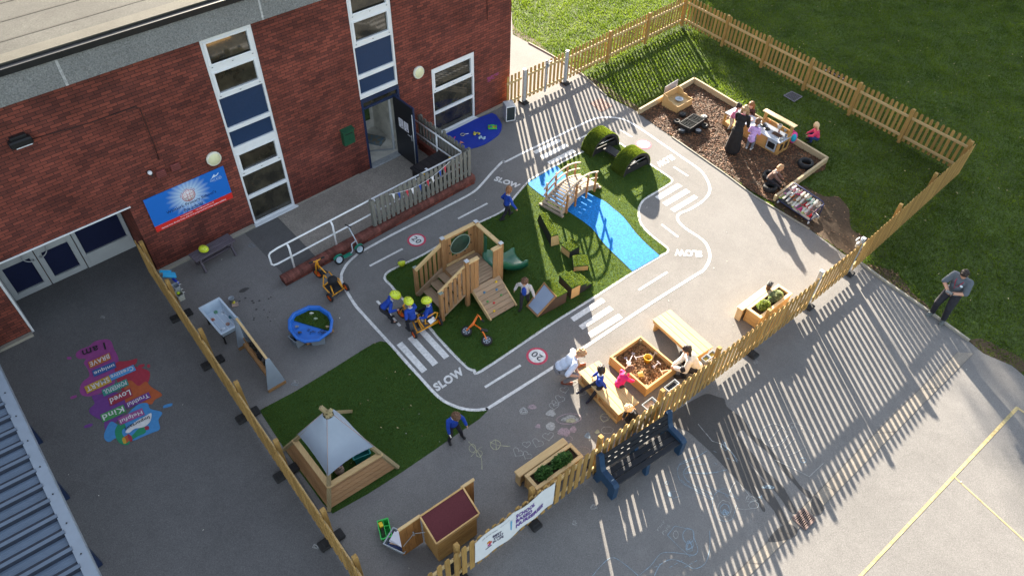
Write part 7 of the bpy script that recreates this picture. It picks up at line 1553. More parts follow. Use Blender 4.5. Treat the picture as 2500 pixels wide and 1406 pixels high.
cupf = lambda mb: mb.lathe([(0, 0), (.035, 0), (.045, .07), (.048, .07), (.04, .075), (.03, .008), (0, .008)], n=16)
small('cup', 'clear plastic cup on the worktop beside the sink, nearest the backpack', 'cup', TK, .10, -.42, KH, cupf, CLEAR); small('cup', 'shiny metal cup on the front edge of the worktop', 'cup', TK, .08, -.12, KH, cupf, STEEL); small('cup', 'second metal cup near the front corner of the worktop', 'cup', TK, .06, -.22, KH, lambda mb: mb.lathe([(0, 0), (.03, 0), (.035, .05), (.03, .055), (.02, .006), (0, .006)], n=14), STEEL)
small('jug', 'white plastic jug on the back shelf of the mud kitchen', 'jug', TK, .42, KD+.08, .57, lambda mb: (mb.lathe([(0, 0), (.055, 0), (.065, .13), (.06, .135), (.05, .01), (0, .01)], n=16), mb.tube([V((.06, 0, .11)), V((.10, 0, .09)), V((.06, 0, .03))], .008, 6)), mat('jug_white', (.50, .48, .44), .5)); small('toy_fox', 'small orange toy on the back shelf of the mud kitchen', 'toy', TK, .78, KD+.08, .57, lambda mb: (mb.ell((0, 0, .04), (.03, .02, .04)), mb.ell((0, 0, .09), (.02, .02, .02))), mat('toy_orange', (.5, .16, .03), .6)); small('tin', 'rusty pink tin standing on the worktop behind the sink', 'tin', TK, .38, -.46, KH, lambda mb: mb.lathe([(0, 0), (.03, 0), (.03, .09), (.025, .092), (0, .09)], n=16), mat('tin_pink', (.30, .16, .13), .5)); small('clear_jar', 'clear jar on the back shelf near the right post', 'jar', TK, .20, KD+.08, .57, cupf, CLEAR)
# pink and blue backpack
bp = gKi(1375, 820, .42); t = thing('backpack', 'pink and turquoise child backpack hanging on the right end of the mud kitchen', 'backpack', V((bp.x, bp.y, .18)), kyaw)
mb = MB(); mb.ell((-.05, .0, .16), (.10, .13, .19)); mb.build('body', mat('pack_pink', (.58, .03, .24), .6, .1, 8.), t); mb = MB(); mb.ell((-.085, .06, .19), (.085, .085, .14)); mb.build('front_pocket', mat('pack_turquoise', (.01, .28, .42), .6), t); mb = MB(); mb.ell((-.03, -.06, .03), (.07, .06, .10)); mb.tube([V((0, -.05, .33)), V((.03, 0, .38)), V((0, .05, .33))], .012, 6); mb.build('strap', MATS['pack_pink'], t)
# wooden bowl box with grey board
gX2 = crop(1580, 190, 5.12); f0, f1, f2 = gX2(365, 450), gX2(205, 335), gX2(552, 345); xd = f2-f0; yd = f1-f0; t = thing('sink_box', 'open fronted pale wooden box holding a metal bowl at the edge of the bark bed', 'box', f0, math.atan2(xd.y, xd.x)); LX = xd.length; LY = yd.length
mb = MB(); T = M(((0, 0, 1, 0), (1, 0, 0, 0), (0, 1, 0, 0), (0, 0, 0, 1))); pr = [(0, 0), (LY, 0), (LY, .44), (LY*.72, .40), (LY*.62, .30), (LY*.40, .30), (LY*.30, .25), (0, .25)]; mb.prism(pr, 0, .022, T=T); mb.prism(pr, LX-.022, LX, T=T); mb.box((LX/2, .011, .12), (LX-.05, .022, .23)); mb.box((LX/2, LY-.011, .22), (LX-.05, .022, .43)); mb.build('sides', NEWW, t)
mb = MB(); mb.box((LX/2, LY/2, .16), (LX-.05, LY-.05, .02)); mb.build('shelf', PALE, t); mb = MB(); mb.lathe([(0, .175), (.08, .18), (.13, .24), (.145, .25), (.125, .25), (.08, .195), (0, .19)], c=(LX*.55, LY*.45, 0), n=28); mb.build('bowl', STEEL, t)
b0_, b1_ = gX2(200, 255), gX2(360, 165); mb = MB(); mb.bar(b0_+V((0, 0, .22)), b1_+V((0, 0, .24)), .02, .40); tag(mb.build('board', mat('leaning_board', (.30, .30, .33), .5, .05)), 'plain grey board leaning behind the wooden bowl box', 'board')
# crate on six small tyres
gY = gX2; q = [gY(410, 565, .24), gY(525, 645, .24), gY(715, 520, .24), gY(585, 450, .24)]; c = sum(q, V())/4; xd = (q[2]-q[1])+(q[3]-q[0]); yd = (q[0]-q[1])+(q[3]-q[2]); LX, LY = xd.length/2, yd.length/2; yw = math.atan2(xd.y, xd.x)
t = thing('crate', 'black slatted plastic crate standing among small tyres on the bark', 'crate', V((c.x, c.y, 0)), yw); mb = MB()
for y in (-1, 1): mb.box((0, y*LY/2, .14), (LX, .02, .18)); mb.box((0, y*LY/2, .235), (LX, .03, .02))
for x in (-1, 0, 1): mb.box((x*LX/2, 0, .14), (.02, LY-.03, .18)); mb.box((x*LX/2, 0, .24), (.03, LY-.03, .02))
mb.build('walls', BLACKP, t); mb = MB()
for k in range(-5, 6):
    if k: mb.box((k*LX/11, 0, .235), (.010, LY-.02, .010), ch=.002)
for k in (-.25, 0, .25): mb.box((0, k*LY, .225), (LX, .010, .008), ch=.002)
mb.box((0, 0, .06), (LX-.02, LY-.02, .02)); mb.build('grille', mat('crate_grid', (.05, .055, .055), .5), t)
TYG = mat('tyre_disc', (.22, .22, .22), .5, .2, 12.)
for i, (x, y, lit, w) in enumerate(((445, 450, 0, 'behind the crate on its left'), (715, 485, 1, 'behind the crate on its right'), (375, 540, 2, 'at the left corner of the crate'), (720, 590, 2, 'at the right corner of the crate'), (438, 655, 1, 'in front of the crate on its left'), (640, 660, 1, 'in front of the crate on its right'))):
    p = gY(x, y, .11); r = .115; tt = thing('small_tyre', 'small black scooter tyre '+w, 'tyre', V((p.x, p.y, 0)), random.random()*3, 'small tyres round the black crate'); mb = MB(); z0 = .02
    mb.lathe([(.06, z0), (r-.015, z0), (r, z0+.03), (r, z0+.08), (r-.02, z0+.105), (.06, z0+.10)], n=24, closed=True); ty_ = mb.build('tread', BLACKR, tt)
    if lit != 2:
        mb = MB(); mb.lathe([(.085, z0+.108), (.03, z0+.104), (.025, z0+.115), (0, z0+.115)], n=20); mb.build('hub', TYG if lit else BLACKP, tt)
def tyre(lab, p, r, w):
    t = thing('tyre', lab, 'tyre', V((p.x, p.y, 0)), random.random(), 'black car tyres on the bark'); mb = MB(); mb.lathe([(r*.60, .02), (r*.9, .01), (r, .05), (r, w-.05), (r*.9, w), (r*.60, w-.01), (r*.66, w/2)], n=32, closed=True); ty_ = mb.build('tread', BLACKR, t)
    mb = MB()
    for i in range(36): a = i*6.283/36; mb.boxm(M.Rotation(a, 4, 'Z') @ M.Translation((r+.001, 0, w/2)) @ M.Rotation(.4*(1 if i % 2 else -1), 4, 'X'), .008, .014, w*.6)
    mb.build('tread_block', BLACKR, ty_)
tyre('large black tyre lying on the bark at the sleeper corner', gRk(995, 150, .10), .235, .17); tyre('black tyre lying on the bark beside the tarmac edge', gRk(315, 600, .10), .20, .16); tyre('black tyre that the boy in brown sits on', gRk(295, 385, .08), .20, .16)
# ---------------------------------------------------------------- boot trolley
r0, r1, r2 = gRk(460, 905), gRk(1035, 1300), gRk(1190, 1130); xd = r1-r0; t = thing('boot_trolley', 'dark blue tubular boot trolley full of wellington boots at the bark corner', 'boot rack', r0, math.atan2(xd.y, xd.x)); TR = MW[t.name]; iv = TR.inverted(); LX = xd.length; LD = .42
RB = mat('rack_blue', (.018, .028, .10), .4, .1, 6.)
def BX(x, y, z): return V((x*LX, y*LD, z))
mb = MB()
for p in ([BX(0, 0, .10), BX(1, 0, .10), BX(1, 1, .10), BX(0, 1, .10), BX(0, 0, .10)], [BX(0, 1, .10), BX(0, 1, .52), BX(.06, 1, .56), BX(.94, 1, .56), BX(1, 1, .52), BX(1, 1, .10)], [BX(1, 0, .10), BX(1, .3, .36), BX(1, 1, .52)], [BX(0, 0, .10), BX(0, .3, .36), BX(0, 1, .52)]): mb.tube(p, .014, 8)
mb.build('frame', RB, t); mb = MB()
for y, z in ((.30, .26), (.62, .36), (.92, .46)): mb.tube([BX(0, y, z), BX(1, y, z)], .008, 6)
mb.build('peg_rail', STEEL, t); mb = MB(); mb.box((LX/2, LD/2, .085), (LX-.03, LD-.03, .015)); mb.build('tray', mat('rack_tray', (.02, .025, .03), .6), t)
for x in (0, 1):
    for y in (0, 1): mb = MB(); mb.cyl((x*LX-.015, y*LD, .04), (x*LX+.015, y*LD, .04), .04, n=12); mb.build('castor', RIMG, t)
def boot_mesh(c, k):
    mb = MB(); mb.tube([V((0, 0, .0)), V((0, 0, .06)), V((.005, 0, .12)), V((.01, 0, .16))], [.046, .046, .042, .044], 12); mb.ell((.05, 0, .185), (.095, .042, .040)); mb.boxm(M.Translation((.045, 0, .222)), .17, .060, .014, 1, .006)
    return mb
bc = dict(pink=(.55, .06, .22), lilac=(.42, .14, .42), white=(.55, .53, .48), orange=(.55, .17, .04), cream=(.48, .42, .32), mint=(.20, .40, .36), lime=(.30, .44, .08), black=(.02, .02, .025), red=(.48, .02, .03), pale=(.50, .34, .36))
rows = ((.92, .44, ('pale', 'pale', 'pink', 'pink', 'cream', 'cream', 'mint', 'mint', 'white', 'white')), (.60, .34, ('lilac', 'white', 'orange', 'orange', 'cream', 'cream', 'red', 'red', 'pale', 'pale')), (.28, .24, ('lime', 'black', 'black', 'white', 'lime', 'lilac', 'pink', 'lime', 'pale', 'red')))
ROWN = {.92: 'top', .60: 'middle', .28: 'lowest'}
for y, z, cs in rows:
    for i, cn in enumerate(cs):
        x = (.06+.098*i)*LX; T = TR @ TF(V((x, y*LD-.02, z-.08)), -1.57+random.uniform(-.2, .2)) @ M.Rotation(random.uniform(.25, .5), 4, 'Y')
        b = boot_mesh(cn, i).build('boot', [mat('boot_'+cn, bc[cn], .45, .10, 20.), mat('boot_sole', (.42, .40, .36), .7) if i % 3 else mat('boot_sole_dk', (.08, .06, .05), .7)]); b.matrix_world = T
        tag(b, '%s wellington boot on the %s row of the blue boot trolley' % (cn if cn != 'pale' else 'pale pink', ROWN[y]), 'boot', 'wellington boots on the blue trolley')
# ================================================================ PEOPLE
_dg = lambda: bpy.context.evaluated_depsgraph_get()
def remesh(mb, name, mats, vox, parent, pick=None, it=4):
    me = mb.mesh(name+'_raw'); o = bpy.data.objects.new(name+'_raw', me); COL.objects.link(o)
    r = o.modifiers.new('r', 'REMESH'); r.mode = 'VOXEL'; r.voxel_size = vox; r.use_smooth_shade = True
    s = o.modifiers.new('s', 'SMOOTH'); s.iterations = it; s.factor = .5
    bpy.context.view_layer.update(); m2 = bpy.data.meshes.new_from_object(o.evaluated_get(_dg())); m2.name = name
    bpy.data.objects.remove(o); bpy.data.meshes.remove(me); m2.materials.clear()
    for m in mats: m2.materials.append(m)
    n = len(m2.polygons)
    if pick:
        co = np.zeros(n*3); m2.polygons.foreach_get('center', co); mi = pick(co.reshape(-1, 3)); m2.polygons.foreach_set('material_index', mi.astype(np.int32))
    else: m2.polygons.foreach_set('material_index', np.zeros(n, np.int32))
    m2.polygons.foreach_set('use_smooth', np.ones(n, bool)); m2.update()
    ob = bpy.data.objects.new(name, m2); COL.objects.link(ob); ob.parent = parent; MW[ob.name] = MW[parent.name]; return ob
def ik(a, b, l1, l2, hint):
    d = b-a; L = d.length
    if L > (l1+l2)*.995: b = a+d*((l1+l2)*.995/L); d = b-a; L = d.length
    x = (l1*l1-l2*l2+L*L)/(2*L); h = math.sqrt(max(0, l1*l1-x*x)); u = d/L; p = hint-u*hint.dot(u)
    p = p.normalized() if p.length > 1e-5 else u.orthogonal().normalized()
    return a+u*x+p*h, b
SKIN = mat('skin', (.46, .25, .17), .5, .08, 9., spec=.35); EYE = mat('eye_dark', (.02, .015, .012), .3); LIP = mat('lips', (.36, .12, .10), .5)
DTR = mat('dark_trousers', (.016, .016, .022), .8, .3, 14., bump=.2, bsc=40); JUMP = mat('blue_jumper', (.010, .045, .29), .8, .2, 16., bump=.35, bsc=45)
SHOE = mat('black_shoe', (.014, .014, .015), .5, .2, 9.); COLL = mat('pale_collar', (.46, .52, .62), .7)
def hand(mb, w, f, pn, s, side, curl):
    """palm, four unequal bent fingers and a thumb; f forearm direction, pn palm normal"""
    f = f.normalized(); pn = (pn-f*pn.dot(f)).normalized(); a = f.cross(pn)*side; k = s
    mb.capsule(w, .020*k, w+f*.035*k, .026*k); mb.capsule(w+f*.035*k+a*.016*k, .016*k, w+f*.06*k+a*.018*k, .014*k); mb.capsule(w+f*.035*k-a*.016*k, .016*k, w+f*.06*k-a*.018*k, .014*k)
    for i, (o, l) in enumerate(((.027, .050), (.0095, .058), (-.0085, .054), (-.026, .042))):
        b = w+f*.072*k+a*o*k; d1 = (f*math.cos(curl*.6)+pn*math.sin(curl*.6)+a*o*1.5).normalized(); m = b+d1*l*.5*k; d2 = (f*math.cos(curl*1.5)+pn*math.sin(curl*1.5)).normalized()
        mb.capsule(b-f*.012*k, .0088*k, m, .0082*k, 8); mb.capsule(m, .0082*k, m+d2*l*.5*k, .0070*k, 8)
    t0 = w+f*.02*k+a*.024*k; td = (f*.62+a*.68+pn*.35).normalized(); tm = t0+td*.036*k; mb.capsule(t0, .0115*k, tm, .0095*k, 8); mb.capsule(tm, .0095*k, tm+(td*.6+f*.5+pn*.5*curl).normalized()*.028*k, .0078*k, 8)
def person(label, loc, yaw, h=1.04, hip=None, lean=12, lat=0, LH=None, RH=None, LF=None, RF=None, head=(15, 0), top=JUMP, trs=DTR, shoe=SHOE, hair='short', hairm=None, collar=COLL, sleeve=1.0, curl=.7, fat=1.0, helm=False, knee=None, skin=SKIN, kid=True, skirt=None, coat=None, twist=0, elbow=None, hem=.0, z0=0., hpx=None):
    kid = h < 1.3; t = thing('person', label, 'person', V((loc.x, loc.y, z0)), yaw); s = h/1.04 if kid else h/1.7
    if kid: HL, leg, tor, sw, hw, ua, fa, th, ca, fl = .205*s, .445*s, .315*s, .115*s, .062*s, .165*s, .145*s, .215*s, .215*s, .15*s
    else: HL, leg, tor, sw, hw, ua, fa, th, ca, fl = .225*s, .84*s, .50*s, .185*s, .095*s, .285*s, .25*s, .42*s, .42*s, .25*s
    r = (.9 if kid else 1.45)*s*fat; an = .045*s if kid else .07*s
    hip = V(hip) if hip else V((0, 0, leg+.01*s)); la, lt, tw = R_(lean), R_(lat), R_(twist)
    sp = V((math.sin(la), math.sin(lt), math.cos(la)*math.cos(lt))).normalized(); lf = V((-math.sin(tw), math.cos(tw), 0)); lf = (lf-sp*lf.dot(sp)).normalized(); fw = lf.cross(sp)
    hl = V((0, 1, 0)); ch = hip+sp*tor; S = {1: ch+lf*sw-sp*.03*s, -1: ch-lf*sw-sp*.03*s}; Hj = {1: hip+hl*hw, -1: hip-hl*hw}
    LF = LF or (0, hw+.01*s, 0); RF = RF or (0, -hw-.01*s, 0)
    F = {1: V(LF), -1: V(RF)}; Hd = {1: V(LH) if LH else S[1]+V((.06*s, .06*s, -(ua+fa)*.93)), -1: V(RH) if RH else S[-1]+V((.06*s, -.06*s, -(ua+fa)*.93))}
    K = {}; A = {}; E = {}; Wd = {}
    for q in (1, -1):
        kh = V(knee) if knee else V((1, .12*q, .15)); K[q], A[q] = ik(Hj[q], F[q]+V((0, 0, an)), th, ca, V((kh.x, kh.y*(q if knee else 1), kh.z)))
        eh = V(elbow) if elbow else V((-.7, .5, -.5)); E[q], Wd[q] = ik(S[q], Hd[q], ua, fa, V((eh.x, eh.y*q, eh.z)))
    hp, hy = R_(head[0]), R_(head[1]); nb = ch+sp*.02*s; up = (sp*.5+Z1*.5+fw*.25*math.sin(hp)).normalized()
    hf = (M.Rotation(hy, 3, Z1) @ fw); hf.z = 0; hf = hf.normalized()*math.cos(hp)-Z1*math.sin(hp); hs = Z1.cross(hf).normalized(); hu = hf.cross(hs).normalized()
    hc = nb+up*(.055*s if kid else .085*s)+hu*HL*.46+hf*.01*s; HM = M((hf, hs, hu)).transposed()
    hd = lambda a, b, c: hc+HM @ V((a, b, c))
    wc = MW[t.name] @ hc
    if hpx:
        q = at(hpx[0], hpx[1], wc.z); sh = V((q.x-wc.x, q.y-wc.y, 0)); MW[t.name] = M.Translation(sh) @ MW[t.name]; t.matrix_world = MW[t.name]
        if DBG: print('SHIFT', label[:40], [round(v, 2) for v in sh])
    mb = MB(); R3 = M((fw, lf, sp)).transposed()
    mb.ell(hip+sp*.02*s, (.068*r, .088*r, .075*r), R3); mb.ell(hip+sp*tor*.40, (.066*r, .082*r, tor*.34), R3); mb.ell(hip+sp*tor*.76, (.068*r, .095*r, tor*.30), R3); mb.capsule(S[1]-lf*.02*s, .036*r, S[-1]+lf*.02*s, .036*r)
    mb.capsule(nb-sp*.03*s, .034*r, hc-hu*HL*.22, .032*r)
    mb.ell(hc+hu*HL*.08, (HL*.44, HL*.38, HL*.43), HM); mb.ell(hc-hu*HL*.20+hf*HL*.08, (HL*.31, HL*.28, HL*.30), HM)
    mb.ell(hd(HL*.43, 0, -HL*.04), (HL*.07, HL*.055, HL*.09), HM); mb.ell(hd(HL*.36, 0, -HL*.36), (HL*.08, HL*.10, HL*.07), HM)
    for q in (1, -1): mb.ell(hd(-.02*HL, q*HL*.38, -.02*HL), (HL*.08, HL*.04, HL*.12), HM)
    for q in (1, -1):
        mb.capsule(S[q], .036*r, E[q], .029*r); mb.capsule(E[q], .028*r, Wd[q], .020*r); f = (Wd[q]-E[q]).normalized(); pn = (V((0, -q*.7, -.6))); hand(mb, Wd[q], f, pn, (.62 if kid else 1.0)*s*(1 if kid else .98), q, curl)
        mb.capsule(Hj[q], .058*r, K[q], .041*r); mb.capsule(K[q], .040*r, A[q], .026*r); fy = F[q]; fd = V((1, .18*q, 0)).normalized(); mb.capsule(A[q]-V((0, 0, .02*s)), .026*r, V((A[q].x, A[q].y, F[q].z+.028*s))+fd*fl*.6, .022*r)
    c_e = [np.array(hd(HL*.40, q*HL*.15, HL*.03)) for q in (1, -1)]; c_m = [np.array(hd(HL*.38, q*HL*.06, -HL*.26)) for q in (1, 0, -1)]
    def pick(co):
        mi = np.zeros(len(co)); 
        for c in c_e: mi[np.linalg.norm(co-c, axis=1) < HL*.062] = 1
        for c in c_m: mi[np.linalg.norm(co-c, axis=1) < HL*.05] = 2
        return mi
    remesh(mb, 'body', [skin, EYE, LIP], .0062 if kid else .0085, t, pick, 3)
    # top
    mb = MB(); e = .011*s if kid else .016*s
    mb.ell(hip+sp*(.06*s+hem), (.078*r+e, .098*r+e, .085*r), R3); mb.ell(hip+sp*tor*.42, (.076*r+e, .094*r+e, tor*.36), R3); mb.ell(hip+sp*tor*.76, (.076*r+e, .102*r+e, tor*.30), R3); mb.capsule(S[1]-lf*.02*s, .042*r+e*.6, S[-1]+lf*.02*s, .042*r+e*.6)
    if hem < 0: mb.capsule(hip, .095*r+e, hip-Z1*(-hem)+fw*.01, .105*r+e)
    for q in (1, -1):
        mb.capsule(S[q], .042*r+e*.7, S[q].lerp(E[q], min(1, sleeve*1.55 if sleeve < .65 else 1)), .036*r+e*.7)
        if sleeve > .65: mb.capsule(E[q], .035*r+e*.7, E[q].lerp(Wd[q], (.94 if sleeve >= 1 else .3)), .026*r+e*.7)
        if fat > 1.0 or True:
            for i in range(3 if kid else 0): u = random.random(); mb.ell(S[q].lerp(E[q], u)+V((random.uniform(-1, 1), random.uniform(-1, 1), 0))*.012*s, .032*r)
    tp = remesh(mb, 'top', [top], .0075 if kid else .0105, t, None, 3)
    if coat:
        mb = MB(); o_ = hip+sp*tor*.42+fw*(.085*r+e); w_ = .052*s if kid else .07*s
        mb.ell(o_+sp*.03*s, (.040*s, w_*1.25, tor*.52), R3); remesh(mb, 'shirt_front', [coat], .007, t)
    # trousers or skirt
    mb = MB(); mb.ell(hip, (.076*r+e*.4, .096*r+e*.4, .080*r), R3)
    for q in (1, -1): mb.capsule(Hj[q], .064*r, K[q], .048*r); mb.capsule(K[q], .047*r, K[q].lerp(A[q], .97), .036*r)
    if skirt: mb.capsule(hip-V((0, 0, .02)), .11*r, V((hip.x*.3, 0, .16)), .17*r)
    remesh(mb, 'trousers', [trs], .0075 if kid else .0105, t, None, 3)
    for q in (1, -1):
        mb = MB(); fd = V((1, .18*q, 0)).normalized(); b = V((A[q].x, A[q].y, F[q].z+.032*s)); mb.capsule(b-fd*fl*.18, .032*r, b+fd*fl*.62, .030*r); mb.capsule(b, .036*r, A[q]+V((0, 0, .012*s)), .032*r); o = remesh(mb, 'shoe', [shoe, mat('shoe_sole', (.40, .40, .40), .7)], .006 if kid else .009, t, (lambda co, z=F[q].z: (co[:, 2] < z+.014).astype(int)) if shoe is not SHOE else None, 2)
    if collar:
        mb = MB(); c0 = nb-sp*.002*s; rr_ = .042*r+.006*s; mb.tube([c0+(fw*math.cos(a)+lf*math.sin(a))*rr_+sp*.012*s*(1 if math.cos(a) < .3 else -.6) for a in [i*.3927 for i in range(16)]], .011*s if kid else .013*s, 8, True); mb.build('collar', collar, tp)
    if helm:
        TT = M.Translation(hc+hu*HL*.13) @ (M((hs, hf, hu)).transposed()).to_4x4(); a_, b_ = MB(), MB(); helmet_mesh((a_, b_), TT, HL*.60); o = a_.build('helmet', HEL, t); b_.build('vent', BLACKP, o)
    elif hair:
        mb = MB(); mb.ell(hc+hu*HL*.15-hf*HL*.05, (HL*.465, HL*.42, HL*.41), HM); mb.ell(hc-hf*HL*.16-hu*HL*.06, (HL*.36, HL*.40, HL*.36), HM)
        for i in range(40):
            a = random.uniform(0, 6.28); p = random.uniform(.0, 1.25); d = V((math.sin(p)*math.cos(a)-.12, math.sin(p)*math.sin(a)*.92, math.cos(p)))
            if d.x > .62 and d.z < .45: continue
            if d.x > .2 and d.z < .1: continue
            c = hd(HL*.44*d.x, HL*.42*d.y, HL*.14+HL*.41*d.z); mb.ell(c, HL*random.uniform(.06, .12))
        if hair in ('long', 'pony', 'flow'):
            if hair == 'pony': mb.capsule(hd(-HL*.45, 0, HL*.12), HL*.13, hd(-HL*.62, 0, -HL*.45), HL*.07)
            else:
                for k in range(-3, 4):
                    base = hd(-HL*(.34-.05*abs(k)), k*HL*.13, -HL*.02); down = (Z1*-.75+sp*-.25-hf*.1).normalized(); ln = HL*(1.0 if hair == 'long' else 1.25); 
                    if hair == 'flow': down = (Z1*-.6+hf*.25+lf*.05*k).normalized()
                    mb.capsule(base, HL*.15, base+down*ln*.55-hf*HL*.04, HL*.13); mb.capsule(base+down*ln*.55-hf*HL*.04, HL*.13, base+down*ln, HL*.05)
        if hair == 'bun': mb.ell(hd(-HL*.40, 0, HL*.36), HL*.20)
        remesh(mb, 'hair', [hairm], .0065 if kid else .008, t, None, 1)
    t['_'] = 0; del t['_']; return t, dict(hands=Wd, head=hc, shoulders=S, hip=hip, fw=fw, sp=sp, hf=hf, HM=HM, HL=HL, knees=K, chest=ch, lf=lf)
HB = mat('hair_brown', (.10, .05, .028), .6, .4, 40., bump=.5, bsc=90); HG = mat('hair_ginger', (.22, .10, .045), .6, .4, 40., bump=.5, bsc=90); HBL = mat('hair_blond', (.60, .42, .24), .6, .25, 40., bump=.4, bsc=90); HDK = mat('hair_dark', (.022, .014, .012), .5, .4, 40., bump=.5, bsc=90); HLB = mat('hair_light_brown', (.30, .19, .10), .6, .5, 30., bump=.5, bsc=90); HSN = mat('hair_sandy', (.36, .20, .10), .6, .4, 40., bump=.5, bsc=90)
SKD = mat('skin_brown', (.20, .10, .065), .5, .1, 9.)
fy = lambda a, b: yaw_of(a, b)
def L2(p, yaw, q): return M.Rotation(-yaw, 3, 'Z') @ (q-p)
# trike crew
p = gHe(455, 845); y = fy(gHe(300, 760), gHe(640, 700)); hd1 = gHe(600, 575, .56); hd2 = gHe(675, 290, .58)
person('child in a lime helmet leaning over the front wheel of the yellow tricycle', p, y, 1.04, hpx=(964, 722), hip=(-.14, .06, .46), lean=48, LH=L2(p, y, hd2), RH=L2(p, y, hd1), LF=(.02, .12, 0), RF=(.08, -.06, 0), head=(30, -12), helm=True)
p = gHe(715, 965); y = fy(gHe(760, 900), gHe(600, 690))
person('child in a lime helmet and blue jumper seated in the middle of the yellow tricycle', p, y, 1.04, hpx=(998, 738), hip=(-.03, -.03, .42), lean=10, LH=L2(p, y, gHe(610, 580, .60)), RH=L2(p, y, gHe(690, 310, .60)), LF=(.03, .07, 0), RF=(-.02, -.16, .02), head=(12, 8), helm=True)
p = gHe(1190, 850); y = fy(gHe(1280, 840), gHe(980, 780))
person('child in a lime helmet riding on the rear seat of the yellow tricycle', p, y, 1.0, hpx=(1042, 736), hip=(-.02, 0, .27), lean=6, LH=L2(p, y, gHe(950, 750, .42)), RH=L2(p, y, gHe(985, 760, .40)), LF=(.32, .07, .18), RF=(.30, -.08, .18), head=(8, 12), helm=True)
# walking girl, boy in white jacket, boy on tarmac
gWk = crop(1180, 440, 4.1375); p = gWk(245, 372); y = fy(gWk(190, 392), gWk(330, 340))
person('child with a fair ponytail in blue jumper walking away across the turf', p, y, 1.05, hpx=(1243, 464), hip=(.0, 0, .45), lean=8, LF=(.15, .06, .01), RF=(-.19, -.05, .02), LH=(.06, .19, .48), RH=(.12, -.30, .50), head=(10, 25), hair='pony', hairm=HG)
p = gA(1312, 845); y = fy(gA(1330, 790), gA(1296, 880))
WJ = mat('white_print_jacket', (.50, .48, .47), .8, .6, 45., col2=(.62, .60, .60))
person('child in an open white patterned jacket over a blue jumper walking beside the mirror ramp', p, y, 1.05, hpx=(1281, 688), hip=(.0, 0, .455), lean=6, LF=(-.16, .06, .02), RF=(.14, -.05, 0), LH=(.04, .24, .44), RH=(.02, -.25, .50), head=(28, 0), hairm=HB, top=WJ, coat=JUMP, fat=1.06)
gSt = crop(1060, 990, 11.71); p = gSt(590, 1080); y = fy(gSt(500, 880), gSt(690, 1200))
pr = person('child in blue jumper standing at the turf edge holding white chalk', p, y, 1.08, hpx=(1113, 1017), lean=8, hip=(-.02, 0, .465), LF=(.03, .16, 0), RF=(.02, -.13, 0), LH=(.14, .22, .52), RH=(.12, -.16, .44), head=(42, 8), hairm=HB)
mb = MB(); q = pr[1]['hands'][-1]; mb.cyl(q+V((.03, 0, -.01)), q+V((.09, .0, -.03)), .012, n=10); o = mb.build('chalk_stick', mat('chalk_stick', (.66, .62, .52), .9)); o.matrix_world = MW[pr[0].name]; tag(o, 'stick of white chalk in the hand of the child at the turf edge', 'chalk')
# crouching man and the children at the low table
p = gMan(420, 560); y = fy(gMan(300, 480), gMan(560, 470)); SHIRT = mat('pale_blue_shirt', (.50, .55, .66), .7, .08, 14., bump=.3, bsc=25); GTR = mat('grey_trousers', (.17, .165, .175), .8, .15, 14., bump=.2, bsc=30); BRS = mat('brown_shoe', (.16, .045, .025), .4, .2, 8.)
pm = person('man in pale blue shirt and grey trousers crouching at the low table', p, y, 1.66, hpx=(1419, 862), hip=(-.20, .08, .34), lean=44, LH=L2(p, y, gMan(610, 470, .43)), RH=L2(p, y, gMan(590, 500, .43)), LF=(.30, .36, 0), RF=(-.06, -.10, 0), head=(34, -18), hairm=HSN, top=SHIRT, trs=GTR, shoe=BRS, sleeve=.62, collar=SHIRT, curl=1.1, knee=(1, .5, .5))
I_ = pm[1]; TM_ = MW[pm[0].name]
mb = MB(); c = I_['head']; hf, HM, HL = I_['hf'], I_['HM'], I_['HL']
for q in (1, -1): mb.tube([c+HM @ V((HL*.46, q*HL*.17+HL*.09*math.cos(a), HL*.04+HL*.07*math.sin(a))) for a in [i*.628 for i in range(10)]], .004, 5, True); mb.tube([c+HM @ V((HL*.44, q*HL*.27, HL*.05)), c+HM @ V((0, q*HL*.40, HL*.03))], .004, 5)
mb.build('spectacles', BLACKP, pm[0]); mb = MB(); ch, fw, sp, lf = I_['chest'], I_['fw'], I_['sp'], I_['lf']
mb.tube([ch+lf*.07-fw*.02+sp*.02, ch+lf*.06+fw*.11-sp*.05, ch+fw*.16-sp*.22, ch-lf*.06+fw*.11-sp*.05, ch-lf*.07-fw*.02+sp*.02], .009, 6); mb.build('lanyard', DNAVY, pm[0])
mb = MB(); hp = I_['hip']; mb.ell(hp-lf*.16+sp*.02, (.03, .03, .06)); mb.tube([hp-lf*.17+sp*.05, hp-lf*.19-fw*.10+sp*.05], .006, 5); mb.build('radio', BLACKP, pm[0])
p = gMan(805, 860, .38); y = fy(gMan(830, 800), gMan(660, 900))
NAVS = mat('navy_shoe', (.012, .016, .035), .5)
person('child in blue jumper sitting on the edge of the low slatted table', p, y, 1.06, hpx=(1467, 902), hip=(0, 0, .44), lean=2, LH=(-.06, .17, .42), RH=(-.02, -.24, .44), LF=(.24, .02, .02), RF=(.30, -.24, .08), head=(6, -58), hairm=HDK, skin=SKD, shoe=NAVS, twist=-42)
p = gMan(1215, 1300); y = fy(gMan(1300, 1150), gMan(1150, 1230)); DCO = mat('dark_coat', (.012, .012, .014), .75, .3, 14., bump=.3, bsc=30)
person('blond child in a dark coat at the end of the low table beside the fence', p, y, 1.0, hpx=(1535, 997), hip=(0, 0, .42), lean=22, LH=(.20, .10, .42), RH=(.22, -.07, .44), head=(40, 0), hairm=HBL, top=DCO, fat=1.12, hem=-.05)
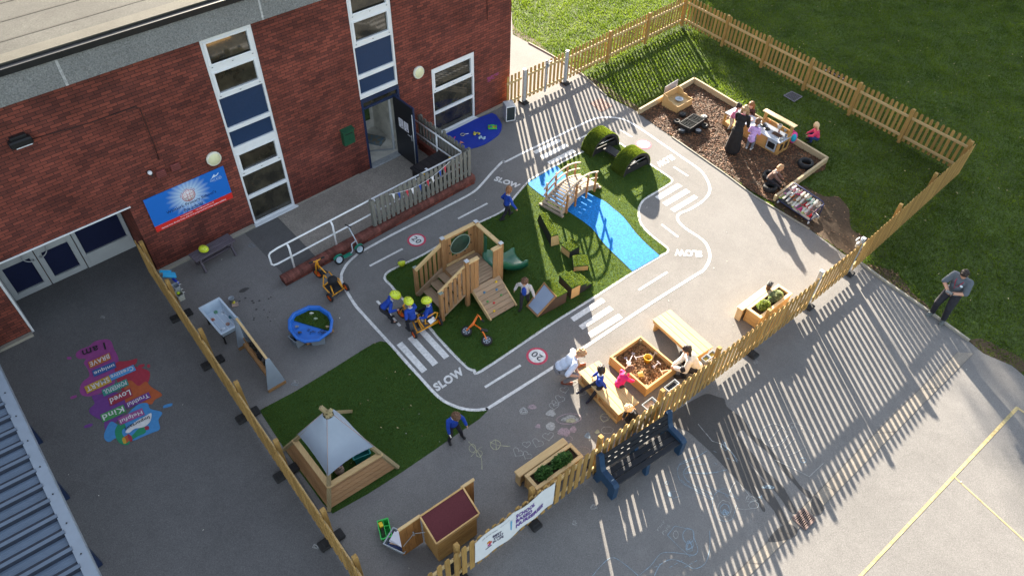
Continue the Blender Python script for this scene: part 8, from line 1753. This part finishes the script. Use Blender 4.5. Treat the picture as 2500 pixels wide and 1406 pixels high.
# sand pit
p = gSand(285, 770); y = fy(gSand(230, 660), gSand(390, 600)); PKC = mat('hot_pink_coat', (.62, .012, .13), .6, .15, 12., bump=.35, bsc=28)
person('child with curly brown hair in a hot pink coat leaning over the sand pit board', p, y, .98, hpx=(1537, 902), hip=(-.06, 0, .40), lean=20, LH=(.32, .10, .34), RH=(.34, -.08, .34), head=(38, -8), hairm=mat('hair_curly', (.14, .06, .035), .7, .5, 30., bump=.8, bsc=50), hair='bun', top=PKC, fat=1.18, hem=-.10, collar=None)
p = gSand(1010, 545); y = fy(gSand(1090, 470), gSand(850, 440)); IVC = mat('ivory_coat', (.62, .58, .52), .85, .10, 20., bump=.4, bsc=40)
pw = person('woman with long dark hair in an ivory jacket crouching by the sand pit', p, y, 1.6, hpx=(1677, 853), hip=(-.16, .0, .26), lean=30, LH=L2(p, y, gSand(860, 470, .34)), RH=L2(p, y, gSand(850, 425, .34)), LF=(.10, .12, 0), RF=(.06, -.14, 0), head=(22, 14), hair='long', hairm=HDK, top=IVC, collar=None, fat=1.12, knee=(1, .45, .6), hem=-.04)
# mud kitchen
p = gKi(245, 1025); y = fy(gKi(200, 1000), gKi(560, 560)); BLK = mat('black_dress', (.010, .009, .010), .85, .3, 10., bump=.3, bsc=16)
person('woman with long fair hair in long black clothes bending over the mud kitchen', p, y, 1.58, hpx=(1821, 267), hip=(-.04, 0, .80), lean=22, LH=(.44, .14, .66), RH=(.46, -.18, .64), head=(48, 8), hair='flow', hairm=HLB, top=BLK, trs=BLK, collar=mat('pink_scarf', (.40, .12, .15), .8), skirt=True, fat=1.05, shoe=mat('pale_shoe', (.42, .38, .34), .6))
p = gKi(545, 1070); y = fy(gKi(520, 1040), gKi(720, 760)); LIL = mat('lilac_coat', (.42, .26, .58), .65, .25, 14., bump=.4, bsc=22, col2=(.56, .38, .70))
person('child in a lilac coat and grey trousers standing at the mud kitchen worktop', p, y, 1.02, hpx=(1850, 298), hip=(.02, 0, .44), lean=14, LH=(.22, .10, .52), RH=(.24, -.10, .52), head=(24, 10), hair='pony', hairm=HB, top=LIL, trs=mat('grey_leggings', (.13, .14, .16), .8), shoe=mat('white_shoe', (.46, .44, .42), .6), fat=1.18, collar=mat('navy_hood', (.02, .03, .14), .7), hem=-.08)
p = gKi(300, 560)+V((.05, .18, 0)); y = fy(gKi(250, 430), gKi(470, 500))
person('child with black curly hair in a pink top behind the woman in black', p, y, .98, hpx=(1804.5, 261), lean=14, LH=(.20, .10, .50), RH=(.22, -.08, .50), head=(20, 0), hair='bun', hairm=HDK, top=mat('pink_top', (.42, .13, .22), .7), collar=None, trs=mat('cream_trousers', (.42, .36, .28), .8))
p = gKi(560, 470)+V((.05, .02, 0)); y = fy(gKi(600, 380), gKi(450, 560))
person('child with ginger brown hair on the far side of the mud kitchen worktop', p, y, 1.06, hpx=(1835, 257), hip=(0, 0, .24), lean=8, LH=(.22, .08, .46), RH=(.22, -.08, .46), head=(25, 0), LF=(.12, .1, 0), RF=(.12, -.1, 0), hair='long', hairm=mat('hair_auburn', (.20, .085, .03), .6, .4, 40., bump=.5, bsc=90), top=mat('brown_cardigan', (.06, .025, .02), .8), collar=None)
p = gKi(1800, 985); y = fy(gKi(1920, 900), gKi(1690, 870)); RPC = mat('red_pink_coat', (.55, .035, .10), .65, .25, 6., bump=.3, bsc=25)
person('child with fair hair in a red and pink coat crouching alone on the lawn', p, y, .98, hpx=(1993, 307), hip=(-.10, 0, .17), lean=18, LH=(.20, .10, .26), RH=(.22, -.06, .24), LF=(.06, .08, 0), RF=(.08, -.08, 0), head=(24, 10), hair='long', hairm=HBL, top=RPC, fat=1.22, collar=None, trs=mat('blue_trousers', (.015, .03, .12), .8), knee=(1, .4, .7), hem=.01)
# boy on tyre, man with controller
p = gRk(300, 395); y = fy(gRk(250, 360), gRk(620, 470)); BRC = mat('brown_hoodie', (.13, .075, .06), .8, .2, 16., bump=.3, bsc=30)
person('child in a brown hooded top sitting on a tyre beside the boot trolley', p, y, 1.0, hpx=(1905, 411), hip=(-.04, 0, .24), lean=24, LH=(.34, .12, .26), RH=(.34, -.06, .24), LF=(.40, .12, 0), RF=(.42, -.06, 0), head=(30, 18), hairm=HSN, top=BRC, collar=mat('white_collar', (.50, .50, .50), .7), fat=1.1)
p = gDr(935, 895); y = fy(gDr(1000, 820), gDr(780, 1010)); GSH = mat('charcoal_polo', (.085, .10, .12), .8, .12, 10., bump=.25, bsc=20)
pd = person('man in a charcoal polo shirt holding a black controller at the tarmac edge', p, y, 1.68, hpx=(2355, 669), lean=4, hip=(-.03, 0, .85), LH=(.26, .06, 1.02), RH=(.26, -.08, 1.02), LF=(.06, .17, 0), RF=(.04, -.13, 0), head=(40, 0), hairm=HDK, top=GSH, shoe=mat('grey_shoe', (.09, .10, .10), .7), sleeve=.6, fat=1.22, collar=GSH, curl=1.2, elbow=(-.3, 1, -.5))
I_ = pd[1]; TM_ = MW[pd[0].name]; q = (I_['hands'][1]+I_['hands'][-1])/2+V((.07, 0, .02)); tt = thing('controller', 'black handheld controller held by the man at the tarmac edge', 'controller', T=TM_ @ M.Translation(q)); mb = MB(); mb.box((0, 0, 0), (.09, .17, .035), ch=.012); mb.build('body', BLACKP, tt); mb = MB(); mb.box((.04, 0, .03), (.02, .15, .07), ch=.006); mb.build('screen', mat('screen_grey', (.20, .21, .22), .3), tt)
ch, fw, sp, lf = I_['chest'], I_['fw'], I_['sp'], I_['lf']; mb = MB(); mb.tube([ch+lf*.09-fw*.02+sp*.03, ch+lf*.07+fw*.15-sp*.06, ch+fw*.20-sp*.24, ch-lf*.07+fw*.15-sp*.06, ch-lf*.09-fw*.02+sp*.03], .009, 6); mb.build('lanyard', mat('red_lanyard', (.30, .02, .05), .6), pd[0])
mb = MB(); mb.ell(ch+lf*.10+fw*.172-sp*.10, (.010, .035, .030)); mb.build('shirt_emblem', mat('emblem_pale', (.50, .58, .66), .6), pd[0])
# ================================================================ TREES that shade the field, LIGHT, SKY
SAZ, SEL = R_(171.7), R_(15.2)          # direction in which shadows fall, sun elevation
ds = V((math.sin(SAZ), math.cos(SAZ), 0)); wv = V((-ds.y, ds.x, 0)); wv = wv if wv.x > 0 else -wv
LEAFT = leaf_mat('tree_leaf', (.045, .085, .018), (.10, .12, .03), 1., .5, .3); BARKT = mat('tree_bark', (.075, .055, .04), .9, .3, 8.)
def tree(lab, lat_, along, H, Rx, dens, zlo):
    b = wv*lat_+ds*along; t = thing('tree', lab, 'tree', b, group='trees along the far side of the field'); mb = MB()
    mb.tube([V((0, 0, -.1)), V((.1, 0, H*.3)), V((.05, .1, H*.6)), V((0, 0, H*.9))], [.32, .24, .15, .04], 10)
    for i in range(9): a = i*2.4; z = H*(.28+.06*i); mb.tube([V((0, 0, z)), V((math.cos(a)*Rx*.45, math.sin(a)*Rx*.45, z+H*.10)), V((math.cos(a)*Rx*.8, math.sin(a)*Rx*.8, z+H*.14))], [.12, .07, .02], 6)
    mb.build('trunk', BARKT, t); n = dens; k = 170; cl = []
    for i in range(k):
        z = zlo+(H-zlo)*random.random(); f = math.sin(math.pi*min(1, max(.12, (z-zlo)/(H-zlo)*.80+.18))); a = random.random()*6.28; r = Rx*f*math.sqrt(random.random())*.9; cl.append((math.cos(a)*r, math.sin(a)*r, z, Rx*random.uniform(.16, .30)))
    cl = np.array(cl); ii = rng.integers(0, k, n); g = rng.normal(0, .55, (n, 3)); c = cl[ii, :3]+g*cl[ii, 3:4]; s = .20*(.6+.8*rng.random(n))[:, None]
    u = rng.normal(0, 1, (n, 3)); u /= np.linalg.norm(u, axis=1)[:, None]; v = rng.normal(0, 1, (n, 3)); v -= u*(u*v).sum(1)[:, None]; v /= np.linalg.norm(v, axis=1)[:, None]
    A = np.stack([c-u*s, c+v*s*.6, c+u*s, c-v*s*.6], 1).reshape(-1, 3); me = bpy.data.meshes.new('crown'); me.from_pydata(A.tolist(), [], np.arange(4*n).reshape(-1, 4).tolist()); me.materials.append(LEAFT)
    o = bpy.data.objects.new('crown', me); COL.objects.link(o); o.parent = t
for i, (la_, al, H, Rx, dn, zl) in enumerate(((16.1, -52, 19, 5.2, 46000, .3), (24.0, -54, 17, 5.2, 42000, .3), (33, -53, 16, 5.4, 36000, .3), (41.5, -57, 16, 5.2, 16000, .5), (18.2, -63, 20, 5.6, 30000, .5), (29.0, -66, 18, 5.6, 30000, .5))):
    tree('leafy tree beyond the field, %s' % ('nearest the school', 'second from the school', 'in the middle of the front row', 'last of the front row', 'in the back row nearer the school', 'in the back row away from the school')[i], la_, al, H, Rx, dn, zl)
w = bpy.data.worlds.new('World'); SC.world = w; w.use_nodes = True; nt = w.node_tree
sky = nt.nodes.new('ShaderNodeTexSky'); sky.sky_type = 'NISHITA'; sky.sun_disc = False; sky.sun_elevation = SEL
sun_dir = -ds                           # horizontal direction towards the sun
sky.sun_rotation = math.atan2(sun_dir.x, sun_dir.y); sky.air_density = 1.0; sky.dust_density = 1.2; sky.ozone_density = 1.0; sky.altitude = 80
bg = nt.nodes['Background']; hs = nt.nodes.new('ShaderNodeHueSaturation'); hs.inputs['Saturation'].default_value = .55; nt.links.new(sky.outputs[0], hs.inputs['Color']); nt.links.new(hs.outputs[0], bg.inputs['Color']); bg.inputs['Strength'].default_value = .052
sl = bpy.data.lights.new('sun', 'SUN'); sl.energy = 4.1; sl.angle = R_(.5); sl.color = (1.0, .885, .72); so = bpy.data.objects.new('sun', sl); COL.objects.link(so)
to = (sun_dir*math.cos(SEL)+V((0, 0, math.sin(SEL)))).normalized(); so.rotation_euler = to.to_track_quat('Z', 'Y').to_euler(); so.location = (0, 40, 40)
vs_ = SC.view_settings; vs_.view_transform = 'Standard'; vs_.look = 'None'; vs_.gamma = 1; vs_.use_curve_mapping = False; vs_.exposure = EXPO
SC.cycles.max_bounces = 6; SC.cycles.use_denoising = True
